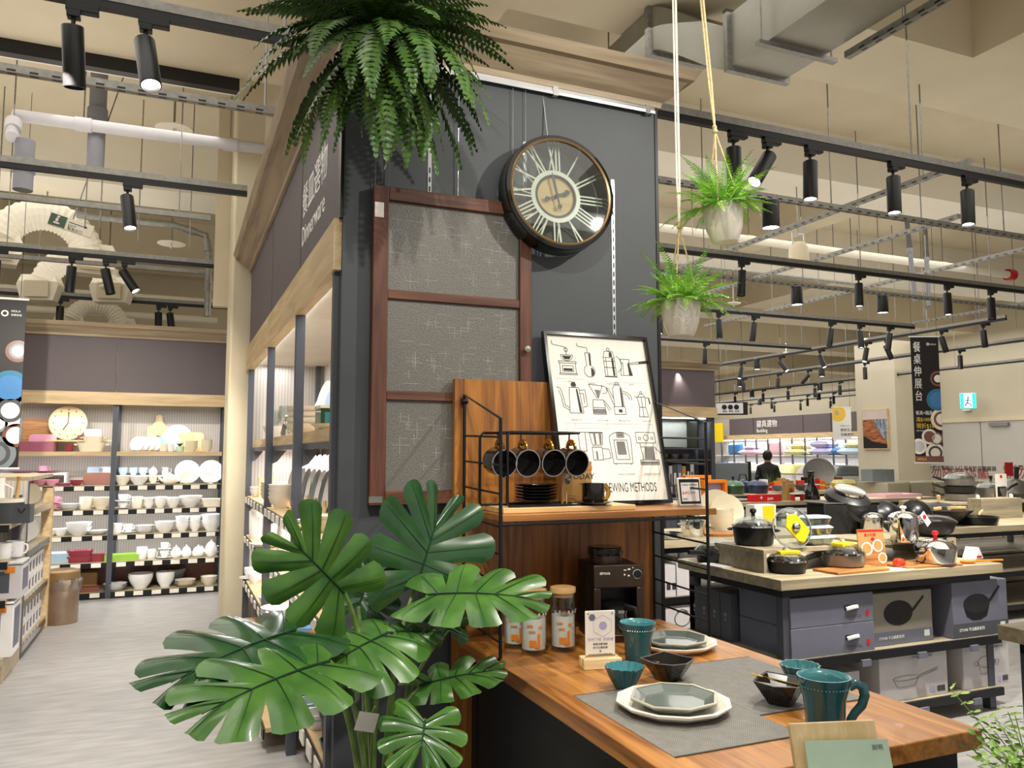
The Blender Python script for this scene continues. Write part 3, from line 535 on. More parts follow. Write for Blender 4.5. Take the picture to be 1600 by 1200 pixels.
for i in range(6):
    s = B().lathe([(0, 0), (.05, 0), (.054, .003), (.08, .008), (.084, .011), (.08, .0135), (.05, .007), (0, .006)], 36)
    tag(obj('black_saucer', s, 'blackc', loc=(aty(838, 770, 2.735).x, 2.735, RZ+.0115+i*.0115)), 'glossy black saucer in the stack under the hanging mugs', 'saucer', 'stacked black saucers')
p = aty(927, 784, 2.69)
tag(obj('cup_saucer', B().lathe([(0, 0), (.045, 0), (.05, .004), (.072, .010), (.076, .012), (.072, .0135), (.045, .007), (0, .006)], 36), 'blackc', loc=(p.x, 2.69, RZ)), 'single black saucer under the standing black cup', 'saucer')
t = thing('coffee_cup', 'upright black cup with a gold ring handle on its saucer', 'cup', (p.x, 2.69, RZ+.007), 0); mug_parts(t, .043, .074, 'blackc', 'gold', 'blackc', .024)
p = aty(903, 780, 2.79); t = thing('coffee_box', 'kraft brown paper coffee box behind the black cup', 'box', (p.x-.005, 2.815, SZ+.02), R(-4))
obj('carton', B().box(-.065, .065, -.03, .03, 0, .165), 'kraft', t, bevel=.002); obj('label_band', B().box(.0, .0655, -.0312, -.03, .13, .145), 'orange', t); text('TODAY', .032, 'ink', t, face_m((-.035, -.0306, .095)))
obj('print', B().box(-.05, -.01, -.0312, -.03, .02, .022).box(-.05, -.005, -.0312, -.03, .03, .031).box(.012, .05, -.0312, -.03, .075, .077), 'brownc', t)
t = thing('tea_spoon', 'steel teaspoon standing against the kraft coffee box', 'spoon', (1.395, 2.76, SZ+.02), R(0), rot=(R(12), R(-6), 0))
obj('bowl', B().lathe([(0, -.001), (.012, .004), (.014, .007), (.0125, .0075), (0, .002)], 16, M=TR((0, 0, .1), 0, R(95), 0, (1, 1.5, 1))), 'steel', t); obj('handle', B().tube([(0, 0, 0), (0, .002, .05), (0, .0, .085)], [.003, .0018, .0022], 6), 'steel', t)
# poster leaning on the wall
P0 = Vector((1.425, 2.865, SZ)); wP, hP = .515, .752; lean = math.asin(.185/hP)
po = thing('framed_poster', 'black framed coffee poster leaning at the back of the wire shelf', 'poster', P0+Vector((wP/2, 0, .004)), rot=(-lean, 0, 0))
def pb(x0, x1, z0, z1, y0, y1): return B().box(x0, x1, y0, y1, z0, z1)
obj('frame_rail', pb(-wP/2, wP/2, 0, .014, -.02, .006), 'blackgloss', po); obj('frame_rail', pb(-wP/2, wP/2, hP-.014, hP, -.02, .006), 'blackgloss', po)
obj('frame_stile', pb(-wP/2, -wP/2+.014, .014, hP-.014, -.02, .006), 'blackgloss', po); obj('frame_stile', pb(wP/2-.014, wP/2, .014, hP-.014, -.02, .006), 'blackgloss', po)
sheet = obj('print_sheet', pb(-wP/2+.014, wP/2-.014, .014, hP-.014, -.006, .0), 'paper', po)
def ink(polys, w=.0027, m='ink', name='ink_drawing'):
    b = B()
    for pl in polys:
        for a, c in zip(pl, pl[1:]):
            a = Vector((a[0], a[1])); c = Vector((c[0], c[1])); d = c-a
            if d.length < 1e-6: continue
            n = Vector((-d.y, d.x)).normalized()*w/2; b.add([(a.x+n.x, -.0066, a.y+n.y), (a.x-n.x, -.0066, a.y-n.y), (c.x-n.x, -.0066, c.y-n.y), (c.x+n.x, -.0066, c.y+n.y)], [(0, 1, 2, 3)])
    o = obj(name, b, m, sheet, smooth=None); o['kind'] = 'stuff'; return o
def fillp(polys, m='ink_soft', name='ink_shading', y=-.0063):
    b = B()
    for pl in polys: b.add([(x, y, z) for x, z in pl], [tuple(range(len(pl)))])
    o = obj(name, b, m, sheet, smooth=None); o['kind'] = 'stuff'; return o
def arc(cx, cz, rx, rz, a0, a1, n=12): return [(cx+rx*math.cos(R(a0+(a1-a0)*i/n)), cz+rz*math.sin(R(a0+(a1-a0)*i/n))) for i in range(n+1)]
# pixel -> sheet coordinates of the drawings (measured on the poster: u 0..1 across, v 0..1 upwards)
def UV(u, v): return (-wP/2+u*wP, v*hP)
def D(c, s, pls): cx, cz = UV(*c); return [[(cx+x*s, cz+z*s) for x, z in pl] for pl in pls]
box_ = lambda x0, x1, z0, z1: [(x0, z0), (x1, z0), (x1, z1), (x0, z1), (x0, z0)]
s = .0145
ink(D((.2, .815), s, [box_(-2.6, 2.6, -3.2, 0), box_(-2.9, 2.9, -3.6, -3.2), box_(-2.9, 2.9, 0, .6), box_(-1.8, 1.8, -2.6, -.8), arc(0, 2.6, 2, 1.8, 180, 360), [(-2, 2.6), (2, 2.6)], [(0, 2.6), (0, 5), (-4.4, 5.8), (-4.4, 7)], arc(0, 4.2, .6, .6, 0, 360)]))
fillp(D((.2, .815), s, [[(-1.5, -2.4), (1.5, -2.4), (1.5, -1.6), (-1.5, -1.6)], [(-1.6, 2.3), (1.6, 2.3), (.8, 1.2), (-.8, 1.2)]]), 'ink')
ink(D((.4, .815), s, [arc(0, -2.2, 1.8, 1.9, 115, 425), [(-.7, -.4), (-.9, 3.6), (.9, 3.6), (.7, -.4)], [(0, 3.6), (0, 5.2), (-3.2, 5.6), (-3.2, 6.6)]])); fillp(D((.4, .815), s, [[(.2, -.5), (.7, -.5), (.8, 3.4), (.3, 3.4)], arc(.4, -2.4, 1.2, 1.4, -90, 80)]), 'ink')
ink(D((.61, .82), s, [box_(-2.2, 1.6, -3.8, 2.2), [(-2.2, 2.2), (-1.6, 4.2), (1.2, 4.2), (1.6, 2.2)], arc(-.2, 4.8, .5, .5, 0, 360), arc(1.8, .2, 2, 2.6, -80, 80), [(-1.4, -3.6), (-1.4, 2)], [(-2.2, -1), (1.6, -1)], [(-2.2, 1), (1.6, 1)], [(-2.6, -4), (2, -4)]])); fillp(D((.61, .82), s, [[(.5, -3.6), (1.2, -3.6), (1.2, 2), (.5, 2)], [(-.2, 2.4), (1, 2.4), (.8, 4), (0, 4)]]), 'ink')
ink(D((.76, .81), s, [[(-1.8, 2.4), (-1.4, 1.2), (-2.2, -2.8), (1.9, -2.8), (1.1, 1.2), (1.5, 2.4), (-1.8, 2.4)], [(1.2, 1.2), (7.4, 2.2)], [(1.2, .8), (7.4, 1.4), (7.4, 2.2)], [(-1, 1.4), (-1.2, -2.6)]])); fillp(D((.76, .81), s, [[(.6, 1.2), (1.1, 1.2), (1.9, -2.7), (.7, -2.7)], [(4.6, 1.2), (7.3, 1.5), (7.3, 2.1), (4.6, 1.7)]]), 'ink')
ink(D((.23, .585), s, [[(-1.5, 4.4), (1.6, 4.4), (2.3, -3.4), (-2.2, -3.4), (-1.5, 4.4)], arc(0, 5.2, .8, .8, 0, 360), [(-2, -1.8), (-3.4, -1.2), (-3.8, 2), (-4.4, 4), (-5.6, 4.4)], [(-2, -2.6), (-4, -1.6), (-4.4, 1.6), (-5, 3.4)], [(1.6, 3.6), (3.6, 3.8), (3.8, -1.2), (2.4, -1.6)], [(1.6, 2.6), (2.9, 2.6), (3, -.4)]])); fillp(D((.23, .585), s, [[(.6, 4), (1.1, 4), (1.9, -3.2), (1, -3.2)], arc(0, 5.3, .7, .7, 0, 360)]), 'ink')
ink(D((.45, .585), s, [[(-2.8, 5.6), (1.8, 5.2), (0, 1.4), (-.6, 1.4), (-2.8, 5.6)], arc(2, 4, 1.2, 1.2, -120, 120), [(-2, .8), (1.6, .8), (2, -3.6), (-2.4, -3.6), (-2, .8)], [(1.8, .6), (3.8, -2)], [(1.9, -.4), (3.2, -2.4)], [(-2.2, -1.6), (1.8, -1.6)]])); fillp(D((.45, .585), s, [[(-2.2, -2), (1.8, -2), (1.9, -3.4), (-2.3, -3.4)], [(-1, 4), (.9, 3.8), (0, 1.6), (-.4, 1.6)]]))
ink(D((.64, .59), s, [box_(-1.9, 1.9, -3.8, -1.4), [(-1.6, -1.4), (-1.6, 4), (-.9, 5.4), (.9, 5.4), (1.6, 4), (1.6, -1.4)], [(-1.6, 1), (-3, 4.2), (-3.6, 4.4), (-1.8, -1)], arc(1.8, 1, 2.8, 2.4, 90, -10), arc(1.8, 1, 2, 1.7, 90, -5), [(-.5, 5.4), (-.5, 6.2), (.6, 6.2), (.6, 5.4)]])); fillp(D((.64, .59), s, [[(.8, -1.3), (1.4, -1.3), (1.4, 4), (.9, 4.8)], [(-.4, -3.2), (.8, -3.2), (.8, -2.2), (-.4, -2.2)]]), 'ink')
ink(D((.87, .575), s, [[(-1.2, -.6), (-1.6, 2.6), (1.2, 2.6), (.9, -.6), (-1.2, -.6)], [(-1.2, -.6), (-1.8, -3.6), (1.4, -3.6), (.9, -.6)], [(-1.4, 2.6), (-.6, 3.6), (.4, 3.6), (1.1, 2.6)], arc(-.1, 4, .4, .4, 0, 360), [(1.1, 2.4), (2.4, 2.4), (2.6, .4)], [(-1.6, 2.4), (-2.6, 2.8)], [(-.2, -3.6), (-.2, 2.6)]])); fillp(D((.87, .575), s, [[(2.2, 2.4), (2.6, 2.4), (2.8, .4), (2.3, .4)]]), 'ink')
ink(D((.33, .32), s, [box_(-4, -1.8, -1, 4.6), [(-.4, 4.4), (4, 4.4), (3.4, .8), (.2, .8), (-.4, 4.4)], [(-4, 4.6), (4, 4.6)], box_(0, 3.2, -3.6, .2), [(3.2, -.2), (5.4, -.4), (5.8, -3), (3.4, -3.4)]])); fillp(D((.33, .32), s, [[(.8, 4.2), (1.6, 4.2), (1.6, 1), (1, 1)], [(2.6, 4.2), (3.6, 4.2), (3.2, 1), (2.6, 1)], [(1, -1), (1.6, -1), (1.6, -3.4), (1, -3.4)]]))
ink(D((.6, .315), s, [arc(0, 3, 3.6, 2, 0, 180)+[(-3.2, -4.4), (3.2, -4.4), (3.6, 3)], [(-2.2, 2.6), (2.2, 2.6), (2.4, -3.2), (-2, -3.2), (-2.2, 2.6)], box_(-1, 1.4, 3.4, 4.8), [(-2.6, -4.4), (-2.4, -4.8)], [(2.6, -4.4), (2.4, -4.8)]], )); fillp(D((.6, .315), s, [[(-1.4, 2.2), (1.4, 2.2), (1.6, -1.8), (-1.4, -1.8)], [(-.8, 3.6), (1.2, 3.6), (1.2, 4.6), (-.8, 4.6)]])); 
ink(D((.85, .315), s, [box_(-3.4, 3.2, 1.8, 5), box_(-3, 3.4, -4.8, -3.4), [(-2.4, 1.8), (-1.8, -3.4)], [(2.2, 1.8), (2, -3.4)], arc(0, 3.4, .9, .9, 0, 360), arc(-2.2, 3.2, .4, .4, 0, 360), arc(2, 3.2, .4, .4, 0, 360), [(2.4, .6), (4.8, -1.8)], [(-2.2, .6), (2.2, .6)]])); fillp(D((.85, .315), s, [[(-.9, .4), (2, .4), (1.9, -3.2), (-1.4, -3.2)], [(-2.8, -4.6), (3.2, -4.6), (3.2, -3.8), (-2.8, -3.8)]]))
ink([[UV(.08, .72), UV(.34, .72)], [UV(.53, .71), UV(.93, .71)], [UV(.12, .24), UV(.12, .46), UV(.93, .46), UV(.93, .16), UV(.75, .16)], [UV(.2, .46), UV(.2, .43), UV(.5, .43), UV(.5, .46)]], .0009, 'ink_soft', 'caption_lines')
for sx, u, v, w_ in (('MANUAL', .18, .70, .0), ('TURKISH', .37, .695, 0), ('FRENCH PRESS', .55, .695, 0), ('CEZVE', .76, .695, 0), ('DRIP KETTLE', .17, .475, 0), ('POUR OVER', .42, .475, 0), ('PERCOLATOR', .61, .475, 0), ('MOKA POT', .84, .475, 0), ('SINGLE CUP MAKER', .54, .165, 0), ('ESPRESSO MACHINE', .78, .165, 0)):
    text(sx, .009, 'ink_soft' if u > .4 else 'redtxt', sheet, face_m((UV(u, v)[0], -.0064, UV(u, v)[1])), ext=.0001, name='caption')
text('BREWING METHODS', .056, 'ink', sheet, face_m((UV(.37, .07)[0], -.0064, UV(.37, .07)[1])), ext=.0002, sx=.5, name='title')
# electronic price tag
p = aty(1075, 793, 2.72); t = thing('price_display', 'electronic price tag in a clear stand on the wire shelf end', 'price tag', (p.x, 2.70, SZ), R(-8))
obj('stand', B().box(-.055, .055, -.02, .03, 0, .004).box(-.055, .055, .008, .012, .004, .12, M=TR((0, 0, 0), 0, R(-10))), 'plastic', t)
e = obj('casing', B().box(-.05, .05, -.004, .007, .006, .118, M=TR((0, 0, 0), 0, R(-10))), 'white', t, bevel=.002)
obj('bezel', B().box(-.045, .045, -.0055, -.004, .012, .112, M=TR((0, 0, 0), 0, R(-10))), 'black', e); sc_ = obj('screen', B().box(-.039, .039, -.0066, -.0055, .022, .098, M=TR((0, 0, 0), 0, R(-10))), 'boxwhite', e)
Mx = TR((0, 0, 0), 0, R(-10)); text('北歐風 收納架組', .0095, 'ink', e, Mx @ face_m((-.036, -.0068, .085)), ext=.0002); text('$4922', .017, 'red', e, Mx @ face_m((-.036, -.0068, .05)), ext=.0002); text('$5980', .007, 'ink', e, Mx @ face_m((.005, -.0068, .054)), ext=.0002); text('特價中', .008, 'ink', e, Mx @ face_m((-.036, -.0068, .028)), ext=.0002)
# ---------------- old window sash on wires
wx0, wx1, WZ = .688, 1.372, WY-.05
zt, z1, z2, zb = aty(600, 290, WZ).z, aty(600, 458, WZ).z, aty(600, 617, WZ).z, aty(585, 790, WZ).z
ow = thing('window_sash', 'old brown wooden window sash with frosted panes hung on the grey wall', 'window', ((wx0+wx1)/2, WY-.05, zb)); O = ((wx0+wx1)/2, WY-.05, zb)
obj('stile', local(B().box(wx0, wx0+.062, WY-.05, WY-.008, zb, zt), O), 'oldwood', ow, bevel=.003); obj('stile', local(B().box(wx1-.055, wx1, WY-.05, WY-.008, zb, zt), O), 'oldwood', ow, bevel=.003)
for z0_, z1_, y in ((zt-.055, zt, -.05), (z1-.018, z1+.018, -.046), (z2-.018, z2+.018, -.046), (zb, zb+.055, -.05)): obj('rail', local(B().box(wx0+.062, wx1-.055, WY+y, WY-.01, z0_, z1_), O), 'oldwood_x', ow, bevel=.003)
m = mat('sashglass', '#66645e', .28, 0, col2='#827f78', scale=170, bump=.35, detail=6, alpha=.85)
random.seed(3)
for z0_, z1_ in ((z1+.018, zt-.055), (z2+.018, z1-.018), (zb+.055, z2-.018)):
    pn = obj('pane', local(B().box(wx0+.055, wx1-.05, WY-.032, WY-.027, z0_-.004, z1_+.004), O), 'sashglass', ow)
    b = B()
    for k in range(38):
        x = random.uniform(wx0+.08, wx1-.08); z = random.uniform(z0_+.03, z1_-.03); l = random.uniform(.015, .035)
        b.box(x-l, x+l, WY-.0328, WY-.0321, z-.0005, z+.0005)
        if k % 3: x += random.uniform(-l*.5, l*.5); b.box(x-.0005, x+.0005, WY-.0328, WY-.0321, z-l, z+l)
    obj('etched_crosses', local(b, O), 'linen', pn)['kind'] = 'stuff'
obj('corner_bracket', local(B().box(wx0-.002, wx0+.05, WY-.052, WY-.05, zb+.01, zb+.035), O), 'galv', ow); obj('paper_tab', local(B().box(wx0+.004, wx0+.04, WY-.0525, WY-.05, zt-.13, zt-.07), O), 'paper', ow)
zk = aty(832, 547, WZ).z; obj('knob', local(B().lathe([(0, 0), (.012, 0), (.008, .012), (.014, .022), (0, .028)], 14, M=TR((wx1-.028, WY-.05, zk), 0, R(90))), O), 'galv', ow)
for x, zz in ((.70, zt), (.755, zt), (1.05, zt)): obj('wire', local(B().tube([(x, WY-.015, zt-.01), (x, WY-.02, 3.0 if x < 1 else 3.06)], .0018, 5), O), 'wire', ow)
# ---------------- clock
c0 = aty(876, 303, 2.97); CR = .258
ck = thing('wall_clock', 'round black skeleton wall clock with white roman numerals on the grey wall', 'clock', (c0.x, 3.05, c0.z), rot=(R(-4), 0, 0))
MY = Matrix.Rotation(R(90), 4, 'X')   # lathe axis -> -y
def cl(prof, n=64): return B().lathe(prof, n, M=MY)
obj('case', cl([(CR-.03, 0), (CR-.004, 0), (CR, .006), (CR-.006, .03), (CR-.006, .075), (CR-.002, .082), (CR-.004, .09), (CR-.02, .094), (CR-.03, .088), (CR-.03, 0)]), 'blackgloss', ck)
obj('bezel', cl([(CR-.03, .088), (CR-.03, .094), (CR-.024, .098), (CR-.019, .094), (CR-.02, .088)]), 'brass', ck)
obj('inner_ring', cl([(.098, .03), (.118, .03), (.118, .036), (.098, .036), (.098, .03)]), 'ivory', ck); obj('center_plate', cl([(0, .02), (.086, .02), (.09, .026), (.09, .032), (.084, .032), (.083, .028), (0, .028)]), 'bamboo', ck); obj('center_rim', cl([(.086, .026), (.097, .026), (.097, .04), (.09, .04), (.086, .032)]), 'black', ck)
num = ['XII', 'I', 'II', 'III', 'IIII', 'V', 'VI', 'VII', 'VIII', 'IX', 'X', 'XI']
r0, r1 = .117, CR-.028
for k, s_ in enumerate(num):
    a = -2*PI*k/12; b = B(); wch = {'I': .016, 'V': .026, 'X': .028}; tot = sum(wch[c] for c in s_); x = -tot/2
    for c in s_:
        w2 = wch[c]; xc = x+w2/2; x += w2
        def barp(xa, xb, th=.0065): b.add([(xa-th/2, -.036, r0), (xa+th/2, -.036, r0), (xb+th/2, -.036, r1), (xb-th/2, -.036, r1), (xa-th/2, -.032, r0), (xa+th/2, -.032, r0), (xb+th/2, -.032, r1), (xb-th/2, -.032, r1)], [(0, 1, 2, 3), (4, 7, 6, 5), (0, 4, 5, 1), (1, 5, 6, 2), (2, 6, 7, 3), (3, 7, 4, 0)])
        if c == 'I': barp(xc, xc)
        elif c == 'V': barp(xc+.001, xc-.011, .008); barp(xc-.001, xc+.011, .004)
        else: barp(xc+.011, xc-.011, .008); barp(xc-.011, xc+.011, .004)
    o = obj('numeral', b, 'ivory', ck); o.rotation_euler = (0, -a, 0)
for ang, ln, nm in ((-12, .105, 'minute_hand'), (68, .075, 'hour_hand')):
    b = B().prism([(-.004, -.0), (.004, 0), (.006, ln*.75), (0, ln), (-.006, ln*.75)], 0, .003).lathe([(0, 0), (.011, 0), (.011, .003), (0, .003)], 14, M=Matrix.Translation((0, -.05, 0))).prism([(-.003, -.045), (.003, -.045), (.003, 0), (-.003, 0)], 0, .003)
    if nm == 'hour_hand': b.lathe([(0, 0), (.013, 0), (.013, .003), (0, .003)], 14, M=Matrix.Translation((0, ln*.72, 0)))
    o = obj(nm, b, 'boxdk', ck, rot=(R(90), R(ang), 0), loc=(0, -.042 if nm == 'hour_hand' else -.047, 0))
obj('hub', cl([(0, .03), (.009, .03), (.009, .053), (0, .055)], 16), 'boxdk', ck); obj('cover_glass', cl([(0, .0905), (CR-.03, .0885), (CR-.03, .087), (0, .089)]), 'glass', ck)
obj('back_cross', B().box(-.006, .006, -.006, -.001, -CR+.02, CR-.02).box(-CR+.02, CR-.02, -.006, -.001, -.006, .006), 'black', ck)
obj('wire', B().tube([(-.02, -.02, CR-.01), (-.02, -.01, CR+.06), (-.03, .0, CR+.24)], .003, 6).tube([(-.02, -.03, CR-.01), (.02, -.03, CR-.005)], .003, 6), 'wire', ck)
for x in (1.30, 1.36): tag(obj('hanging_wire', B().tube([(x, WY-.012, 3.09), (x, WY-.01, 2.45)], .0015, 5), 'wire'), 'thin steel wire behind the black clock, ' + ('nearer the window sash' if x < 1.33 else 'nearer the clock hub'), 'wire', 'wires behind the clock')
# ================================================================ plants
def frond(n, L, W, f0, f1, curl, seed, leaflet=.9, rach=.0018):
    # a rachis that arches from elevation f0 to f1 (degrees) with pinnae on both sides
    rr = random.Random(seed); b = B(); pts = [Vector((0, 0, 0))]
    for i in range(1, n+1):
        t = (i-.5)/n; ph = R(f0+(f1-f0)*t**.85); pts.append(pts[-1]+Vector((curl*t*1.4, math.cos(ph), math.sin(ph)))*(L/n))
    for i in range(1, n):
        t = i/n; p = pts[i]; d = (pts[i+1]-pts[i-1]).normalized(); side = d.cross(Vector((0, 0, 1)))
        side = Vector((1, 0, 0)) if side.length < .05 else side.normalized(); up = side.cross(d)
        w = W*math.sin(PI*min(1, (.14+t*.9)))**.6*(1-.4*t) if t < .96 else W*.12
        for s in (-1, 1):
            a = R(60+8*t)*s; q = (d*math.cos(a)+side*math.sin(a)+up*rr.uniform(-.18, .12)).normalized(); wd = L/n*.5*leaflet; e = q.cross(up).normalized()
            tip = p+q*w-up*w*.16
            b.add([p-e*wd*.4, p+q*w*.45+up*w*.05-e*wd, tip, p+q*w*.45+up*w*.05+e*wd, p+e*wd*.4], [(0, 1, 2), (0, 2, 4), (2, 3, 4)])
    b.tube([pts[i] for i in range(0, n+1, 2)], [rach*(1-.7*i/n) for i in range(0, n+1, 2)], 4)
    return b
# large fern over the corner of the grey wall
FC = aty(592, 76, 2.80)
bf = thing('hanging_fern', 'large dark green fern hanging over the corner of the grey wall', 'fern', tuple(FC))
obj('pot', B().lathe([(0, .05), (.05, .05), (.07, .14), (.065, .14), (.045, .06), (0, .06)], 20), 'black', bf); obj('rootball', B().lathe([(0, .12), (.06, .1), (.075, .03), (.04, -.02), (0, -.03)], 14), 'vein', bf)
for k in range(3): a = 2.1*k; obj('hanger', B().tube([(.11*math.cos(a), .11*math.sin(a), .08), (0, 0, .5), (0, 0, ZS-FC.z)], .003, 5), 'black_metal', bf)
rr = random.Random(5); fm = {}
spec = []
# (azimuth in degrees, 0 = towards +x, -90 = towards the camera; length, droop, roll)
for lay, (n_, La, f0a, f0b, f1a, f1b) in enumerate(((26, .50, -62, -30, -98, -78), (26, .52, -22, 5, -85, -58), (24, .44, 5, 35, -55, -18))):
    for k in range(n_):
        az = 180+(k+.5*(lay % 2))*196/n_-8+rr.uniform(-4, 4); L = La*rr.uniform(.85, 1.2)
        obj('frond', frond(25, L, .076, rr.uniform(f0a, f0b), rr.uniform(f1a, f1b), rr.uniform(-.25, .25), rr.random(), 1.1), 'fern', bf, loc=(.05*math.cos(R(az)), .05*math.sin(R(az)), .03+.02*lay), rot=(0, 0, R(az-90)), smooth=None)
# hanging white pots with bright ferns
def hang_pot(px_, py_, D_, r, h, lab, seed, lean, ropem, cat='planter'):
    c = atd(px_, py_, D_); rr = random.Random(seed)
    t = thing('hanging_planter', lab, cat, tuple(c), rot=(0, R(lean), 0))
    obj('pot', B().lathe([(0, -h/2), (r*.62, -h/2), (r*.7, -h/2+.008), (r*.9, -h*.12), (r, h*.35), (r, h/2), (r*.95, h/2), (r*.92, h*.3), (0, h*.3)], 36), 'ivory', t)
    obj('soil', B().lathe([(0, h*.4), (r*.93, h*.38), (r*.93, h*.36), (0, h*.36)], 20), 'soil', t)
    fl = B()
    k = 0
    for ring, (n, el, L) in enumerate(((13, 18, .15), (14, 46, .16), (13, 70, .165))):
        for i in range(n):
            az = 360*i/n+ring*17+rr.uniform(-14, 14); LL = L*rr.uniform(.75, 1.35)
            f_ = frond(28, LL, .033, el+8, el-(50 if ring < 2 else 35), rr.uniform(-.25, .25), rr.random(), .62, .0011)
            obj('frond', f_, 'fernl' if rr.random() < .8 else 'bush', t, loc=(r*.35*math.cos(R(az)), r*.35*math.sin(R(az)), h*.4), rot=(0, 0, R(az-90)), smooth=None)
            if ring == 0:
                f_ = frond(22, LL*.7, .024, 25, -70, rr.uniform(-.3, .3), rr.random(), .65, .001); obj('frond', f_, 'bush', t, loc=(r*.6*math.cos(R(az+20)), r*.6*math.sin(R(az+20)), h*.42), rot=(0, 0, R(az-70)), smooth=None)
    kn = Vector((0, 0, h/2+.24))
    for k in range(3):
        a = R(100+120*k); e = Vector((r*.99*math.cos(a), r*.99*math.sin(a), h*.44)); obj('cord', B().tube([e-Vector((0, 0, .012)), e, (e+kn)/2+Vector((0, 0, .0)), kn], .0026, 6), 'jute', t)
    obj('knot', B().lathe([(0, -.012), (.007, -.006), (.009, .0), (.006, .008), (.008, .014), (0, .024)], 10, M=Matrix.Translation(kn)), 'jute', t)
    top = ZS-c.z
    obj('rope', B().tube([kn, kn+Vector((.004, 0, .15)), (.0, 0, top)], .0038, 6), ropem, t); obj('rope', B().tube([kn, kn+Vector((-.006, 0, .15)), (-.012, 0, top)], .0030, 6), ropem, t)
hang_pot(1131, 350, 2.5, .062, .118, 'upper white hanging pot with bright feathery fern', 11, -5, 'jute')
hang_pot(1064, 498, 2.5, .0615, .112, 'lower white hanging pot with bright green fern', 23, 0, 'jute_w')
# ---- monstera
def mono(L, Wd, cup, droop, seed, nl=5, split=.42):
    rr = random.Random(seed); b = B(); vb = B()
    def prt(u, t, s):
        root = Vector((0, L*(.02+.78*u))); th = R(12+128*(1-u)**1.25); ln = Wd*(.62+.38*math.sin(PI*(.15+.75*(1-u))))*(1.0 if u < .8 else 1-.35*(u-.8)/.2)
        d = Vector((math.sin(th)*s, math.cos(th))); q = root+d*ln*t
        if u < .25: q = q+Vector((0, -.10*L*(1-u/.25)*t))
        return q
    for s in (-1, 1):
        for k in range(nl):
            u0, u1 = k/nl, (k+1)/nl; uc = (u0+u1)/2; hl = (u1-u0)/2; NU, NT = 6, 8; g = .22 if k else .08; st = rr.uniform(split-.08, split+.12); ph = rr.uniform(-.12, .12)
            def fn(a, c, u0=u0, u1=u1, uc=uc, hl=hl, g=g, st=st, ph=ph, s=s, k=k):
                e = (a-.5)*2; tm = 1-.13*abs(e)**3.2+ph*.4; t = c*tm; sm = max(0, (t-st)/(1-st)); u = uc+hl*e*(1-g*min(1, sm*1.3)**.5)
                u = min(.999, max(.001, u)); p = prt(u, t, s); r = abs(p.x)
                z = cup*(r/Wd)**1.5*Wd-droop*max(0, p.y/L)**2*L*.5-droop*.25*min(0, p.y/L)**2*L+.014*math.cos(PI*e/2)*min(1, t*1.6)+ph*.12*t*t*Wd*3
                return Vector((p.x, p.y, z))
            b.grid(fn, NU, NT)
            pts = [fn(.5, c/6*.94)+Vector((0, 0, .0022)) for c in range(7)]; vb.tube(pts, [.0016*(1-.12*i) for i in range(7)], 4)
    mid = [Vector((0, L*(-.0+.86*i/10), -droop*(.86*i/10)**2*L*.5+.003)) for i in range(11)]; vb.tube(mid, [.0035*(1-.07*i) for i in range(11)], 5)
    return b, vb
PB = Vector((.60, 2.42, 0))
mo = thing('monstera', 'big artificial monstera with split leaves before the grey wall', 'plant', tuple(PB))
obj('pot', B().lathe([(0, 0), (.13, 0), (.14, .01), (.17, .34), (.175, .36), (.16, .36), (.155, .32), (0, .32)], 32), 'black', mo); obj('soil', B().lathe([(0, .335), (.156, .325), (.156, .32), (0, .32)], 20), 'soil', mo)
def leaf(A, T, N, wd, cup, droop, seed, m='leaf', base=(0, 0), Ls=1.0):
    a = aty(*A); t = aty(*T); y = t-a; L = y.length*Ls; y.normalize(); n = Vector(N); n = (n-y*n.dot(y)).normalized(); x = y.cross(n)
    b, vb = mono(L, L*wd, cup, droop, seed); M = Matrix(((x.x, y.x, n.x, a.x-PB.x), (x.y, y.y, n.y, a.y-PB.y), (x.z, y.z, n.z, a.z-PB.z), (0, 0, 0, 1)))
    o = obj('leaf', b, m, mo, smooth=180); o.matrix_local = M; v = obj('veins', vb, 'vein', o)
    s = Vector((base[0], base[1], .33)); e = a-PB; c1 = s+Vector((base[0]*.5, base[1]*.5, max(.25, (e.z-.33)*.75))); pts = []
    for i in range(13):
        q = i/12; pts.append(s*(1-q)**2+c1*2*q*(1-q)+e*q*q)
    obj('stem', B().tube(pts, [.012-.006*i/12 for i in range(13)], 8), 'stem', mo)
leaf((538, 926, 2.33), (452, 838, 2.24), (-.25, -1, .35), .66, -.05, .25, 1, 'leaf', (-.02, .0))
leaf((652, 912, 2.60), (690, 795, 2.66), (.15, -.85, .35), .85, .12, .1, 2, 'leaf_dk', (.02, .06))
leaf((668, 930, 2.46), (852, 912, 2.22), (-.05, -.5, .85), .43, -.1, .35, 3, 'leaf', (.05, .02))
leaf((606, 990, 2.36), (490, 1036, 2.14), (.1, -.3, .95), .55, -.3, .3, 4, 'leaf', (-.03, -.02))
leaf((618, 988, 2.40), (684, 982, 2.42), (.0, -.3, .95), .55, -.3, .3, 9, 'leaf', (.01, -.03))
leaf((462, 985, 2.26), (240, 1042, 1.98), (.12, -.32, .95), .42, -.15, .35, 5, 'leaf_dk', (-.05, -.01))
leaf((515, 1034, 2.12), (290, 1088, 1.84), (.1, -.34, .94), .40, -.15, .35, 6, 'leaf', (-.04, -.04))
leaf((655, 1072, 2.38), (788, 1032, 2.30), (.1, -.35, .92), .42, -.15, .25, 7, 'leaf', (.05, -.01))
leaf((664, 1126, 2.12), (657, 1178, 2.03), (0, -.62, .78), 1.2, -.2, .2, 8, 'leaf', (.03, -.05), .95)
leaf((560, 948, 2.66), (590, 870, 2.72), (-.2, -.9, .3), .8, 0, .2, 10, 'leaf_dk', (-.02, .07))
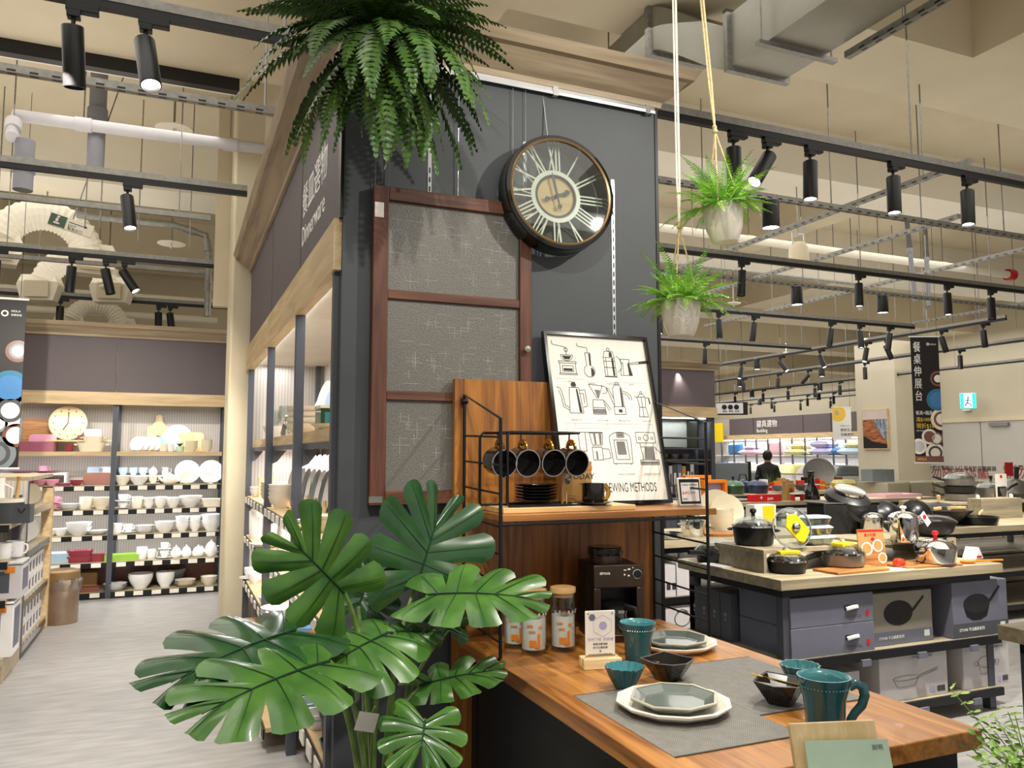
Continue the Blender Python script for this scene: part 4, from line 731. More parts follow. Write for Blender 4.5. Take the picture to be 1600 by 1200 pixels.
leaf((700, 985, 2.68), (690, 930, 2.72), (.2, -.8, .5), .8, 0, .2, 12, 'leaf_dk', (.03, .08))
tp = aty(573, 1128, 2.2)-PB; obj('hang_tag', B().box(-.028, .028, -.001, .001, -.026, .026, M=TR(tp, 0, R(8), R(15))), 'paper', mo); obj('tag_string', B().tube([tp+Vector((.01, 0, .02)), tp+Vector((.03, .03, .03))], .001, 4), 'ivory', mo)
# small bush in the corner of the photograph
bs = thing('small_bush', 'small light green leafy plant rising before the table corner', 'plant', (1.86, 1.28, .62)); rr = random.Random(9)
obj('pot', B().lathe([(0, 0), (.06, 0), (.075, .12), (.07, .12), (.055, .02), (0, .02)], 20), 'greyc', bs)
lv = B().add([(0, 0, 0), (.006, .007, .001), (.0065, .016, 0), (0, .024, -.002), (-.0065, .016, 0), (-.006, .007, .001)], [(0, 1, 2, 3), (0, 3, 4, 5)])
for k in range(30):
    a = rr.uniform(0, 2*PI); el = rr.uniform(.5, 1.4); L = rr.uniform(.12, .27); d = Vector((math.cos(a)*math.cos(el), math.sin(a)*math.cos(el), math.sin(el))); b = B(); base = Vector((.02*math.cos(a), .02*math.sin(a), .11)); pts = [base+d*L*i/6+Vector((0, 0, -.02*(i/6)**2)) for i in range(7)]
    b.tube(pts, .0012, 4)
    for i in range(1, 12):
        q = base+d*L*(i/11.5); M = Matrix.Translation(q) @ Euler((rr.uniform(-.6, .6), rr.uniform(-.6, .6), rr.uniform(0, 6.28))).to_matrix().to_4x4(); b.join(lv, M); b.join(lv, M @ Matrix.Rotation(PI, 4, 'Z'))
    obj('sprig', b, 'bush', bs, smooth=None)
st = tag(obj('plant_stand', B().box(-.18, .18, -.14, .14, .595, .62).box(-.16, -.13, -.12, -.09, 0, .595).box(.13, .16, -.12, -.09, 0, .595).box(-.16, -.13, .09, .12, 0, .595).box(.13, .16, .09, .12, 0, .595), 'black_metal', loc=(1.86, 1.28, 0)), 'low black stand under the small bush before the table', 'stand')
# ================================================================ on the display table
stripes('weave', '#454441', '#a29f97', 0, 48, .6, .3, .3)
_m = MT['weave']; _n = _m.node_tree.nodes; _l = _m.node_tree.links
_w2 = _n.new('ShaderNodeTexWave'); _w2.bands_direction = 'Y'; _w2.inputs['Scale'].default_value = 40; _tc = [x for x in _n if x.type == 'TEX_COORD'][0]; _l.new(_tc.outputs['Object'], _w2.inputs['Vector'])
_w1 = [x for x in _n if x.type == 'TEX_WAVE' and x != _w2][0]; _mu = _n.new('ShaderNodeMath'); _mu.operation = 'MULTIPLY'; _l.new(_w1.outputs['Fac'], _mu.inputs[0]); _l.new(_w2.outputs['Fac'], _mu.inputs[1])
_ma = [x for x in _n if x.type == 'MATH' and x.operation == 'MULTIPLY_ADD'][0]; _l.new(_mu.outputs[0], _ma.inputs[2])
for (x, y), lab in (((1.296, 1.888), 'grey woven placemat under the front white and grey plates'), ((1.683, 2.05), 'grey woven placemat under the black bowl with the gold fork')):
    t = thing('placemat', lab, 'placemat', (x, y, TT), 0, 'woven placemats'); obj('mat', B().box(-.193, .193, -.26, .26, 0, .0022), 'weave', t, bevel=.0008); obj('hem', B().box(-.193, .193, -.26, -.256, .0022, .0026).box(-.193, .193, .256, .26, .0022, .0026), 'placemat_d', t)
def poly_plate(n, r, h, flat, rim_w, sx=1, rot=0):
    k = 1/math.cos(PI/n)
    return B().lathe([(0, 0), (flat, 0), (flat*1.06, .003), (r*.985, h*.75), (r, h), (r-rim_w, h), (r-rim_w-.008, h-.004), (flat*.98, .009), (0, .008)], n, M=TR((0, 0, 0), rot, 0, 0, (sx*k, k, 1)))
for (x, y), who, mz in (((1.30, 1.925), 'front', .0027), ((1.715, 2.53), 'back', 0)):
    z = TT+mz
    tag(obj('dinner_plate', poly_plate(12, .155, .026, .115, .012, 1, .2), 'ivory', loc=(x, y, z), smooth=15), f"white twelve sided dinner plate under the grey plate, {'on the placemat' if who == 'front' else 'beside the teal tumbler'}", 'plate', 'white faceted dinner plates')
    t = thing('octagon_plate', f"grey green octagonal plate on the white plate {'over the placemat' if who == 'front' else 'at the far side of the table'}", 'plate', (x+.004, y, z+.0125), .15, 'grey octagonal plates')
    obj('plate_body', poly_plate(8, .115, .024, .082, .006, 1.06, PI/8), 'celadon', t, smooth=15)
    k = 1/math.cos(PI/8); obj('rim', B().lathe([(.107, .0238), (.107, .0252), (.1155, .0252), (.1155, .0225)], 8, M=TR((0, 0, 0), PI/8, 0, 0, (1.06*k, k, 1))), 'cel_rim', t, smooth=None)
# teal tumbler, mug, scalloped bowls
def tumbler(t, r0, r1, h, flare):
    pr = [(0, 0), (r0*.92, 0), (r0, .006), (r0*1.02, h*.25), (r0*1.10, h*.6), (r1*.95, h*.86), (r1, h), (r1*.965, h+.001), (r1*.9, h*.86), (r0*1.03, h*.6), (r0*.95, h*.25), (r0*.88, .012), (0, .01)]
    fl = lambda a, j: 1+(.012*math.cos(16*a) if 1 < j < 4 else 0)
    obj('cup_body', B().lathe(pr[:7], 48, fn=fl), 'teal', t, smooth=180); obj('interior', B().lathe(pr[6:], 48), 'teal_in', t, smooth=180)
    b = B(); zz = h*.84; rr_ = r1*.945
    for k in range(44): a = 2*PI*k/44; b.lathe([(0, -.0026), (.0026, 0), (0, .0026)], 5, M=Matrix.Translation((rr_*math.cos(a), rr_*math.sin(a), zz)))
    obj('bead_band', b, 'teal_in', t)['kind'] = 'stuff'
p = atz(997, 1033, TT); t = thing('teal_tumbler', 'teal glazed tumbler with a beaded band beside the acrylic sign', 'cup', tuple(p)); tumbler(t, .044, .0625, .132, 0)
p = atz(1290, 1147, TT); t = thing('teal_mug', 'tall teal mug with a curled handle at the table edge', 'mug', tuple(p), R(-32)); tumbler(t, .047, .066, .145, 0)
hp = [(.06, 0, .118), (.078, 0, .128), (.094, 0, .12), (.098, 0, .1), (.09, 0, .075), (.072, 0, .055), (.062, 0, .038), (.058, 0, .02)]
obj('handle', B().tube(hp, [.008, .009, .0095, .009, .0085, .008, .008, .006], 10, flat=1.4), 'teal', t)
def scallop(t, r0, r1, h):
    fl = lambda a, j: 1+(.13*abs(math.cos(7*a))-.05 if j in (2, 3, 4, 5, 6) else 0)
    pr = [(0, 0), (r0, 0), (r0*1.02, .004), (r1*.8, h*.55), (r1, h), (r1*.95, h), (r1*.74, h*.55), (r0*.9, .012), (0, .009)]
    obj('bowl_body', B().lathe(pr[:5], 64, fn=fl), 'teal', t, smooth=60); obj('interior', B().lathe(pr[4:], 64, fn=lambda a, j: 1+(.13*abs(math.cos(7*a))-.05 if j < 3 else 0)), 'teal_in', t, smooth=60)
t = thing('scalloped_bowl', 'small teal scalloped bowl in front of the acrylic sign', 'bowl', tuple(atz(976, 1075, TT)), 0, 'teal scalloped bowls'); scallop(t, .028, .057, .066)
t = thing('scalloped_bowl', 'small teal scalloped bowl partly behind the tall teal mug', 'bowl', (1.80, 1.975, TT+.0027), .2, 'teal scalloped bowls'); scallop(t, .028, .057, .06)
def carton_bowl(t, w, h, rot):
    ang = [45*i for i in range(8)]; out = []; inn = []
    b = B(); base = [(w*.5*math.cos(R(a))*(1.0 if i % 2 else .86), w*.5*math.sin(R(a))*(1.0 if i % 2 else .86)) for i, a in enumerate(ang)]
    top = [(w*math.cos(R(a))*(1.1 if i % 2 else .9), w*math.sin(R(a))*(1.1 if i % 2 else .9), h*(1.0 if i % 2 else .93)) for i, a in enumerate(ang)]
    vs = [(x, y, 0) for x, y in base]+top+[(x*.93, y*.93, z-.001) for x, y, z in top]+[(x*.9, y*.9, .006) for x, y in base]
    fs = [tuple(range(7, -1, -1)), tuple(24+i for i in range(8))]
    for i in range(8):
        j = (i+1) % 8; fs += [(i, j, 8+j, 8+i), (8+i, 8+j, 16+j, 16+i), (16+i, 16+j, 24+j, 24+i)]
    o = obj('bowl_body', B().add(vs, fs), 'blackc', t, smooth=None)
    b = B()
    for i in range(8):
        j = (i+1) % 8; b.tube([Vector(vs[8+i])+Vector((0, 0, .0005)), Vector(vs[8+j])+Vector((0, 0, .0005))], .0013, 4)
    obj('worn_rim', b, 'greyp', t)
    for s_ in (4,): obj('folded_flap', B().add([vs[8+(s_+7) % 8], vs[8+s_], vs[8+(s_+1) % 8], tuple(Vector(vs[16+s_])*.62+Vector((0, 0, h*.36)))], [(0, 1, 3), (1, 2, 3)]), 'blackc', t, smooth=None)
t = thing('folded_bowl', 'glossy black folded carton shaped bowl behind the front plates', 'bowl', tuple(atz(1044, 1062, TT)), R(20), 'black folded bowls'); carton_bowl(t, .078, .066, 0)
t = thing('folded_bowl', 'glossy black folded carton shaped bowl holding a gold fork', 'bowl', (1.615, 1.85, TT+.0027), R(32), 'black folded bowls'); carton_bowl(t, .078, .066, 0)
t = thing('gold_fork', 'slim gold fork lying across the black folded bowl', 'fork', (1.60, 1.86, TT+.064), R(0), rot=(R(4), R(-6), R(118)))
obj('handle', B().tube([(-.085, 0, .006), (-.02, 0, .003), (.035, 0, .002)], [.003, .0022, .0018], 6, flat=1.5), 'gold', t)
for k in (-1, 0, 1): obj('tine', B().tube([(.034, k*.003, .002), (.045, k*.0045, .0), (.068, k*.0042, .003)], .0012, 5), 'gold', t)
obj('fork_head', B().box(.03, .047, -.006, .006, 0, .003), 'gold', t)
# acrylic sign
p = atz(938, 1042, TT); t = thing('acrylic_sign', 'clear acrylic notice card slotted in a pine block', 'sign', tuple(p), R(-12))
obj('block', B().box(-.066, .066, -.032, -.004, 0, .034).box(-.066, .066, .004, .03, 0, .034).box(-.066, .066, -.004, .004, 0, .012), 'pine', t, bevel=.002)
pn = obj('card', B().box(-.052, .052, -.0022, .0022, .0125, .185), 'paper', t, bevel=.002)
obj('screw', B().lathe([(0, 0), (.003, 0), (.003, .002), (0, .002)], 8, M=TR((-.042, -.0022, .176), 0, R(90))), 'steel', pn); obj('screw', B().lathe([(0, 0), (.003, 0), (.003, .002), (0, .002)], 8, M=TR((.042, -.0022, .176), 0, R(90))), 'steel', pn)
obj('hexagon_mark', B().lathe([(0, 0), (.0125, 0), (.0125, .0005), (0, .0005)], 6, M=TR((-.028, -.0023, .163), 0, R(90), R(0))), 'boxgrey', pn); b = B()
for k in range(6): a, c = R(60*k+30), R(60*k+90); b.tube([(.008+.036*math.cos(a), -.0026, .135+.036*math.sin(a)), (.008+.036*math.cos(c), -.0026, .135+.036*math.sin(c))], .0006, 4)
b.lathe([(0, 0), (.014, 0), (.014, .0004), (0, .0004)], 20, M=TR((.01, -.0023, .135), 0, R(90))); obj('emblem', b, 'lilac', pn)
text('限時下殺 滿額禮', .0125, 'lilac', pn, face_m((-.045, -.0024, .086)), ext=.0002)
for k, (s_, sz) in enumerate((('單筆消費滿額', .0085), ('即可加價換購', .0085), ('或', .008), ('指定商品享會員優惠價格', .0078))): text(s_, sz, 'ink', pn, face_m((0, -.0024, .072-.0115*k)), ext=.0002, align='CENTER')
obj('footer_band', B().box(-.051, .051, -.0025, -.0022, .0345, .040), 'kraft', pn)
# storage jars
def jar(px_, py_, lab, lidz):
    p = atz(px_, py_, TT); t = thing('storage_jar', lab, 'jar', tuple(p), R(-24), 'glass storage jars'); r, h = .0465, .205
    obj('glass_body', B().lathe([(0, 0), (r*.9, 0), (r, .01), (r, h*.93), (r*.93, h), (r*.9, h)], 36), 'glassj', t)
    lid = obj('lid', B().lathe([(0, h-.012), (r*.86, h-.012), (r*.86, h+.001), (r*1.0, h+.003), (r*1.03, h+.012), (r*1.0, h+.021), (r*.8, h+.0235), (0, h+.021)], 36), 'bamboo', t); obj('seal_ring', B().lathe([(r*.86, h-.011), (r*.905, h-.009), (r*.905, h-.004), (r*.86, h-.002)], 30), 'plastic', lid)
    pk = obj('paper_insert', B().lathe([(r*.9, .02), (r*.9, h*.62), (r*.88, h*.62), (r*.88, .02)], 36, sx=1, sy=1), 'white', t)
    def wrap(a, z): return Matrix.Translation((r*1.004*math.sin(R(a)), -r*1.004*math.cos(R(a)), z)) @ Matrix.Rotation(R(a), 4, 'Z') @ Matrix.Rotation(R(90), 4, 'X')
    for k, ch in enumerate('STORAGE'): text(ch, .0165, 'orange' if ch == 'O' else 'whitetxt', t, wrap(-38+21*k, h*.67), ext=.0002, align='CENTER')
    b = B()
    for a, z, w, hh in ((-18, .105, .024, .0045), (-8, .085, .024, .0045), (-4, .045, .026, .02), (16, .034, .022, .008), (22, .052, .008, .05), (30, .1, .014, .006)):
        b.cb((0, 0, 0), (w, hh, .0005), M=wrap(a, z))
    obj('printed_marks', b, 'orange', t)
jar(880, 1016, 'glass storage jar with cork coloured lid standing by the coffee maker', 0); jar(834, 1021, 'glass storage jar with wooden lid, front one of three under the leaf', 0); jar(806, 1011, 'glass storage jar with wooden lid half hidden behind the monstera leaf', 0)
# coffee maker
p = atz(967, 1004, TT); cm = thing('coffee_maker', 'black drip coffee maker with a coppery front frame and glass carafe', 'coffee maker', (p.x, p.y, TT), R(-13))
obj('body', B().box(-.095, .095, .10, .235, 0, .285).box(-.095, .095, 0, .10, 0, .028).box(-.095, .095, -.0, .10, .2, .285).box(-.095, -.078, 0, .10, .028, .2).box(.078, .095, 0, .10, .028, .2), 'black', cm, bevel=.004)
obj('hopper', B().lathe([(0, .285), (.06, .285), (.06, .292), (.064, .292), (.064, .318), (0, .318)], 36, M=Matrix.Translation((-.02, .1, 0))), 'copper', cm); obj('hopper_lid', B().lathe([(0, .318), (.068, .318), (.07, .322), (.07, .345), (.066, .349), (0, .349)], 36, M=Matrix.Translation((-.02, .1, 0))), 'blackgloss', cm)
ff = obj('front_frame', B().box(-.098, .098, -.008, 0, .205, .29).box(-.098, -.07, -.008, 0, 0, .205).box(.07, .098, -.008, 0, 0, .205).box(-.07, .07, -.008, 0, 0, .03), 'copper', cm, bevel=.004)
text('siroca', .017, 'whitetxt', ff, face_m((-.075, -.0085, .255)), ext=.0003, bold=.0003)
kn = obj('dial', B().lathe([(0, 0), (.016, 0), (.015, .012), (0, .013)], 24, M=TR((.072, -.008, .255), 0, R(90))), 'black', ff); obj('dial_ring', B().lathe([(.015, 0), (.018, 0), (.018, .005), (.015, .006)], 24, M=TR((.072, -.008, .255), 0, R(90))), 'steel', ff)
obj('icons', B().box(.02, .03, -.009, -.008, .268, .272).box(.036, .046, -.009, -.008, .27, .276).box(.02, .026, -.009, -.008, .25, .256).box(.036, .043, -.009, -.008, .246, .252).box(.054, .058, -.009, -.008, .276, .28), 'whitetxt', ff)
cf = obj('carafe', B().lathe([(0, 0), (.05, 0), (.056, .008), (.06, .045), (.055, .085), (.05, .095), (.047, .095), (.052, .084), (.056, .045), (.05, .012), (0, .008)], 32, M=Matrix.Translation((0, .045, .03))), 'glassj', cm); obj('carafe_lid', B().lathe([(0, .095), (.053, .093), (.055, .104), (.03, .116), (0, .118)], 28, M=Matrix.Translation((0, .045, .03))), 'black', cm)
obj('carafe_handle', B().tube([(.03, .01, .13), (.058, -.02, .125), (.066, -.03, .09), (.052, -.02, .05)], .009, 8, flat=1.5), 'black', cm); obj('carafe_band', B().lathe([(.0555, .08), (.058, .08), (.058, .09), (.0545, .09)], 30, M=Matrix.Translation((0, .045, .03))), 'steel', cm)
# card stand on a plinth near the camera
c = atd(1322, 1216, 1.5); t = thing('card_stand', 'pale pine card stand holding a mint card at the near edge', 'card stand', (c.x, c.y, c.z), R(-16))
obj('backboard', B().box(-.088, .088, .018, .03, 0, .098, M=TR((0, 0, 0), 0, R(-16))), 'pinev', t, bevel=.002); obj('base', B().box(-.088, .088, -.035, .03, 0, .012), 'pinev', t, bevel=.002)
cd = obj('mint_card', B().box(-.072, .092, -.006, -.002, .012, .066, M=TR((0, 0, 0), R(-3), R(-18))), 'mintc', t); text('說明', .011, 'ink_soft', cd, TR((0, 0, 0), R(-3), R(-18)) @ face_m((.058, -.0064, .048)), ext=.0002); obj('black_mark', B().box(-.07, -.05, -.0064, -.006, .012, .018, M=TR((0, 0, 0), R(-3), R(-18))), 'black', cd)
tag(obj('plinth', B().box(-.07, .07, -.045, .05, 0, c.z-.02).box(-.085, .085, -.055, .06, c.z-.02, c.z), 'charcoal', loc=(c.x, c.y-.02, 0), rz=R(-16), bevel=.004), 'dark plinth under the pale pine card stand', 'plinth')
# ================================================================ generic shop ware
def ware(kind, w, h):
    r = w/2; b = B()
    if kind == 'bowl': b.lathe([(0, 0), (r*.5, 0), (r*.52, h*.08), (r*.85, h*.5), (r, h), (r*.95, h), (r*.8, h*.5), (r*.45, h*.12), (0, h*.1)], 24)
    elif kind == 'plate': b.lathe([(0, 0), (r*.6, 0), (r*.65, h*.2), (r, h), (r*.97, h), (r*.62, h*.4), (0, h*.35)], 28)
    elif kind == 'mug': b.lathe([(0, 0), (r*.62, 0), (r*.7, h*.05), (r*.74, h*.5), (r*.76, h), (r*.7, h), (r*.68, h*.12), (0, h*.1)], 20).tube([(r*.7, 0, h*.8), (r*.98, 0, h*.75), (r*1.05, 0, h*.5), (r*.9, 0, h*.25), (r*.7, 0, h*.2)], r*.08, 6)
    elif kind == 'cup': b.lathe([(0, 0), (r*.35, 0), (r*.4, h*.08), (r*.68, h*.5), (r*.74, h), (r*.69, h), (r*.62, h*.5), (0, h*.15)], 20).tube([(r*.68, 0, h*.8), (r*.98, 0, h*.8), (r*.98, 0, h*.45), (r*.6, 0, h*.35)], r*.07, 6)
    elif kind == 'cupsaucer': b.lathe([(0, 0), (r*.5, 0), (r, h*.16), (r*.98, h*.2), (r*.4, h*.08), (0, h*.08)], 24).join(ware('cup', w*.78, h*.86), Matrix.Translation((0, 0, h*.1)))
    elif kind == 'pot': b.lathe([(0, 0), (r*.55, 0), (r*.8, h*.15), (r*.85, h*.4), (r*.62, h*.62), (r*.66, h*.64), (r*.4, h*.8), (r*.1, h*.86), (r*.16, h*.93), (0, h)], 20)
    elif kind == 'teapot': b.lathe([(0, 0), (r*.4, 0), (r*.62, h*.2), (r*.64, h*.45), (r*.42, h*.72), (r*.44, h*.74), (r*.2, h*.86), (r*.07, h*.9), (r*.1, h*.96), (0, h)], 24).tube([(r*.55, 0, h*.6), (r*.95, 0, h*.6), (r*1.0, 0, h*.35), (r*.55, 0, h*.2)], r*.07, 6).tube([(-r*.5, 0, h*.25), (-r*.75, 0, h*.4), (-r*1.0, 0, h*.65)], [r*.14, r*.1, r*.06], 8)
    elif kind == 'pitcher': b.lathe([(0, 0), (r*.5, 0), (r*.62, h*.3), (r*.45, h*.75), (r*.5, h), (r*.45, h), (r*.4, h*.75), (0, h*.1)], 20).tube([(r*.45, 0, h*.85), (r*.95, 0, h*.75), (r*.85, 0, h*.35), (r*.55, 0, h*.25)], r*.07, 6).add([(-r*.4, -.2*r, h), (-r*.75, 0, h*1.02), (-r*.4, .2*r, h), (-r*.45, 0, h*.8)], [(0, 1, 3), (1, 2, 3)])
    elif kind == 'dish': 
        for x0, z0, x1, z1 in ((.82, 0, 1, h),): 
            n = 24; P = lambda k, z: [(r*k*max(-1, min(1, 1.25*math.cos(2*PI*i/n))), r*.7*k*max(-1, min(1, 1.25*math.sin(2*PI*i/n))), z) for i in range(n)]
            vs = P(.8, 0)+P(1, h)+P(.93, h)+P(.76, h*.2); fs = [tuple(range(n-1, -1, -1)), tuple(3*n+i for i in range(n))]
            for q in range(3): fs += [(q*n+i, q*n+(i+1) % n, (q+1)*n+(i+1) % n, (q+1)*n+i) for i in range(n)]
            b.add(vs, fs)
    elif kind == 'casserole': b.join(ware('dish', w*.82, h)).box(-r, -r*.78, -r*.2, r*.2, h*.7, h*.85).box(r*.78, r, -r*.2, r*.2, h*.7, h*.85)
    elif kind == 'tray': b.box(-r, r, -r*.5, r*.5, 0, h*.2).box(-r, r, -r*.5, -r*.46, h*.2, h).box(-r, r, r*.46, r*.5, h*.2, h).box(-r, -r+r*.05, -r*.46, r*.46, h*.2, h).box(r-r*.05, r, -r*.46, r*.46, h*.2, h)
    elif kind == 'box': b.box(-r, r, -r*.6, r*.6, 0, h*.96).box(-r*.98, r*.98, -r*.59, r*.59, h*.96, h)
    elif kind == 'wine': b.lathe([(0, 0), (r*.75, 0), (r*.7, h*.015), (r*.08, h*.03), (r*.07, h*.4), (r*.5, h*.48), (r*.95, h*.68), (r*.8, h), (r*.77, h), (r*.9, h*.68), (0, h*.45)], 24)
    elif kind == 'upplate':   # plate standing on its rim, leaning back
        b.join(ware('plate', h, h*.1), TR((0, 0, h*.49), 0, R(80)))
    elif kind == 'board': 
        c = r*.25; pl = [(-r, 0), (r, 0), (r, h-c), (r-c*.3, h-c*.3), (r-c, h), (-r+c, h), (-r+c*.3, h-c*.3), (-r, h-c)]
        b.prism(pl, 0, .016, M=TR((0, 0, 0), 0, R(82)))
    elif kind == 'handleboard':
        pl = [(-r, 0), (r, 0), (r, h*.66), (r*.55, h*.7), (r*.3, h*.82), (r*.25, h*.97), (0, h), (-r*.25, h*.97), (-r*.3, h*.82), (-r*.55, h*.7), (-r, h*.66)]; b.prism(pl, 0, .016, M=TR((0, 0, 0), 0, R(82)))
    elif kind == 'basket': b.lathe([(0, 0), (r*.75, 0), (r, h), (r*.92, h), (r*.7, h*.08), (0, h*.06)], 20)
    elif kind == 'riser': b.box(-r, r, -r*.3, r*.3, h*.85, h).box(-r, -r*.96, -r*.3, r*.3, 0, h*.85).box(r*.96, r, -r*.3, r*.3, 0, h*.85)
    return b
NM = dict(bowl='bowl', plate='plate', mug='mug', cup='teacup', cupsaucer='cup_and_saucer', pot='sugar_pot', teapot='teapot', pitcher='pitcher', dish='oven_dish', casserole='casserole_dish', tray='tray', box='gift_box', wine='wine_glass', upplate='display_plate', board='cutting_board', handleboard='cutting_board', basket='basket', riser='display_riser')
CT = dict(cupsaucer='cup', upplate='plate', handleboard='board', board='board', pot='sugar pot', wine='glass', dish='dish', casserole='dish', riser='riser', cup='cup')
def put(kind, X, Y, z, w, h, m, lab, n=1, step=.3, group=None, rz=0, name=None, cat=None, dx=0):
    key = (kind, round(w, 3), round(h, 3), m); nm = name or NM[kind]
    if key not in _cache: _cache[key] = mesh_of(ware(kind, w, h), nm, m, 50)
    out = []
    for i in range(n):
        o = obj(nm, _cache[key], m, loc=(X+dx*i, Y, z+i*h*step), rz=rz); tag(o, lab, cat or CT.get(kind, nm.replace('_', ' ')), group or ((lab[:60]+' group') if n > 1 else None)); out.append(o)
    return out
# ---- tableware shelving at the aisle end; x and width in photo pixels at the shelf front
PXM = 1240/9.05
def bk(kind, cx, w, h, m, sh, lab, dy=.14, n=1, step=.3, up=0, **k):
    X = aty(cx, 700, BY+dy).x; put(kind, X, BY+dy, BZ[sh]+up, w/PXM*(1+dy/10), h/PXM, m, lab, n, step, **k)
S1, S2, S3, S4, S5, S6 = range(6)
# top shelf, pink bay
bk('board', 62, 44, 50, 'acacia', S1, 'rounded brown cutting board with a slot at the top shelf end', .40)
bk('tray', 52, 52, 14, 'pinkc', S1, 'long pink tray on the top shelf before the brown board', .12); bk('board', 66, 34, 25, 'pinkp', S1, 'pink divided plate standing on the top shelf', .26, name='divided_plate', cat='plate')
bk('riser', 128, 88, 17, 'pine', S1, 'low pine riser under the round wooden clock', .26)
X = aty(105, 690, BY+.3).x; t = thing('shelf_clock', 'round pale wooden clock leaning on the top shelf riser', 'clock', (X, BY+.3, BZ[0]+17/PXM), rot=(R(-8), 0, 0)); r_ = 25/PXM
obj('face', B().lathe([(0, 0), (r_, 0), (r_, .03), (r_*.94, .03), (r_*.92, .02), (0, .02)], 40, M=TR((0, 0, r_), 0, R(90))), 'pine', t); b = B()
for k in range(12): a = R(30*k); b.box(-.006, .006, -.022, -.0205, r_*.74, r_*.82, M=Matrix.Translation((0, 0, r_)) @ Matrix.Rotation(a, 4, 'Y'))
obj('hour_marks', b, 'ink_soft', t); obj('minute_hand', B().box(-.004, .004, -.024, -.022, 0, r_*.66, M=Matrix.Translation((0, 0, r_))), 'ink', t); obj('hour_hand', B().box(-.005, .005, -.024, -.022, 0, r_*.5, M=Matrix.Translation((0, 0, r_)) @ Matrix.Rotation(R(210), 4, 'Y')), 'ink', t)
bk('mug', 108, 15, 10, 'redc', S1, 'small red cup in front of the pine riser', .08); bk('cup', 126, 14, 7, 'mauve', S1, 'small mauve cup on the pine riser', .26, up=17/PXM); bk('casserole', 143, 44, 13, 'cream_c', S1, 'lower pale casserole dish on the top shelf', .07); bk('casserole', 145, 32, 9, 'cream_c', S1, 'upper pale casserole stacked on the other casserole', .07, up=13/PXM)
bk('board', 144, 22, 16, 'paper', S1, 'white printed card standing above the pale casseroles', .27, up=17/PXM, name='info_card', cat='card')
# top shelf, white bay
bk('handleboard', 247, 32, 58, 'pinev', S1, 'pale cutting board with a rope handle on the top shelf', .42); bk('upplate', 277, 34, 42, 'bluew', S1, 'pale blue plate standing high behind the top shelf ware', .38); bk('upplate', 264, 33, 30, 'porcelain', S1, 'white plate with a grey ring standing in the top shelf centre', .24)
for k in range(5): bk('upplate', 215+9*k, 22, 23, 'porcelain' if k != 4 else 'bluew', S1, 'scalloped plate standing in the small wooden plate rack', .2, group='scalloped plates in the rack', rz=R(-35))
bk('riser', 226, 46, 3, 'pine', S1, 'small wooden plate rack under the scalloped plates', .2, name='plate_rack', cat='rack'); bk('board', 298, 36, 30, 'pinev', S1, 'square pine board leaning behind the striped bowls', .33)
bk('bowl', 299, 18, 9, 'cream_c', S1, 'striped cream bowl in the stack before the pine board', .08, n=3, step=.42); bk('bowl', 323, 16, 9, 'cream_c', S1, 'striped cream bowl in the stack at the top shelf end', .08, n=4, step=.35)
bk('mug', 256, 15, 12, 'ivory', S1, 'cream cup before the standing white plate', .06); bk('mug', 267, 13, 12, 'porcelain', S1, 'white cup next to the mint cup', .06); bk('mug', 281, 16, 8, 'mintc', S1, 'mint green cup with a tiny plant', .06)
for cx, up in ((248, 20), (281, 8)):
    X = aty(cx, 690, BY+.1).x; bb = B()
    for k in range(10): a = 2*PI*k/10; bb.add([(0, 0, 0), (.022*math.cos(a)+.008, .022*math.sin(a), .03), (.04*math.cos(a), .04*math.sin(a), .045), (.022*math.cos(a)-.008, .022*math.sin(a), .032)], [(0, 1, 2, 3)])
    tag(obj('succulent', bb, 'dkgreen', loc=(X, BY+(.06 if up == 8 else .3), BZ[0]+(up-1)/PXM), smooth=None), 'tiny dark green plant ' + ('in the mint cup' if up == 8 else 'behind the scalloped plates'), 'plant')
bk('box', 246, 12, 20, 'ivory', S1, 'small ivory block behind the scalloped plates', .3, name='plant_block', cat='block')
# second shelf
bk('riser', 45, 98, 18, 'white', S2, 'white riser across the pink ware on the second shelf', .3); bk('mug', 69, 16, 9, 'pinkl', S2, 'pink cup on top of the white riser', .3, up=18/PXM+.01); bk('plate', 75, 36, 3, 'pinkc', S2, 'pink saucer plate on the white riser', .3, up=18/PXM); bk('plate', 36, 34, 3, 'pinkc', S2, 'dark pink plate at the end of the white riser', .3, up=18/PXM)
for cx, w, h, m, l in ((15, 24, 6, 'pinkc', 'dark pink dish under the white riser by the banner'), (40, 26, 10, 'pinkc', 'deep pink bowl under the white riser'), (65, 20, 9, 'pinkp', 'mauve pink cup under the white riser'), (84, 18, 9, 'pinkl', 'light pink cup at the open end of the riser'), (103, 22, 4, 'pinkc', 'flat pink plate beside the white riser'), (122, 18, 8, 'redc', 'stacked red bowl between the riser and the brown tray')): bk('bowl' if h > 4 else 'plate', cx, w, h, m, S2, l, .1)
bk('board', 150, 20, 26, 'bluew', S2, 'pale square plate behind the brown tray', .36, name='square_plate', cat='plate'); bk('board', 168, 20, 26, 'porcelain', S2, 'white square plate beside the slate post', .36, name='square_plate', cat='plate'); bk('board', 155, 38, 18, 'brownc', S2, 'brown divided tray on a wooden easel', .16, name='divided_tray', cat='tray')
bk('riser', 232, 92, 13, 'white', S2, 'white riser carrying three small cups and a sugar pot', .32)
for k, cx in enumerate((194, 210, 225)): bk('cup', cx, 17, 12, 'bluew', S2, f'pale blue patterned cup, {ORD[k]} from the slate post on the riser', .32, up=13/PXM)
bk('pot', 241, 14, 15, 'porcelain', S2, 'white sugar pot on the second shelf riser', .32, up=13/PXM); bk('pitcher', 260, 17, 12, 'porcelain', S2, 'white creamer on the second shelf riser', .32, up=13/PXM)
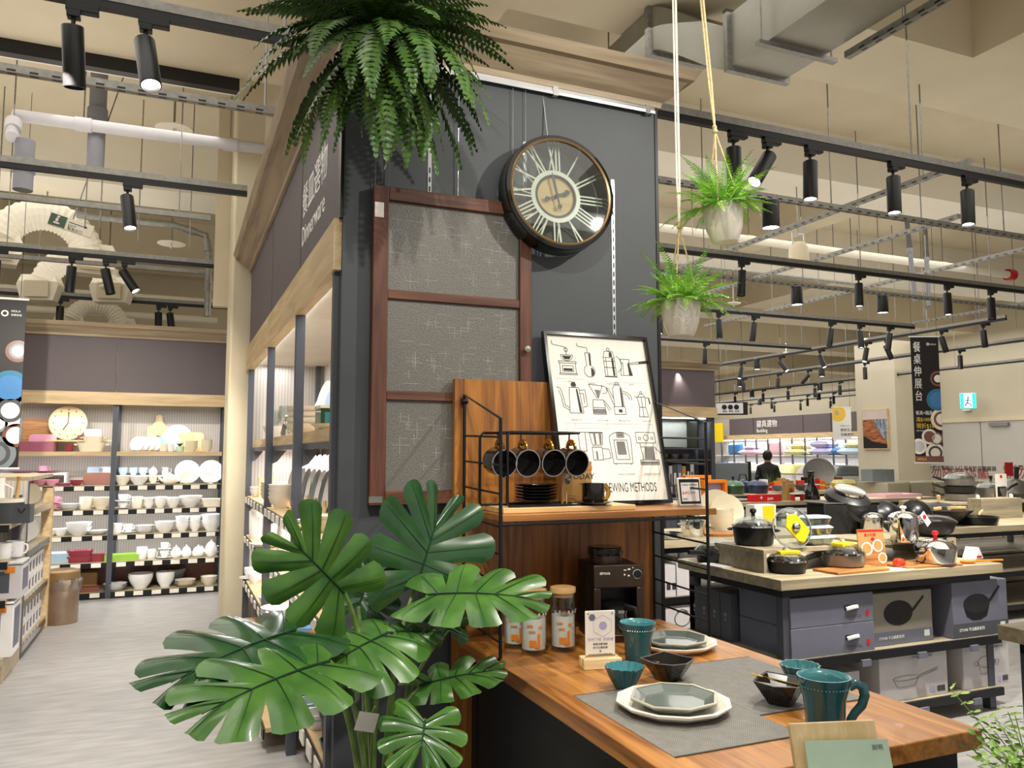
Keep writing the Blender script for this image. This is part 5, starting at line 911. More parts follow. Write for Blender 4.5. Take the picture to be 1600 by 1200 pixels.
for kd, cx, w, h, m, l in (('bowl', 194, 22, 14, 'ivory', 'patterned white bowl in front of the blue cups'), ('bowl', 219, 26, 13, 'porcelain', 'pale bowl with a green pattern before the riser'), ('cupsaucer', 241, 20, 13, 'ivory', 'cream cup on a saucer beside the round teapot'), ('teapot', 267, 32, 18, 'ivory', 'round cream teapot on the second shelf')): bk(kd, cx, w, h, m, S2, l, .08)
for cx, l in ((294, 'large plate with a blue rim standing near the teapot'), (331, 'large fluted white plate standing at the shelf end')): bk('upplate', cx, 36, 36, 'bluew' if cx < 300 else 'porcelain', S2, l, .2); bk('upplate', cx, 20, 19, 'cream_c' if cx < 300 else 'porcelain', S2, 'small plate standing before the '+l[:11+6].strip(), .1); bk('riser', cx, 18, 3, 'pine', S2, 'wooden easel under the '+l.split(' standing')[0], .09, name='plate_easel', cat='easel')
# third shelf
bk('tray', 30, 34, 8, 'pinkl', S3, 'light pink tray on the third shelf', .2, up=.0); bk('bowl', 60, 40, 10, 'pinkl', S3, 'wide pink boat shaped bowl on the third shelf', .25)
bk('cupsaucer', 88, 24, 10, 'pinkl', S3, 'pink cup and saucer in the short stack', .1, n=2, step=.95)
bk('plate', 113, 26, 4, 'porcelain', S3, 'white plate in the low stack beside the pink cups', .1, n=3, step=.6); bk('mug', 138, 22, 18, 'ivory', S3, 'tall white mug with a brown pattern', .1); bk('bowl', 162, 26, 17, 'cream_c', S3, 'patterned bowl beside the tall mug', .12)
bk('cupsaucer', 196, 24, 11, 'porcelain', S3, 'white cup and saucer in the stack by the slate post', .1, n=2, step=.9); bk('mug', 218, 20, 17, 'ivory', S3, 'cream mug on the third shelf', .1); bk('bowl', 236, 16, 9, 'porcelain', S3, 'small white bowl in the pair after the cream mug', .1, n=2, step=.7); bk('bowl', 254, 18, 12, 'porcelain', S3, 'white bowl in the nested pair', .1, n=2, step=.35)
bk('bowl', 274, 22, 15, 'porcelain', S3, 'rounded white bowl beside the nested pair', .1); bk('bowl', 301, 32, 13, 'porcelain', S3, 'wide white serving bowl on the third shelf', .12, n=2, step=.3); bk('dish', 334, 30, 12, 'ivory', S3, 'oval white dish at the third shelf end', .1)
# fourth shelf
for kd, cx, w, h, n, l in (('bowl', 84, 18, 10, 1, 'white bowl next to the oak post on the fourth shelf'), ('bowl', 101, 20, 10, 1, 'shallow white bowl on the fourth shelf'), ('bowl', 129, 34, 12, 2, 'large white salad bowl in a stack of two'), ('plate', 158, 30, 4, 2, 'white plate in the pair beside the salad bowls')): bk(kd, cx, w, h, 'porcelain', S4, l, .12, n=n, step=.5)
for kd, cx, w, h, n, l in (('mug', 186, 22, 15, 1, 'white mug with a wide handle on the fourth shelf'), ('cupsaucer', 206, 20, 14, 1, 'white cup on a saucer next to the wide mug'), ('plate', 231, 26, 4, 4, 'white plate in the fourth shelf stack'), ('bowl', 262, 28, 11, 2, 'white soup bowl in the wide stack'), ('bowl', 289, 20, 12, 3, 'white bowl in the tall stack'), ('bowl', 309, 17, 12, 3, 'narrow white bowl in the tall stack'), ('bowl', 334, 30, 17, 2, 'big white bowl in the stack at the fourth shelf end')): bk(kd, cx, w, h, 'porcelain', S4, l, .12, n=n, step=.45 if kd == 'bowl' else .6)
# fifth shelf
bk('dish', 100, 38, 6, 'bluew', S5, 'pale blue oval dish in the stack by the bin', .14, n=3, step=.7); bk('dish', 133, 34, 9, 'redc', S5, 'dark red oval dish in the stack', .12, n=2, step=.9); bk('casserole', 160, 24, 11, 'redc', S5, 'small dark red casserole beside the red dishes', .1)
bk('tray', 198, 44, 9, 'greenl', S5, 'bright green tray on the fifth shelf', .12)
for kd, cx, w, h, l in (('mug', 228, 19, 18, 'tall white mug beside the green tray'), ('mug', 243, 15, 14, 'short white mug beside the tall mug'), ('cupsaucer', 263, 22, 13, 'white cup and saucer, lower of the stacked pair'), ('pot', 281, 18, 19, 'white sugar pot, first of three'), ('pot', 297, 17, 19, 'white sugar pot, second of three'), ('pot', 315, 20, 18, 'wide white sugar pot, third of three'), ('teapot', 335, 28, 25, 'white teapot at the fifth shelf end')): bk(kd, cx, w, h, 'porcelain', S5, l, .1)
bk('cupsaucer', 263, 18, 11, 'porcelain', S5, 'white cup and saucer, upper of the stacked pair', .1, up=12.6/PXM)
# bottom shelf
bk('box', 134, 46, 24, 'kraft', S6, 'brown carton at the back of the bottom shelf', .34, name='carton', cat='box'); bk('box', 145, 34, 7, 'brownc', S6, 'flat brown box on the bottom shelf', .1, name='flat_box', cat='box'); bk('plate', 118, 20, 4, 'brownc', S6, 'brown plate beside the rubbish bin', .1)
bk('plate', 189, 32, 4, 'porcelain', S6, 'white plate in the bottom shelf stack', .1, n=3, step=.7); bk('plate', 193, 34, 5, 'greyc', S6, 'grey plate behind the white plates', .32, n=2); bk('bowl', 228, 34, 18, 'porcelain', S6, 'large white mixing bowl on the bottom shelf', .12, n=2, step=.2); bk('bowl', 266, 26, 18, 'porcelain', S6, 'medium white mixing bowl on the bottom shelf', .12, n=3, step=.12); bk('bowl', 275, 40, 22, 'greyc', S6, 'wide grey bowl behind the mixing bowls', .35); bk('plate', 297, 30, 4, 'ivory', S6, 'ivory plate in the stack before the grey bowl', .1, n=3, step=.7); bk('bowl', 333, 24, 9, 'ivory', S6, 'shallow ivory bowl at the bottom shelf end', .1, n=2, step=.4)
# rubbish bin
p = atz(93, 973, 0); t = thing('rubbish_bin', 'bronze steel swing lid rubbish bin with clear liner', 'bin', (p.x, p.y, 0)); r_ = .145
obj('barrel', B().lathe([(0, 0), (r_*.98, 0), (r_, .01), (r_, .38), (r_*.96, .39), (r_*.9, .38), (0, .02)], 36), 'bronze', t); obj('lid', B().lathe([(r_*1.02, .385), (r_*1.04, .4), (r_*1.02, .455), (r_*.8, .47), (0, .462)], 36), 'brass', t)
random.seed(4); obj('liner_bag', B().lathe([(r_*1.0, .40), (r_*1.12, .38), (r_*1.1, .33), (r_*1.05, .29)], 40, fn=lambda a, j: 1+.06*math.sin(7*a+j)+.04*math.sin(13*a+2*j)), 'plastic', t)
# ---- banner over the aisle
def banner(p0, w, h, rz, lab, left):
    t = thing('hanging_banner', lab, 'banner', tuple(p0), rz)
    obj('cloth', B().box(0, w, -.003, .003, -h, 0), 'banner', t); obj('top_bar', B().box(-.02, w+.02, -.008, .008, 0, .02), 'white', t); obj('bottom_bar', B().box(-.01, w+.01, -.008, .008, -h-.015, -h), 'white', t)
    for x in (.05*w, .95*w): obj('cord', B().tube([(x, 0, .02), (x, 0, ZC-p0[2])], .003, 4), 'black', t)
    return t
def bdisc(t, w, x, z, r, m, m2, m3=None):
    def disc_(rr, y, mm, nm):
        pts = [(max(0.002, min(w-.002, x+rr*math.cos(2*PI*i/32))), z+rr*math.sin(2*PI*i/32)) for i in range(32)]
        return obj(nm, B().add([(a, y, c) for a, c in pts], [tuple(range(32))]), mm, t, smooth=None)
    disc_(r, -.0035, m, 'printed_plate'); disc_(r*.72, -.004, m2, 'printed_center')
    if m3: disc_(r*.5, -.0045, m3, 'printed_well')
p = aty(42, 470, 8.55); q = aty(22, 722, 8.55); w_ = 1.0; h_ = p.z-q.z+.05
t = banner((p.x-w_, p.y, p.z), w_, h_, 0, 'black plate patterned banner hanging at the aisle end', True)
sc = 1240/dep(p)
for dx, dy, r, a, c, e in ((-8, 80, 17, 'brownc', 'greyc', 'ivory'), (-16, 137, 27, 'tealb', 'sky', None), (-14, 172, 25, 'ivory', 'boxdk', 'ivory'), (-5, 210, 18, 'brownc', 'ivory', None), (-30, 192, 14, 'greyc', 'ivory', None), (-30, 238, 27, 'greyc', 'boxdk', 'greyc')): bdisc(t, w_, w_+dx/sc, -dy/sc, r/sc, a, c, e)
obj('logo_ring', B().lathe([(.018, 0), (.03, 0), (.03, .001), (.018, .001)], 20, M=TR((w_-.17, -.0035, -.13), 0, R(90))), 'whitetxt', t); text('HOLA', .028, 'whitetxt', t, face_m((w_-.12, -.0035, -.115))); text('和樂家居', .022, 'whitetxt', t, face_m((w_-.12, -.0035, -.15)))
# ================================================================ dinnerware on the side shelving (front plane x = .56)
def dn(kind, X, Y, z, w, h, m, lab, **k): return put(kind, X, Y, z, w, h, m, lab, **k)
WZ1 = 1.612
def dy(p, X): return X/math.tan(math.atan((p-800)/1240)+YAW)      # depth at which the line of sight p crosses the plane x = X
# on the wooden shelf
for k, (p, h, m) in enumerate(((524, .36, 'bluew'), (512, .40, 'porcelain'), (500, .30, 'porcelain'), (488, .26, 'porcelain'), (477, .22, 'porcelain'))): dn('upplate', .97, dy(p, .97), WZ1, h, h, m, f'tall plate standing on the oak shelf, {ORD[k]} from the grey wall', rz=R(-84), group='plates standing on the oak shelf')
dn('bowl', .74, dy(482, .74), WZ1, .28, .07, 'ivory', 'wide cream bowl in the oak shelf stack', n=4, step=.5); t = thing('teal_box', 'dark teal gift box with a clear front on the oak shelf', 'box', (.74, dy(518, .74), WZ1)); obj('carton', B().box(-.07, .07, -.09, .09, 0, .12), 'dkgreen', t, bevel=.002); obj('window', B().box(-.05, .06, -.0925, -.0905, .03, .1), 'teal_in', t); obj('lid', B().box(-.074, .074, -.094, .094, .12, .135), 'cream_c', t)
dn('plate', .66, dy(512, .66), WZ1, .16, .03, 'cream_c', 'small cream plate before the teal gift box')
for p, l in ((446, 'clear wine glass near the slate post'), (430, 'clear wine glass farther along the oak shelf')): dn('wine', .8, dy(p, .8), WZ1, .12, .27, 'glass', l)
dn('bowl', .68, dy(433, .68), WZ1, .2, .09, 'porcelain', 'white bowl in front of the far wine glass'); dn('bowl', .68, dy(405, .68), WZ1, .22, .1, 'porcelain', 'white bowl at the far bay of the oak shelf') if dy(405, .68) < 7.1 else None
tag(obj('steel_shaker', B().lathe([(0, 0), (.04, 0), (.045, .02), (.03, .09), (.02, .11), (.022, .13), (0, .14)], 20), 'chrome', loc=(.66, dy(450, .66), WZ1)), 'small chrome shaker beside the slate post', 'shaker')
# plates in racks on the first strip shelf
z = 1.145; k = 0
for p in (524, 517, 510, 502, 494, 486, 478, 470, 463):
    for X, h, m in ((.74, .26, 'greyc' if k % 2 else 'porcelain'), (1.0, .34, 'porcelain')):
        dn('upplate', X, dy(p, X), z+.012, h, h, m, 'plate standing on edge in the wooden racks behind the middle post', rz=R(-87), group='plates racked behind the middle post')
    k += 1
for X in (.74, 1.0):
    ya, yb = dy(527, X), dy(460, X); t = thing('plate_rack', f"wooden rack under the {'front' if X < .9 else 'rear'} row of standing plates", 'rack', (X, (ya+yb)/2, z)); hl = (yb-ya)/2; obj('base', B().box(-.05, .05, -hl, hl, 0, .012), 'bamboo', t)
    for y in range(6): obj('peg', B().tube([(-.04, -hl*.9+.36*hl*y, .012), (-.04, -hl*.9+.36*hl*y, .12)], .01, 6), 'bamboo', t)
for p, n in ((445, 4), (431, 4)): dn('bowl', .66, dy(p, .66), z, .19, .08, 'ivory', f"cream ribbed bowl in the {'first' if p > 440 else 'second'} stack between the slate posts", n=n, step=.32)
for p in (452, 440, 430): dn('upplate', .98, min(7.0, dy(p, .98)), z, .34, .34, 'porcelain', 'white plate standing behind the ribbed bowls', rz=R(-87), group='white plates behind the ribbed bowls')
dn('bowl', .65, dy(515, .65), z, .15, .06, 'cream_c', 'small cream bowl before the racked plates', n=2, step=.3); dn('plate', .65, dy(500, .65), z, .2, .03, 'porcelain', 'small white plate before the racked plates', n=2); dn('box', .7, 6.9, z, .12, .16, 'bamboo', 'bamboo box behind the ribbed bowls', name='bamboo_box', cat='box'); dn('bowl', .64, 6.95, z, .13, .06, 'porcelain', 'small white bowl by the column end', n=2, step=.4)
# lower strip shelves
z = .82
for p, X, kd, w, h, l in ((520, .66, 'bowl', .2, .08, 'white bowl low behind the monstera near the wall'), (505, .66, 'mug', .12, .11, 'white mug low behind the monstera'), (485, .66, 'plate', .24, .03, 'white plate low behind the monstera'), (447, .7, 'pitcher', .16, .24, 'white pitcher behind the middle post'), (432, .7, 'pitcher', .16, .26, 'tall white pitcher behind the middle post'), (422, .64, 'plate', .24, .03, 'white plate beside the pitchers'), (404, .62, 'mug', .14, .22, 'tall white canister in the far bay')): dn(kd, X, dy(p, X), z, w, h, 'porcelain', l, rz=R(-70))
z = .46
for p, X, kd, w, h, l in ((447, .66, 'plate', .26, .03, 'white square plate pile, middle bay'), (436, .66, 'bowl', .22, .07, 'white ribbed bowl, middle bay low shelf'), (428, .64, 'cup', .14, .08, 'white cup, middle bay low shelf'), (404, .62, 'cup', .14, .08, 'white teacup, far bay low shelf'), (398, .61, 'cupsaucer', .18, .1, 'white cup with saucer, far bay low shelf')): dn(kd, X, dy(p, X), z, w, h, 'porcelain', l, n=3 if kd == 'plate' else 1, step=.6)
for p, m, l in ((520, 'porcelain', 'white deep dish on the near low shelf'), (505, 'cream_c', 'cream dish on the near low shelf'), (488, 'sky', 'blue dish on the near low shelf')): dn('dish', .66, dy(p, .66), .56, .2, .06, m, l)
tag(obj('spice_shaker', B().lathe([(0, 0), (.03, 0), (.035, .03), (.02, .07), (.028, .1), (0, .115)], 18), 'acacia', loc=(.63, dy(496, .63), .56)), 'wooden topped shaker on the near low shelf', 'shaker')
z = .30
dn('plate', .67, dy(487, .67), z, .2, .03, 'porcelain', 'white square rimmed plate in the low pile', n=6, step=.4) if dy(487, .67) < 4.2 else dn('plate', .67, 4.08, z, .2, .03, 'porcelain', 'white square rimmed plate in the low pile', n=6, step=.4)
dn('dish', .665, 3.86, z, .19, .04, 'bluew', 'pale blue leaf shaped dish in the low pile', n=2, step=.6); dn('dish', .66, 3.68, z, .19, .04, 'porcelain', 'white leaf shaped dish in front of the pile', n=2, step=.6)
t = thing('dark_cup', 'dark blue grey beaded cup at the low shelf end', 'cup', (.655, 3.5, z)); tumbler(t, .045, .06, .12, 0)
for c in t.children: c.data.materials[0] = MT['boxdk'] if not c.name.startswith('interior') else MT['greyc']
dn('dish', .65, 3.34, z, .15, .05, 'boxdk', 'dark octagonal dish beside the dark cup')
z = .13
dn('basket', .57, 4.95, z, .2, .09, 'cream_c', 'cream fluted dish in the floor level stack', n=3, step=.3); dn('basket', .565, 4.68, z, .18, .12, 'bamboo', 'tan fluted dish beside the cream stack')
for k, zz in enumerate((.13, .29)): tag(obj('white_carton', B().box(-.06, .06, -.06, .06, 0, .155).box(-.059, .059, -.059, .059, .155, .159), 'boxwhite', loc=(.56, 4.45, zz+.001*k), bevel=.002), ('lower' if k == 0 else 'upper')+' white carton stacked beside the middle post', 'carton')
dn('plate', .6, 5.85, z, .22, .03, 'porcelain', 'white plate in the floor level stack, far bay', n=5, step=.5); dn('tray', .62, 6.5, z, .3, .05, 'bluew', 'pale blue tray at floor level in the far bay')
# header lettering on the dinnerware shelving (facing the aisle)
Mx = Matrix.Translation((-.0005+.015, 4.2-5.2, 2.74)) @ Matrix.Rotation(R(-90), 4, 'Z') @ Matrix.Rotation(R(90), 4, 'X')
text('餐皿選物', .19, 'whitetxt', du, Mx, ext=.002); Mx = Matrix.Translation((-.0005+.015, 4.2-5.2, 2.58)) @ Matrix.Rotation(R(-90), 4, 'Z') @ Matrix.Rotation(R(90), 4, 'X'); text('Dinnerware', .145, 'whitetxt', du, Mx, ext=.002)
# ================================================================ gondola at the mouth of the aisle
g = thing('endcap_shelving', 'low oak endcap shelving with coffee makers beside the aisle', 'shelving', (-1.5, 6.5, 0))
def gg(n, b, m, par=None, **k): b.v = [(x+1.5, y-6.5, z) for x, y, z in b.v]; return obj(n, b, m, par or g, **k)
gz = [.16, aty(32, 930, 6.4).z, aty(35, 872, 6.4).z, aty(40, 816, 6.4).z]
gg('plinth', B().box(-2.2, -1.0, 6.22, 6.86, 0, .16), 'ash_t')
for q, zz in enumerate(gz[1:]): gg('shelf_board', B().box(-2.2, -1.0, 6.22, 6.86, zz-.03, zz), 'ash_t'); gg('price_strip', B().box(-2.2, -1.0, 6.208, 6.22, zz-.05, zz-.002), 'black_metal')
for x in (-1.08, -2.15): gg('upright', B().box(x, x+.05, 6.8, 6.86, 0, 1.2), 'post')
gg('rear_panel', B().box(-2.2, -1.0, 6.86, 6.88, 0, 1.3), 'liner')
g2 = thing('package_shelving', 'aisle gondola faced with white printed packages on wire strips', 'shelving', (-1.3, 7.5, 0))
def g3(n, b, m, par=None, **k): b.v = [(x+1.3, y-7.5, z) for x, y, z in b.v]; return obj(n, b, m, par or g2, **k)
g3('core_panel', B().box(-1.75, -1.5, 6.9, 8.1, 0, 1.32), 'liner_y'); g3('end_post', B().box(-1.06, -.98, 8.06, 8.14, 0, 1.2), 'oakv'); g3('upright', B().box(-1.06, -1.0, 6.9, 6.96, 0, 1.3), 'post'); g3('top_board', B().box(-1.75, -.99, 6.9, 8.1, 1.3, 1.33), 'ash_t')
LV = (.10, .42, .78, 1.08)
for zz in LV: g3('shelf_board', B().box(-1.5, -1.0, 6.9, 8.06, zz-.02, zz), 'ash_t'); g3('price_strip', B().box(-1.0, -.985, 6.9, 8.06, zz-.05, zz), 'steel')
pk = {}
for li, zz in enumerate(LV):
    for k in range(7):
        y = 6.99+k*.155
        if li < 2:
            for row in range(2):
                o = thing('package', f"white printed drinkware carton, {('lower','upper')[row]} row on the {('lowest','second')[li]} gondola shelf", 'carton', (-1.1, y, zz+row*.135), 0, f"printed cartons, shelf {('lowest','second')[li]} {('lower','upper')[row]}")
                if 'c' not in pk: pk['c'] = (mesh_of(B().box(-.08, .08, -.07, .07, 0, .132), 'carton', 'boxwhite', None), mesh_of(B().box(.0802, .081, -.03, .02, .03, .1).box(.0802, .081, .03, .05, .02, .11), 'print', 'boxgrey', None))
                obj('carton_body', pk['c'][0], None, o); obj('print', pk['c'][1], None, o)
        else:
            nm = ('third', 'top')[li-2]
            put('upplate', -1.12, y, zz, .17, .17, 'porcelain' if li == 2 else 'cream_c', f"{'white' if li == 2 else 'cream'} plate standing in the row on the {nm} gondola shelf", rz=R(60), group=f'plates on the {nm} gondola shelf')
# endcap contents
yy = 6.4
t = thing('utensil_crock', 'dark round crock with a wooden pestle on the endcap top', 'crock', (aty(8, 815, yy).x, yy, gz[3])); obj('crock', B().lathe([(0, 0), (.1, 0), (.105, .02), (.11, .15), (.1, .15), (.095, .02), (0, .015)], 28), 'charcoal', t); obj('collar', B().lathe([(.108, .14), (.113, .14), (.113, .165), (.1, .165), (.1, .15)], 28), 'ivory', t); obj('pestle', B().tube([(.05, 0, .03), (.07, 0, .3)], [.016, .012], 10).lathe([(0, -.02), (.018, -.01), (.02, .004), (0, .022)], 12, M=Matrix.Translation((.072, 0, .31))), 'bamboo', t)
put('pitcher', aty(-6, 790, yy+.25).x, yy+.25, gz[3], .2, .3, 'porcelain', 'white jug behind the dark crock on the endcap')
t = thing('dark_basket', 'dark open storage basket on the endcap top', 'basket', (aty(31, 814, yy).x, yy, gz[3])); obj('basket_body', B().box(-.07, .07, -.09, .09, 0, .008).box(-.07, .07, -.09, -.082, .008, .12).box(-.07, .07, .082, .09, .008, .12).box(-.07, -.062, -.082, .082, .008, .12).box(.062, .07, -.082, .082, .008, .12), 'boxdk', t); obj('handle', B().tube([(.0, -.092, .1), (.02, -.1, .07), (.04, -.092, .1)], .004, 6), 'black', t)
for k, x_ in enumerate((4, 18)): put('mug', aty(x_, 872, yy).x, yy-.02+.12*k, gz[2], .15, .11, 'porcelain', ('white mug on the second endcap shelf, beside the edge', 'white mug on the second endcap shelf, farther back')[k])
for k, (x_, zz, m, l) in enumerate(((18, gz[1], 'boxdk', 'dark printed appliance carton on the endcap'), (8, .16, 'boxwhite', 'white appliance carton at the endcap bottom'))):
    t = thing('appliance_carton', l, 'carton', (aty(x_-13, 900, yy).x, yy, zz)); hh = .24 if k == 0 else .36; obj('carton_body', B().box(-.13, .13, -.14, .14, 0, hh), 'boxlite' if k == 0 else 'boxwhite', t, bevel=.003); obj('picture', B().box(-.1, .06, -.1425, -.1405, .04, hh-.06), m if k == 0 else 'greyc', t); obj('side_picture', B().box(.1305, .1325, -.1, .1, .05, hh-.05), 'boxgrey', t); obj('lid_line', B().box(-.131, .131, -.1415, .1415, hh-.02, hh-.014), 'black', t); obj('red_mark', B().box(.03, .09, -.1428, -.1426, hh-.07, hh-.03), 'orange', t)
# ================================================================ cookware tables
CT_Z = .85
def cook_table(x0, x1, y0, y1, lab, shelves=(.43, .13)):
    t = thing('cookware_table', lab, 'table', ((x0+x1)/2, (y0+y1)/2, 0)); O = ((x0+x1)/2, (y0+y1)/2, 0)
    obj('table_top', local(B().box(x0, x1, y0, y1, CT_Z-.055, CT_Z), O), 'ash_t', t, bevel=.003); obj('apron', local(B().box(x0+.05, x1-.05, y0+.05, y0+.09, CT_Z-.1, CT_Z-.055).box(x0+.05, x1-.05, y1-.09, y1-.05, CT_Z-.1, CT_Z-.055).box(x0+.05, x0+.09, y0+.09, y1-.09, CT_Z-.1, CT_Z-.055).box(x1-.09, x1-.05, y0+.09, y1-.09, CT_Z-.1, CT_Z-.055), O), 'black_metal', t)
    for x in (x0+.05, x1-.1):
        for y in (y0+.05, y1-.1): obj('leg', local(B().box(x, x+.05, y, y+.05, 0, CT_Z-.1), O), 'post', t)
    for z in shelves: obj('lower_shelf', local(B().box(x0+.03, x1-.03, y0+.03, y1-.03, z-.03, z), O), 'ash', t); obj('shelf_rail', local(B().box(x0+.03, x1-.03, y0+.01, y0+.029, z-.045, z), O), 'black_metal', t)
    for z in shelves:
        for k in range(4): xx = x0+(k+.35)*(x1-x0)/4; obj('price_tag', local(B().box(xx-.032, xx+.032, y0-.003, y0+.009, z-.068, z-.034, M=None), O), 'boxgrey', t)
    return t
cook_table(2.90, 4.58, 3.30, 4.22, 'front cookware table with boxed pans underneath'); cook_table(3.2, 5.0, 5.10, 5.95, 'middle cookware table seen through the wire ladder'); cook_table(5.35, 8.6, 5.0, 5.9, 'long cookware table behind the front one'); cook_table(6.0, 10.7, 8.7, 9.5, 'far cookware table with green and navy casseroles'); cook_table(8.9, 12.6, 10.9, 11.7, 'farthest table with bowls before the bedding wall')
cook_table(2.92, 4.2, 1.2, 2.14, 'bare cookware table corner at the picture edge', (.13,))
# --- boxes under the front table
def pbox(x0, x1, y0, y1, z0, z1, m, lab, art=None, side=None):
    t = thing('pan_box', lab, 'box', ((x0+x1)/2, (y0+y1)/2, z0)); w, d, h = (x1-x0)/2, (y1-y0)/2, z1-z0
    o = obj('carton', B().box(-w, w, -d, d, 0, h), m, t, bevel=.003)
    if art: art(o, w, d, h)
    return t
def flat(o, pts, y, m, nm, off=0): return obj(nm, B().add([(x, y, z) for x, z in pts], [tuple(range(len(pts)))]), m, o, smooth=None)
def ell(cx, cz, rx, rz, n=24): return [(cx+rx*math.cos(2*PI*i/n), cz+rz*math.sin(2*PI*i/n)) for i in range(n)]
def art_pan(deep, band):
    def f(o, w, d, h):
        y = -d-.001
        if band: flat(o, [(-w, .004), (w, .004), (w, h*.26), (-w, h*.26)], y, band, 'printed_band')
        if deep: flat(o, [(-w*.62, h*.58), (w*.34, h*.58), (w*.22, h*.36), (w*.0, h*.3), (-w*.3, h*.3), (-w*.52, h*.38)], y-.0002, 'castiron', 'printed_pan')
        flat(o, ell(-w*.14, h*.6, w*.48, h*.17 if deep else h*.24), y-.0004, 'nonstick' if deep else 'banner', 'printed_pan'); flat(o, [(w*.3, h*.64), (w*.36, h*.6), (w*.74, h*.86), (w*.7, h*.9)], y-.0003, 'castiron', 'printed_handle')
        text('STONE 不沾鍋具系列', h*.07, 'whitetxt', o, face_m((-w*.8, y-.001, h*.12)), ext=.0003); flat(o, [(w*.7, h*.1), (w*.88, h*.1), (w*.88, h*.22), (w*.7, h*.22)], y-.0003, 'boxwhite', 'printed_badge')
    return f
def art_line(pot):
    def f(o, w, d, h):
        y = -d-.002; b = B(); ln = lambda pts: b.tube([(x, y, z) for x, z in pts], .0014, 4)
        if pot: ln(ell(-.0, h*.56, w*.36, h*.13)+[(w*.36, h*.56)]); ln([(-w*.34, h*.5), (-w*.26, h*.3), (w*.26, h*.3), (w*.34, h*.5)]); ln(ell(-w*.46, h*.54, w*.08, h*.05)); ln(ell(w*.46, h*.54, w*.08, h*.05))
        else: ln(ell(-w*.25, h*.46, w*.38, h*.05)+[(w*.13, h*.46)]); ln([(-w*.62, h*.45), (-w*.5, h*.28), (0, h*.28), (w*.12, h*.45)]); ln([(w*.14, h*.48), (w*.7, h*.6)]); ln([(w*.14, h*.44), (w*.7, h*.56)])
        obj('printed_outline', b, 'greyp', o); text('STONE 不沾鍋具系列', h*.065, 'ink_soft', o, face_m((-w*.05, y, h*.86)), ext=.0003); flat(o, [(w*.66, h*.08), (w*.9, h*.08), (w*.9, h*.2), (w*.66, h*.2)], y, 'boxdk', 'printed_badge'); flat(o, [(w*.45, h*.08), (w*.6, h*.08), (w*.6, h*.2), (w*.45, h*.2)], y, 'lilac', 'printed_code')
    return f
def art_drawer(o, w, d, h):
    y = -d-.001; obj('handle_slot', B().box(w*.28, w*.6, y-.004, y, h*.45, h*.62), 'black', o); obj('carry_handle', B().tube([(w*.3, y-.006, h*.5), (w*.44, y-.016, h*.56), (w*.58, y-.006, h*.55)], .007, 6, flat=1.6), 'white', o); flat(o, ell(w*.84, h*.3, w*.05, h*.12, 6), y-.0005, 'red', 'red_mark'); text('Cookware Set', h*.14, 'ink_soft', o, face_m((w*.25, y-.001, h*.2)), ext=.0003)
X = lambda p, Y=3.36: aty(p, 1000, Y).x
pbox(X(1232), X(1362), 3.34, 3.75, .43, .585, 'boxgrey', 'lower grey slipcase box with a white carry handle', art_drawer); pbox(X(1232), X(1362), 3.34, 3.75, .587, .742, 'boxgrey', 'upper grey slipcase box with a white carry handle', art_drawer)
pbox(X(1368), X(1463), 3.38, 3.8, .43, .72, 'boxtan', 'taupe box picturing a dark frying pan', art_pan(False, 'boxgrey')); pbox(X(1486), X(1572), 3.34, 3.8, .43, .75, 'boxgrey', 'grey box picturing a deep sauté pan', art_pan(True, 'boxdk'))
pbox(X(1372), X(1478), 3.36, 3.8, .13, .385, 'boxlite', 'pale box with an outlined saucepan on the lower shelf', art_line(False)); pbox(X(1503), X(1575), 3.36, 3.8, .13, .385, 'boxlite', 'pale box with an outlined stock pot on the lower shelf', art_line(True)); pbox(X(1262), X(1350), 3.4, 3.8, .13, .31, 'boxlite', 'low pale box mostly hidden by the walnut table')
def sbox(y0, y1, z0, z1, m, lab):   # facing the walnut table (-x)
    t = thing('pan_box', lab, 'box', (3.15, (y0+y1)/2, z0)); h = z1-z0; o = obj('carton', B().box(-.2, .2, -(y1-y0)/2, (y1-y0)/2, 0, h), m, t, bevel=.003)
    obj('emblem', B().lathe([(0, 0), (.012, 0), (.012, .001), (0, .001)], 16, M=TR((-.2, 0, h*.55), 0, 0, R(-90))).lathe([(0, 0), (.008, 0), (.008, .001), (0, .001)], 12, M=TR((-.2, 0, h*.45), 0, 0, R(-90))), 'greyp', o)
sbox(3.78, 3.87, .43, .70, 'boxdk', 'tall dark box, first upright behind the slipcase boxes'); sbox(3.88, 3.97, .43, .70, 'boxdk', 'tall dark box, second upright behind the slipcase boxes'); sbox(3.98, 4.07, .43, .70, 'boxdk', 'tall dark box, third upright behind the slipcase boxes'); sbox(4.075, 4.17, .43, .70, 'boxdk', 'tall dark box beside the rear table leg')
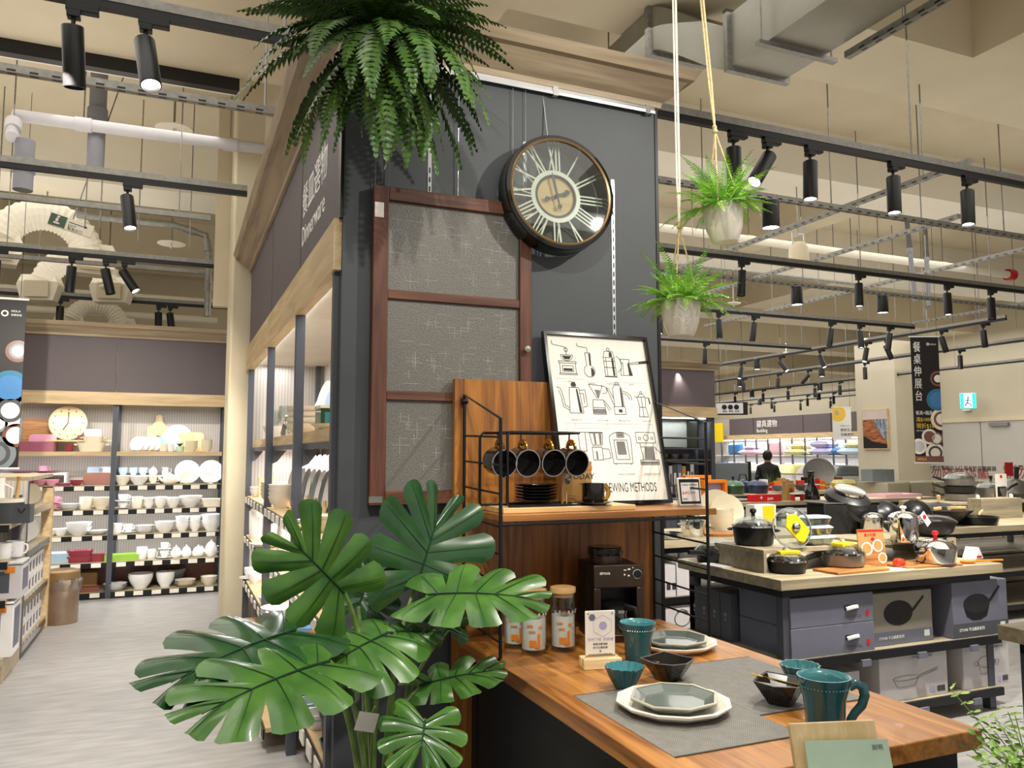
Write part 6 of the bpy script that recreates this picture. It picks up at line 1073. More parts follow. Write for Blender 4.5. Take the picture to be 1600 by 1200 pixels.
for k, (x0, x1, z0, z1, l) in enumerate(((3.3, 3.52, .43, .66, 'white box with three grey icons under the middle table'), (3.53, 3.72, .43, .68, 'white box beside the one with three icons'), (3.3, 3.75, .13, .36, 'white box with a teapot drawing under the middle table'), (3.85, 4.2, .43, .64, 'white box at the middle of the middle table shelf'))):
    t = thing('white_box', l, 'box', ((x0+x1)/2, 5.35, z0)); w = (x1-x0)/2; o = obj('carton', B().box(-w, w, -.2, .2, 0, z1-z0), 'boxlite', t, bevel=.003)
    if k == 0:
        for q in range(3): flat(o, [(-w*.2+.05*q, .05), (-w*.2+.05*q+.035, .05), (-w*.2+.05*q+.035, .1), (-w*.2+.05*q, .1)], -.2015, 'ink', 'printed_icon')
    if k == 2: b = B(); b.tube([(x, -.202, z) for x, z in ell(.05, .13, .07, .055)], .003, 4, closed=True); b.tube([(.11, -.202, .12), (.16, -.202, .17)], .003, 4); b.tube([(.0, -.202, .18), (.05, -.202, .2), (.1, -.202, .18)], .003, 4); obj('printed_teapot', b, 'ink', o)
# --- cookware builders
def at_on(px_, py_, z): return atz(px_, py_, z)
def pan(t, r, h, m, lidm=None, handle=None, hl=.18, ha=0, knob=None, knobm='black'):
    obj('vessel', B().lathe([(0, 0), (r*.82, 0), (r*.9, h*.1), (r, h), (r*.965, h), (r*.87, h*.14), (0, h*.1)], 36), m, t)
    if lidm:
        l = obj('lid', B().lathe([(r*1.0, h), (r*1.01, h+.006), (r*.8, h+.03*r/.1), (r*.4, h+.045*r/.1), (0, h+.05*r/.1), (0, h+.046*r/.1), (r*.8, h+.026*r/.1), (r*.98, h)], 36), lidm, t)
        if knob: obj('knob', B().lathe([(0, h+.05*r/.1), (.012, h+.05*r/.1), (.01, h+.06*r/.1), (.02, h+.072*r/.1), (.016, h+.085*r/.1), (0, h+.088*r/.1)], 16), knobm, l)
    if handle:
        c, s = math.cos(ha), math.sin(ha); P = lambda d, z: (c*d, s*d, z); obj('handle', B().tube([P(r*.97, h*.8), P(r+.03, h*.9), P(r+.06, h*1.1), P(r+hl, h*1.35)], [.007, .008, .011, .009], 8, flat=1.5), handle, t)
def loops(t, r, h, m, ha=0):
    for s in (0, PI):
        c, q = math.cos(ha+s), math.sin(ha+s); pts = [(c*(r*.97+.03*math.sin(a))-q*.045*math.cos(a), q*(r*.97+.03*math.sin(a))+c*.045*math.cos(a), h*.82) for a in [PI*i/8 for i in range(9)]]; obj('loop_handle', B().tube(pts, .006, 6), m, t)
def ck(name, lab, cat, px_, py_, z, rz=0): p = atz(px_, py_, z); return thing(name, lab, cat, (p.x, p.y, z), rz)
# benches on the front table
def bench(x0, x1, y0, y1, h, lab, z=CT_Z):
    t = thing('display_bench', lab, 'riser', ((x0+x1)/2, (y0+y1)/2, z)); w, d = (x1-x0)/2, (y1-y0)/2
    obj('bench_top', B().box(-w, w, -d, d, h-.02, h), 'ash_t', t); obj('bench_side', B().box(-w, -w+.02, -d, d, 0, h-.02), 'ash', t); obj('bench_side', B().box(w-.02, w, -d, d, 0, h-.02), 'ash', t)
BZ1 = CT_Z+.125
bench(2.98, 3.76, 3.52, 3.95, .125, 'ash bench carrying the black pot on the front table'); bench(3.86, 4.55, 3.58, 4.05, .125, 'ash bench carrying the steel pots on the front table')
# front row
def gadget(t, z, rz=0):
    o = obj('yellow_gadget', B().prism([(-.07, -.03), (.06, -.045), (.075, .02), (-.05, .05)], z, z+.022, M=TR((0, 0, 0), rz)), 'yellow', t, bevel=.004); obj('gadget_knob', B().lathe([(0, z+.022), (.018, z+.022), (.022, z+.03), (.01, z+.042), (0, z+.044)], 16), 'chrome', o)
t = ck('frying_pan', 'brown black pan with glass lid and yellow slicer on the table corner', 'pan', 1230, 894, CT_Z); pan(t, .108, .062, 'castiron', 'glass', 'black', .17, .12); obj('lid_rim', B().lathe([(.104, .062), (.11, .062), (.11, .072), (.104, .072)], 36), 'chrome', t); gadget(t, .098)
tag(obj('cutting_board', B().box(-.2, .2, -.09, .09, 0, .014), 'acacia', loc=(3.5, 3.415, CT_Z), rz=.05, bevel=.003), 'acacia board under the grey pan on the front table', 'board')
t = ck('saute_pan', 'grey pan with glass lid and yellow slicer on an acacia board', 'pan', 1318, 884, CT_Z+.014); pan(t, .122, .07, 'greypan', 'glass', 'black', .2, .3); obj('lid_rim', B().lathe([(.118, .07), (.124, .07), (.124, .08), (.118, .08)], 36), 'chrome', t); gadget(t, .11, .4)
tag(obj('cutting_board', B().box(-.22, .2, -.1, .1, 0, .014), 'acacia', loc=(4.06, 3.42, CT_Z), rz=-.05, bevel=.003), 'acacia board under the shiny pan with the red knob', 'board')
t = ck('steel_pan', 'shiny steel pan with domed lid and red knob', 'pan', 1463, 879, CT_Z+.014); pan(t, .115, .085, 'chrome', 'chrome', 'black', .18, .5, True, 'redm'); obj('side_handle', B().tube([(-.11, 0, .06), (-.15, -.02, .065), (-.17, 0, .065)], .009, 6), 'black', t)
t = ck('tomato', 'red tomato on a paper napkin beside the steel pan', 'tomato', 1405, 886, CT_Z+.002); obj('fruit', B().lathe([(0, .004), (.02, 0), (.033, .015), (.035, .03), (.025, .046), (.008, .05), (0, .045)], 24), 'tomato', t); obj('stem', B().tube([(0, 0, .045), (.002, 0, .06)], .003, 5), 'dkgreen', t)
tag(obj('paper_napkin', B().box(-.08, .08, -.05, .05, 0, .002), 'paper', loc=tuple(atz(1405, 889, CT_Z)), rz=.2), 'white paper napkin under the tomato', 'napkin')
t = ck('silicone_spoon', 'orange silicone spoon with a wooden handle on the table', 'spoon', 1512, 880, CT_Z, R(-10)); obj('spoon_head', B().lathe([(0, 0), (.03, .004), (.034, .014), (.03, .016), (0, .008)], 20, M=TR((0, 0, 0), 0, 0, 0, (1.5, 1, 1))), 'orange', t); obj('handle', B().tube([(.04, 0, .012), (.25, 0, .012)], [.007, .006], 8), 'orange', t)
t = ck('price_tent', 'white folded price tent beside the orange spoon', 'card', 1520, 872, CT_Z, .2); obj('card', B().prism([(-.05, 0), (.05, 0), (0, .07)], -.04, .04, M=TR((0, 0, 0), 0, R(90))), 'white', t, smooth=None); obj('print', B().box(-.03, .03, -.0415, -.0405, .008, .02), 'red', t)
# on bench A
t = ck('black_pot', 'black casserole pot with a glass lid on the ash bench', 'pot', 1178, 851, BZ1); pan(t, .12, .105, 'castiron', 'glass', None, 0, 0, True, 'black'); loops(t, .118, .105, 'black', R(-50))
obj('lid_rim', B().lathe([(.115, .105), (.122, .105), (.122, .114), (.115, .114)], 36), 'chrome', t)
p = atz(1243, 858, BZ1); t = thing('pan_cover', 'glass pan lid with a yellow slicer standing on edge', 'lid', (p.x, p.y+.03, BZ1), R(-28), rot=(R(-12), R(8), R(-18))); MV = TR((0, 0, .115), 0, R(90))
obj('glass_dome', B().lathe([(.112, 0), (.09, .022), (.05, .034), (0, .038), (0, .035), (.05, .031), (.09, .019), (.11, 0)], 40, M=MV), 'glass', t); obj('lid_rim', B().lathe([(.108, -.004), (.115, -.004), (.115, .005), (.108, .005)], 40, M=MV), 'chrome', t); obj('yellow_plate', B().prism([(-.05, .06), (.0, .075), (.085, -.01), (.055, -.08), (.02, -.08), (-.06, -.01)], .04, .05, M=MV), 'yellow', t, bevel=.006); obj('lid_knob', B().lathe([(0, .05), (.02, .05), (.024, .06), (.012, .072), (0, .074)], 18, M=MV), 'chrome', t)
for k in range(3):
    p = atz(1290, 853, BZ1); t = thing('glass_container', f"clear glass food container, {('bottom', 'middle', 'top')[k]} of the stack of three", 'container', (p.x, p.y+.08, BZ1+.056*k)); w = .105-.009*k
    obj('box_body', B().join(ware('dish', w*2, .046)), 'glass', t); obj('clip_lid', B().join(ware('dish', w*2.06, .012), TR((0, 0, .056), 0, R(180))), 'bluew', t); obj('food', B().box(-w*.5, w*.3, -w*.3, w*.3, .012, .03), 'paley' if k != 1 else 'kraft', t)
p = atz(1352, 866, CT_Z+.0); t = thing('recipe_card', 'recipe standee picturing bowls of food on the front table', 'card', (atz(1354, 884, CT_Z).x, 3.50-.02, CT_Z), R(-8), rot=(R(-6), 0, R(-8)))
cd = obj('card', B().box(-.09, .09, -.003, .003, .0, .215), 'kraft', t); obj('title_band', B().box(-.09, .09, -.0042, -.0032, .2, .212), 'red', cd); text('義大利麵', .02, 'red', cd, face_m((-.045, -.0035, .175)), ext=.0003); flat(cd, ell(.01, .157, .012, .012), -.0036, 'red', 'red_dot')
flat(cd, [(-.088, .004), (.088, .004), (.088, .14), (-.06, .14)], -.0034, 'acacia', 'wood_print')
for cx, cz, r in ((-.035, .105, .038), (.04, .12, .036), (.065, .05, .03)): flat(cd, ell(cx, cz, r, r), -.0038, 'ivory', 'bowl_print'); flat(cd, ell(cx, cz, r*.78, r*.78), -.0041, 'kraft', 'food_print')
p = aty(1316, 800, 4.1); zt_ = aty(1316, 786, 3.98).z; hh = zt_-CT_Z; t = thing('roaster_box', 'large black roaster tub with a domed lid behind the containers', 'roaster', (p.x, 4.1, CT_Z), R(-6)); obj('tub', B().box(-.215, .215, -.09, .09, 0, hh-.012).box(-.222, .222, -.095, .095, hh-.012, hh), 'black', t, bevel=.008)
o = obj('dome_lid', B().lathe([(.15, 0), (.145, .035), (.11, .06), (.05, .075), (0, .078), (0, .07), (.14, .03)], 40, M=TR((.06, .02, hh+.0), 0, R(22))), 'nonstick', t); obj('lid_plate', B().lathe([(0, .08), (.09, .076), (.1, .07), (.1, .085), (0, .095)], 32, M=TR((.06, .02, hh+.0), 0, R(22))), 'steel', o); obj('swing_tag', B().box(.06, .085, -.0965, -.0955, .02, .09), 'paley', t)
# on bench B
t = ck('steel_pot', 'tall steel pot with a cream knob and red swing tag', 'pot', 1413, 846, BZ1); pan(t, .085, .14, 'chrome', 'chrome', None, 0, 0, True, 'ivory'); loops(t, .083, .14, 'steel', R(-20)); o = obj('swing_tag', B().box(-.02, .02, -.001, .001, -.09, 0, M=TR((.085, -.06, .17), 0, 0, R(-40))), 'white', t); obj('tag_dot', B().lathe([(0, 0), (.014, 0), (.014, .001), (0, .001)], 16, M=TR((.085, -.06, .17), 0, 0, R(-40)) @ TR((0, -.001, -.03), 0, R(90))), 'red', o)
t = ck('wok_pot', 'grey black wok with flared rim beside the tall steel pot', 'wok', 1459, 838, BZ1); obj('vessel', B().lathe([(0, 0), (.07, 0), (.11, .03), (.135, .09), (.138, .1), (.13, .1), (.105, .035), (0, .012)], 40), 'nonstick', t); loops(t, .135, .105, 'steel', R(-10)); obj('glass_lid', B().lathe([(.13, .1), (.132, .106), (.09, .13), (0, .14), (0, .136), (.09, .126)], 36), 'glass', t)
t = ck('small_pot', 'steel saucepan behind the tall steel pot', 'pot', 1386, 838, BZ1); t.location.y += .12; pan(t, .075, .11, 'steel', 'chrome', 'black', .1, PI*.95)
tag(obj('cutting_board', B().lathe([(0, 0), (.13, 0), (.13, .012), (0, .012)], 32, sx=1.2), 'nonstick', loc=(4.72, 4.0, CT_Z)), 'dark round trivet behind the ash bench', 'trivet') if False else None
t = ck('frying_pan', 'big black frying pan with a glass lid behind the wire ladder', 'pan', 1112, 878, CT_Z); t.location.x += .06; pan(t, .15, .065, 'castiron', 'glass', 'black', .22, R(205))
tag(obj('magazine', B().box(-.14, .14, -.1, .1, 0, .004).box(-.139, .0, -.1, .1, .004, .006), 'boxlite', loc=(3.02, 3.88, CT_Z), rz=.1), 'thin folder lying at the rear corner of the front table', 'folder')
# back edge of the front table: woks
for px_, py_, r, l, ln in ((1398, 792, .12, 'black wok lid standing on edge behind the steel saucepan', 0), (1437, 778, .12, 'black wok standing upright with wooden handles', 1)):
    p = aty(px_, 790, 3.97); t = thing('standing_wok', l, 'wok', (p.x, 3.97, BZ1), R(-20), rot=(R(-14), 0, R(-25 if ln else 10))); t.scale = (.72, .72, .72); obj('shell', B().lathe([(0, .06), (.06, .05), (.11, .02), (.15, -.03), (.155, -.03), (.115, .03), (.06, .065), (0, .072)], 36, M=TR((0, 0, .155), 0, R(90))), 'castiron', t)
    obj('wood_handle', B().tube([(0, .0, .3), (0, -.03, .31), (.03, -.03, .31)] if ln else [(0, -.075, .155), (0, -.11, .155)], .012, 8), 'bamboo', t)
p = atz(1455, 800, .95); t = thing('wok', 'wide black wok with two wooden handles on the front table', 'wok', (4.75, 5.25, CT_Z+.0), 0) if False else None
# --- second row
def ck2(name, lab, cat, px_, py_, z=CT_Z, rz=0): return ck(name, lab, cat, px_, py_, z, rz)
t = ck2('frying_pan', 'black pan with a wooden handle on the long table edge', 'pan', 1524, 819); pan(t, .2, .075, 'castiron', None, 'bamboo', .25, .5)
t = ck2('frying_pan', 'black pan with a wooden scraper on the long table', 'pan', 1468, 812); pan(t, .19, .08, 'nonstick', 'nonstick', 'black', .2, 2.6, True, 'bamboo')
t = ck2('display_block', 'plain ash display block on the long table', 'block', 1520, 806); t.location.y = 5.65; obj('block_body', B().box(-.3, .3, -.08, .08, 0, .2), 'ash', t, bevel=.004); obj('peg', B().lathe([(0, .2), (.02, .2), (.02, .23), (0, .24)], 10, M=Matrix.Translation((-.25, 0, 0))), 'ivory', t); obj('peg', B().lathe([(0, .2), (.02, .2), (.02, .23), (0, .24)], 10, M=Matrix.Translation((.25, 0, 0))), 'ivory', t)
for k in range(3):
    t = thing('stacked_pan', f"grey steel pan, {('bottom', 'middle', 'top')[k]} of the stack of three", 'pan', (aty(1500, 780, 6.3).x, 6.3, .98+.082*k), 0); pan(t, .175-.008*k, .078, 'nonstick' if k == 1 else 'greypan', 'glass' if k == 2 else None, 'black', .12, 2.6)
t = thing('grey_pot', 'grey stock pot beside the stacked pans', 'pot', (aty(1550, 785, 6.2).x, 6.2, .98)); pan(t, .16, .14, 'greypan', 'glass', 'black', .14, -.4, True)
bench(aty(1440, 780, 6.3).x, aty(1592, 780, 6.3).x, 6.0, 6.6, .13, 'ash bench under the stacked pans behind the long table', .85)
cook_table(6.2, 9.5, 5.95, 6.75, 'rear cookware table holding the stacked pans')
t = thing('grey_kettle', 'grey kettle with a red tag on the rear table', 'kettle', (aty(1558, 775, 6.5).x, 6.52, .98+.17+.05)); t.location.z = .98; t.location.x += .35; obj('kettle_body', B().lathe([(0, 0), (.13, 0), (.16, .05), (.12, .17), (.05, .22), (0, .225)], 28), 'greypan', t); obj('handle', B().tube([(.03, 0, .21), (.05, 0, .36)], .025, 8), 'black', t); obj('red_tag', B().box(-.16, -.02, -.004, .004, .26, .42), 'red', t)
t = thing('info_card', 'white info card with a photo in a pine foot on the rear table', 'card', (aty(1581, 790, 5.95).x, 6.02, .98)); t.location.y = 6.06; obj('card', B().box(-.09, .09, -.004, .004, .03, .3), 'paper', t); obj('photo', B().box(-.07, .07, -.006, -.0045, .05, .16), 'banner', t); obj('foot', B().box(-.13, .13, -.04, .04, 0, .03), 'pine', t); flat(t, ell(0, .27, .02, .02), -.0046, 'red', 'logo_dot')
for k, (px_, l) in enumerate(((1443, 'black wok lid propped on the long table beside the block'),)):
    t = thing('wok', 'wide black wok with pale wooden handles behind the front table', 'wok', (aty(1450, 800, 5.3).x+.15, 5.3, CT_Z)); t.location.x = max(t.location.x, 5.6); obj('vessel', B().lathe([(0, 0), (.1, 0), (.2, .06), (.28, .14), (.27, .145), (.19, .07), (0, .015)], 40), 'castiron', t)
    for s in (-1, 1): obj('wood_handle', B().tube([(s*.2, -.1, .15), (s*.05-.1, -.14, .16)], .02, 8), 'bamboo', t)
# --- middle table items (seen through the ladder)
t = ck2('steel_pot', 'short steel pot on the middle table', 'pot', 1083, 838); pan(t, .1, .12, 'chrome', 'glass', None, 0, 0, True, 'steel'); loops(t, .1, .12, 'steel')
t = ck2('steel_pan', 'low steel pan beside the short steel pot', 'pan', 1046, 842); pan(t, .1, .05, 'steel', None, 'steel', .15, 3.4)
t = ck2('cork_platter', 'orange brown wooden platter on the middle table', 'platter', 1125, 836); obj('platter', B().lathe([(0, 0), (.14, 0), (.15, .02), (.14, .02), (0, .01)], 32, sx=1.2), 'acacia', t); obj('grip', B().box(.15, .2, -.03, .03, .004, .018), 'acacia', t)
t = ck2('steel_cloche', 'shiny steel dome lid on the middle table', 'lid', 1158, 828); t.location.y += .35; obj('dome', B().lathe([(.17, .0), (.165, .06), (.12, .13), (.05, .165), (0, .17), (0, .165), (.16, .055)], 40), 'chrome', t); obj('base_ring', B().lathe([(.15, 0), (.18, 0), (.18, .008), (.15, .008)], 40), 'steel', t)
t = ck2('yellow_box', 'white box with a yellow stripe behind the steel dome', 'box', 1186, 822); t.location.x = 4.85; t.location.y = 5.75; obj('carton', B().box(-.12, .12, -.06, .06, 0, .2), 'boxwhite', t, bevel=.003); obj('stripe', B().box(-.03, .1, -.0615, -.0605, .01, .19), 'yellow', t)
for k, (px_, w_) in enumerate(((1107, .34), (1122, .3), (1126, .22))): p = atz(1110, 815, .95); t = put('upplate', aty(px_, 790, 5.9-.06*k).x, 5.8-.07*k, CT_Z, w_, w_, 'cream_c', f"cream ribbed plate standing behind the price display, {('largest', 'middle', 'smallest')[k]}", rz=R(-20))
put('bowl', aty(1128, 800, 5.5).x, 5.5, CT_Z, .2, .12, 'cream_c', 'cream bowl stacked in front of the standing cream plates', n=3, step=.3)
# --- far table with enamel ware
FZ = .85
bench(aty(1135, 783, 8.9).x, aty(1216, 783, 8.9).x, 8.8, 9.3, .10, 'ash riser under the green and navy casseroles', FZ)
def far(px_, Y): return aty(px_, 780, Y).x
for px_, m, l, w in ((1146, 'dkgreen', 'dark green shallow casserole with a black knob', .3), (1184, 'navy', 'navy patterned casserole on the ash riser', .3)):
    t = thing('enamel_casserole', l, 'casserole', (far(px_, 9.0), 9.0, FZ+.10)); pan(t, w*.52, .11, m, m, None, 0, 0, True, 'black'); loops(t, w*.5, .11, 'black')
t = thing('enamel_kettle', 'navy and white enamel kettle behind the casseroles', 'kettle', (far(1157, 9.35), 9.2, FZ+.10)); t.location.x = far(1160, 9.22); obj('kettle_body', B().lathe([(0, 0), (.11, 0), (.13, .05), (.1, .15), (.03, .18), (0, .2)], 28), 'navy', t); obj('spout', B().tube([(.1, 0, .06), (.16, 0, .1), (.2, 0, .17)], [.03, .02, .014], 8), 'navy', t); obj('handle', B().tube([(-.08, 0, .15), (-.05, 0, .26), (.05, 0, .26), (.08, 0, .15)], .01, 8), 'black', t)
t = thing('red_box', 'red box marked pan under the ash riser', 'box', (far(1195, 8.76), 8.77, FZ)); o = obj('carton', B().box(-.26, .26, -.04, .04, 0, .098), 'red', t, bevel=.003); text('pan', .07, 'whitetxt', o, face_m((.02, -.0415, .025)), ext=.0005); obj('white_cross', B().box(-.09, -.08, -.0425, -.0412, .03, .08).box(-.11, -.06, -.0425, -.0412, .052, .06), 'whitetxt', o)
t = thing('kraft_bag', 'kraft paper coffee bag beside the red box', 'bag', (far(1236, 8.9), 8.95, FZ), .1); obj('bag_body', B().box(-.08, .08, -.05, .05, 0, .24), 'kraft', t, bevel=.01); obj('fold', B().box(-.08, .08, -.03, .03, .24, .27), 'kraft', t); flat(t, ell(0, .13, .04, .04), -.0515, 'brownc', 'printed_mark')
t = thing('wine_opener', 'tall black flask shaped grinder on the far table', 'grinder', (far(1268, 8.9), 8.9, FZ)); obj('flask', B().lathe([(0, 0), (.12, 0), (.12, .03), (.09, .16), (.05, .22), (.045, .36), (0, .37)], 28), 'blackgloss', t); obj('cap', B().lathe([(0, .37), (.05, .37), (.05, .4), (0, .41)], 20), 'black', t)
t = thing('white_stool', 'small white riser stand beside the kraft bag', 'riser', (far(1243, 8.8), 8.76, FZ)); obj('stand_top', B().box(-.1, .1, -.04, .04, .09, .11), 'white', t); obj('stand_leg', B().box(-.09, -.07, -.03, .03, 0, .09), 'red', t); obj('stand_leg', B().box(.07, .09, -.03, .03, 0, .09), 'red', t)
# orange wire racks near the price display
for k, (px_, w) in enumerate(((1088, .42), (1115, .38))):
    X_ = far(px_, 8.95 if k else 9.1); t = thing('orange_crate', f"orange wooden crate behind the price display, {('larger', 'smaller')[k]}", 'crate', (X_, 9.1 if k == 0 else 8.95, FZ)); w2 = w/2; hh = .36 if k == 0 else .3; 
    if X_ < 6.1: t.location.x = X_
    obj('frame', B().box(-w2, w2, -.06, .06, 0, .03).box(-w2, w2, -.06, .06, hh-.04, hh).box(-w2, -w2+.04, -.06, .06, .03, hh-.04).box(w2-.04, w2, -.06, .06, .03, hh-.04), 'orange', t); obj('back', B().box(-w2+.04, w2-.04, .04, .055, .03, hh-.04), 'lilac', t)
cook_table(4.6, 5.95, 8.7, 9.5, 'far cookware table end holding orange crates')
# --- farthest table clutter
DZ = .85
def fx(p): return aty(p, 765, 11.2).x
for px_, w, h, m, l in ((1211, .26, .1, 'boxgrey', 'grey bowl with a white cloth on the farthest table'), (1249, .3, .1, 'boxdk', 'dark bowl holding utensils on the farthest table')): put('bowl', fx(px_), 11.1, DZ, w, h, m, l)
t = thing('yellow_casserole', 'mustard yellow casserole on the farthest table', 'casserole', (fx(1312), 11.1, DZ)); obj('vessel', B().join(ware('dish', .42, .12)), 'yellow', t); obj('lid', B().join(ware('dish', .42, .06), TR((0, 0, .18), 0, R(180))), 'paley', t)
rr = random.Random(12); cm_ = ('white', 'red', 'orange', 'kraft', 'brownc', 'ivory', 'tomato', 'black')
for k, px_ in enumerate((1204, 1214, 1225, 1232, 1239, 1246, 1262, 1270, 1278, 1286, 1294, 1302, 1322, 1330)):
    m = cm_[k % 8]; nm = dict(white='white', red='red', orange='orange', kraft='tan', brownc='brown', ivory='ivory', tomato='coral', black='black')[m]
    t = thing('boxed_mug', f"{nm} boxed mug, {('near' if k < 7 else 'far')} half of the farthest table's gift row", 'gift', (fx(px_), 11.38, DZ), rr.uniform(-.4, .4), 'gift row on the farthest table'); h = rr.uniform(.12, .24); obj('carton', B().box(-.06, .06, -.05, .05, 0, h), m, t, bevel=.004); obj('ribbon', B().box(-.062, .062, -.0515, .0515, h*.4, h*.52), 'ivory' if m != 'ivory' else 'red', t)
t = thing('grass_pot', 'pot of green grass behind the bowls', 'plant', (fx(1226)+.05, 11.58, DZ)); bb = B()
for k in range(60): a = rr.uniform(0, 6.28); L = rr.uniform(.2, .42); el = rr.uniform(.5, 1.4); bb.add([(-.006, 0, .05), (.006, 0, .05), (L*math.cos(a)*math.cos(el), L*math.sin(a)*math.cos(el), .05+L*math.sin(el))], [(0, 1, 2)])
obj('blades', bb, 'fern', t, smooth=None); obj('pot', B().lathe([(0, 0), (.06, 0), (.08, .09), (.07, .09), (0, .05)], 16), 'greyc', t)
t = thing('round_mirror', 'large grey round platter standing behind the yellow casserole', 'platter', (fx(1290)+.25, 11.6, DZ), rot=(R(-12), 0, R(-35))); obj('disc', B().lathe([(0, 0), (.2, .0), (.29, .03), (.29, .04), (.2, .012), (0, .012)], 40, M=TR((0, 0, .29), 0, R(90))), 'greypan', t); obj('rim', B().lathe([(.285, .028), (.295, .028), (.295, .042), (.285, .042)], 40, M=TR((0, 0, .29), 0, R(90))), 'steel', t)
# cream wrapped cubes along the end wall
x_ = aty(1360, 760, 10.2).x
for k in range(9):
    w = .56; t = thing('wrapped_cube', f"cream display cube under clear film, {ORD[k]} along the end wall", 'cube', (x_+w/2, 10.2, 0), 0, 'film wrapped display cubes'); obj('cube_body', B().box(-w/2+.03, w/2-.03, -.33, .33, 0, 1.02), 'cream_c', t, bevel=.01); obj('film', B().box(-w/2+.02, w/2-.02, -.34, .34, .4, 1.035), 'plastic', t); x_ += w
put('tray', aty(1372, 760, 10.2).x, 10.2, 1.036, .5, .2, 'greyc', 'grey wire bin on the cream cubes by the pier'); put('tray', aty(1392, 760, 9.0).x, 8.95, .85, .75, .05, 'palep', 'pale pink tray before the wire bin')
# ================================================================ far side of the shop
# glass fronted unit facing the aisle (plane y = 13)
UY = 13.0
fu = thing('cabinet_unit', 'tall display unit with a blank taupe header beyond the wire shelf', 'shelving', (9.2, UY, 0))
def fb(n, b, m, par=None, **k): b.v = [(x-9.2, y-UY, z) for x, y, z in b.v]; return obj(n, b, m, par or fu, **k)
fb('header_panel', B().box(7.6, 9.88, UY-.02, UY+.02, 2.42, 3.18), 'taupe'); fb('header_beam', B().box(7.6, 9.9, UY-.06, UY+.04, 2.22, 2.42), 'oakh')
k = len(CP); vs = []
for x in (7.6, 9.95): vs += [(x, UY-.02-d*1.2, 3.15+h*1.2) for d, h in CP]
fb('crown', B().add(vs, [(j, (j+1) % k, k+(j+1) % k, k+j) for j in range(k)]+[tuple(range(k)), tuple(range(k, 2*k))]), 'crown_w')
fb('rear_panel', B().box(7.6, 9.88, UY+.55, UY+.57, 0, 3.1), 'greyp'); fb('side_panel', B().box(9.86, 9.9, UY+.04, UY+.55, 0, 3.1), 'boxdk'); fb('upright', B().box(9.78, 9.86, UY, UY+.05, 0, 2.22), 'boxdk')
for z in (1.62, 1.4, .75, .1): fb('shelf_board', B().box(7.6, 9.78, UY+.02, UY+.54, z-.03, z), 'boxdk')
gl = fb('glass_case', B().box(8.3, 9.5, UY+.06, UY+.07, 1.64, 2.16), 'glass'); fb('case_back', B().box(8.3, 9.5, UY+.42, UY+.44, 1.64, 2.16), 'linen'); fb('case_frame', B().box(8.28, 9.52, UY+.05, UY+.44, 2.16, 2.18).box(9.5, 9.52, UY+.05, UY+.44, 1.62, 2.16), 'black_metal')
fb('led_strip', B().box(7.7, 9.7, UY+.05, UY+.08, 2.19, 2.21), 'led')
for q, x in enumerate((8.55, 8.8, 9.05, 9.3)): put('bowl', x, UY+.22, 1.40, .2, .1, 'greypan', f'grey bowl, {ORD[q]} on the unit shelf beyond the poster')
rr = random.Random(3); x = 8.5; q = 0
while x < 9.5 and q < 10:
    w = rr.uniform(.06, .1); m = ('boxdk', 'boxgrey', 'kraft', 'black', 'boxlite')[q % 5]
    t = thing('upright_box', f"{dict(boxdk='dark', boxgrey='grey', kraft='tan', black='black', boxlite='pale')[m]} slim box, {ORD[q]} of the row beyond the poster", 'box', (x+w/2, UY+.2, .75), 0, 'slim boxes beyond the poster'); h = rr.uniform(.5, .6); obj('carton', B().box(-w/2, w/2, -.12, .12, 0, h), m, t); obj('spine_print', B().box(-w*.25, w*.25, -.1215, -.1205, h*.3, h*.7), 'paper' if m != 'boxlite' else 'boxdk', t); x += w+.012; q += 1
put('box', 8.9, UY-.6, 0, .9, .68, 'boxgrey', 'grey carton before the unit beyond the poster', name='carton', cat='box')
area((8.9, UY+.25, 2.15), (0, 0, 0), 1.8, .2, 10, (.97, .98, 1))  # fill lamp added inside the unit to brighten its glass case
# ---- bedding department (plane x = 21.4)
XB = 21.4
bd = thing('bedding_shelving', 'long bedding shelving with a taupe header on the far wall', 'shelving', (XB, 24, 0))
def bb_(n, b, m, par=None, **k): b.v = [(x-XB, y-24, z) for x, y, z in b.v]; return obj(n, b, m, par or bd, **k)
def by(p): return atx(p, 700, XB).y
cuts = [by(1352), by(1300), by(1256), by(1178), by(1140)]
for a, c in zip(cuts, cuts[1:]): bb_('header_panel', B().box(XB, XB+.04, a+.02, c-.02, 2.28, 2.95), 'taupe')
bb_('yellow_panel', B().box(XB-.3, XB-.26, by(1139), by(1118), 2.0, 2.8), 'yellow'); bb_('header_beam', B().box(XB-.04, XB+.04, by(1352), by(1118), 2.08, 2.27), 'oakv'); bb_('rear_panel', B().box(XB+.4, XB+.44, by(1352), by(1100), 0, 3), 'linen'); bb_('led_strip', B().box(XB+.02, XB+.06, by(1345), by(1125), 2.05, 2.075), 'led')
for z in (1.46, .72, .1): bb_('shelf_board', B().box(XB, XB+.4, by(1352), by(1118), z-.04, z), 'white')
for p in (1128, 1147, 1165, 1182, 1200, 1219, 1238, 1258, 1277, 1302, 1322, 1347): bb_('upright', B().box(XB-.02, XB+.03, by(p)-.03, by(p)+.03, 0, 2.1), 'post')
area((XB+.12, 24, 2.03), (0, 0, 0), .2, 7.5, 60, (.97, .98, 1)); area((XB+.1, 24, 1.4), (0, 0, 0), .15, 7.5, 25, (.97, .98, 1))
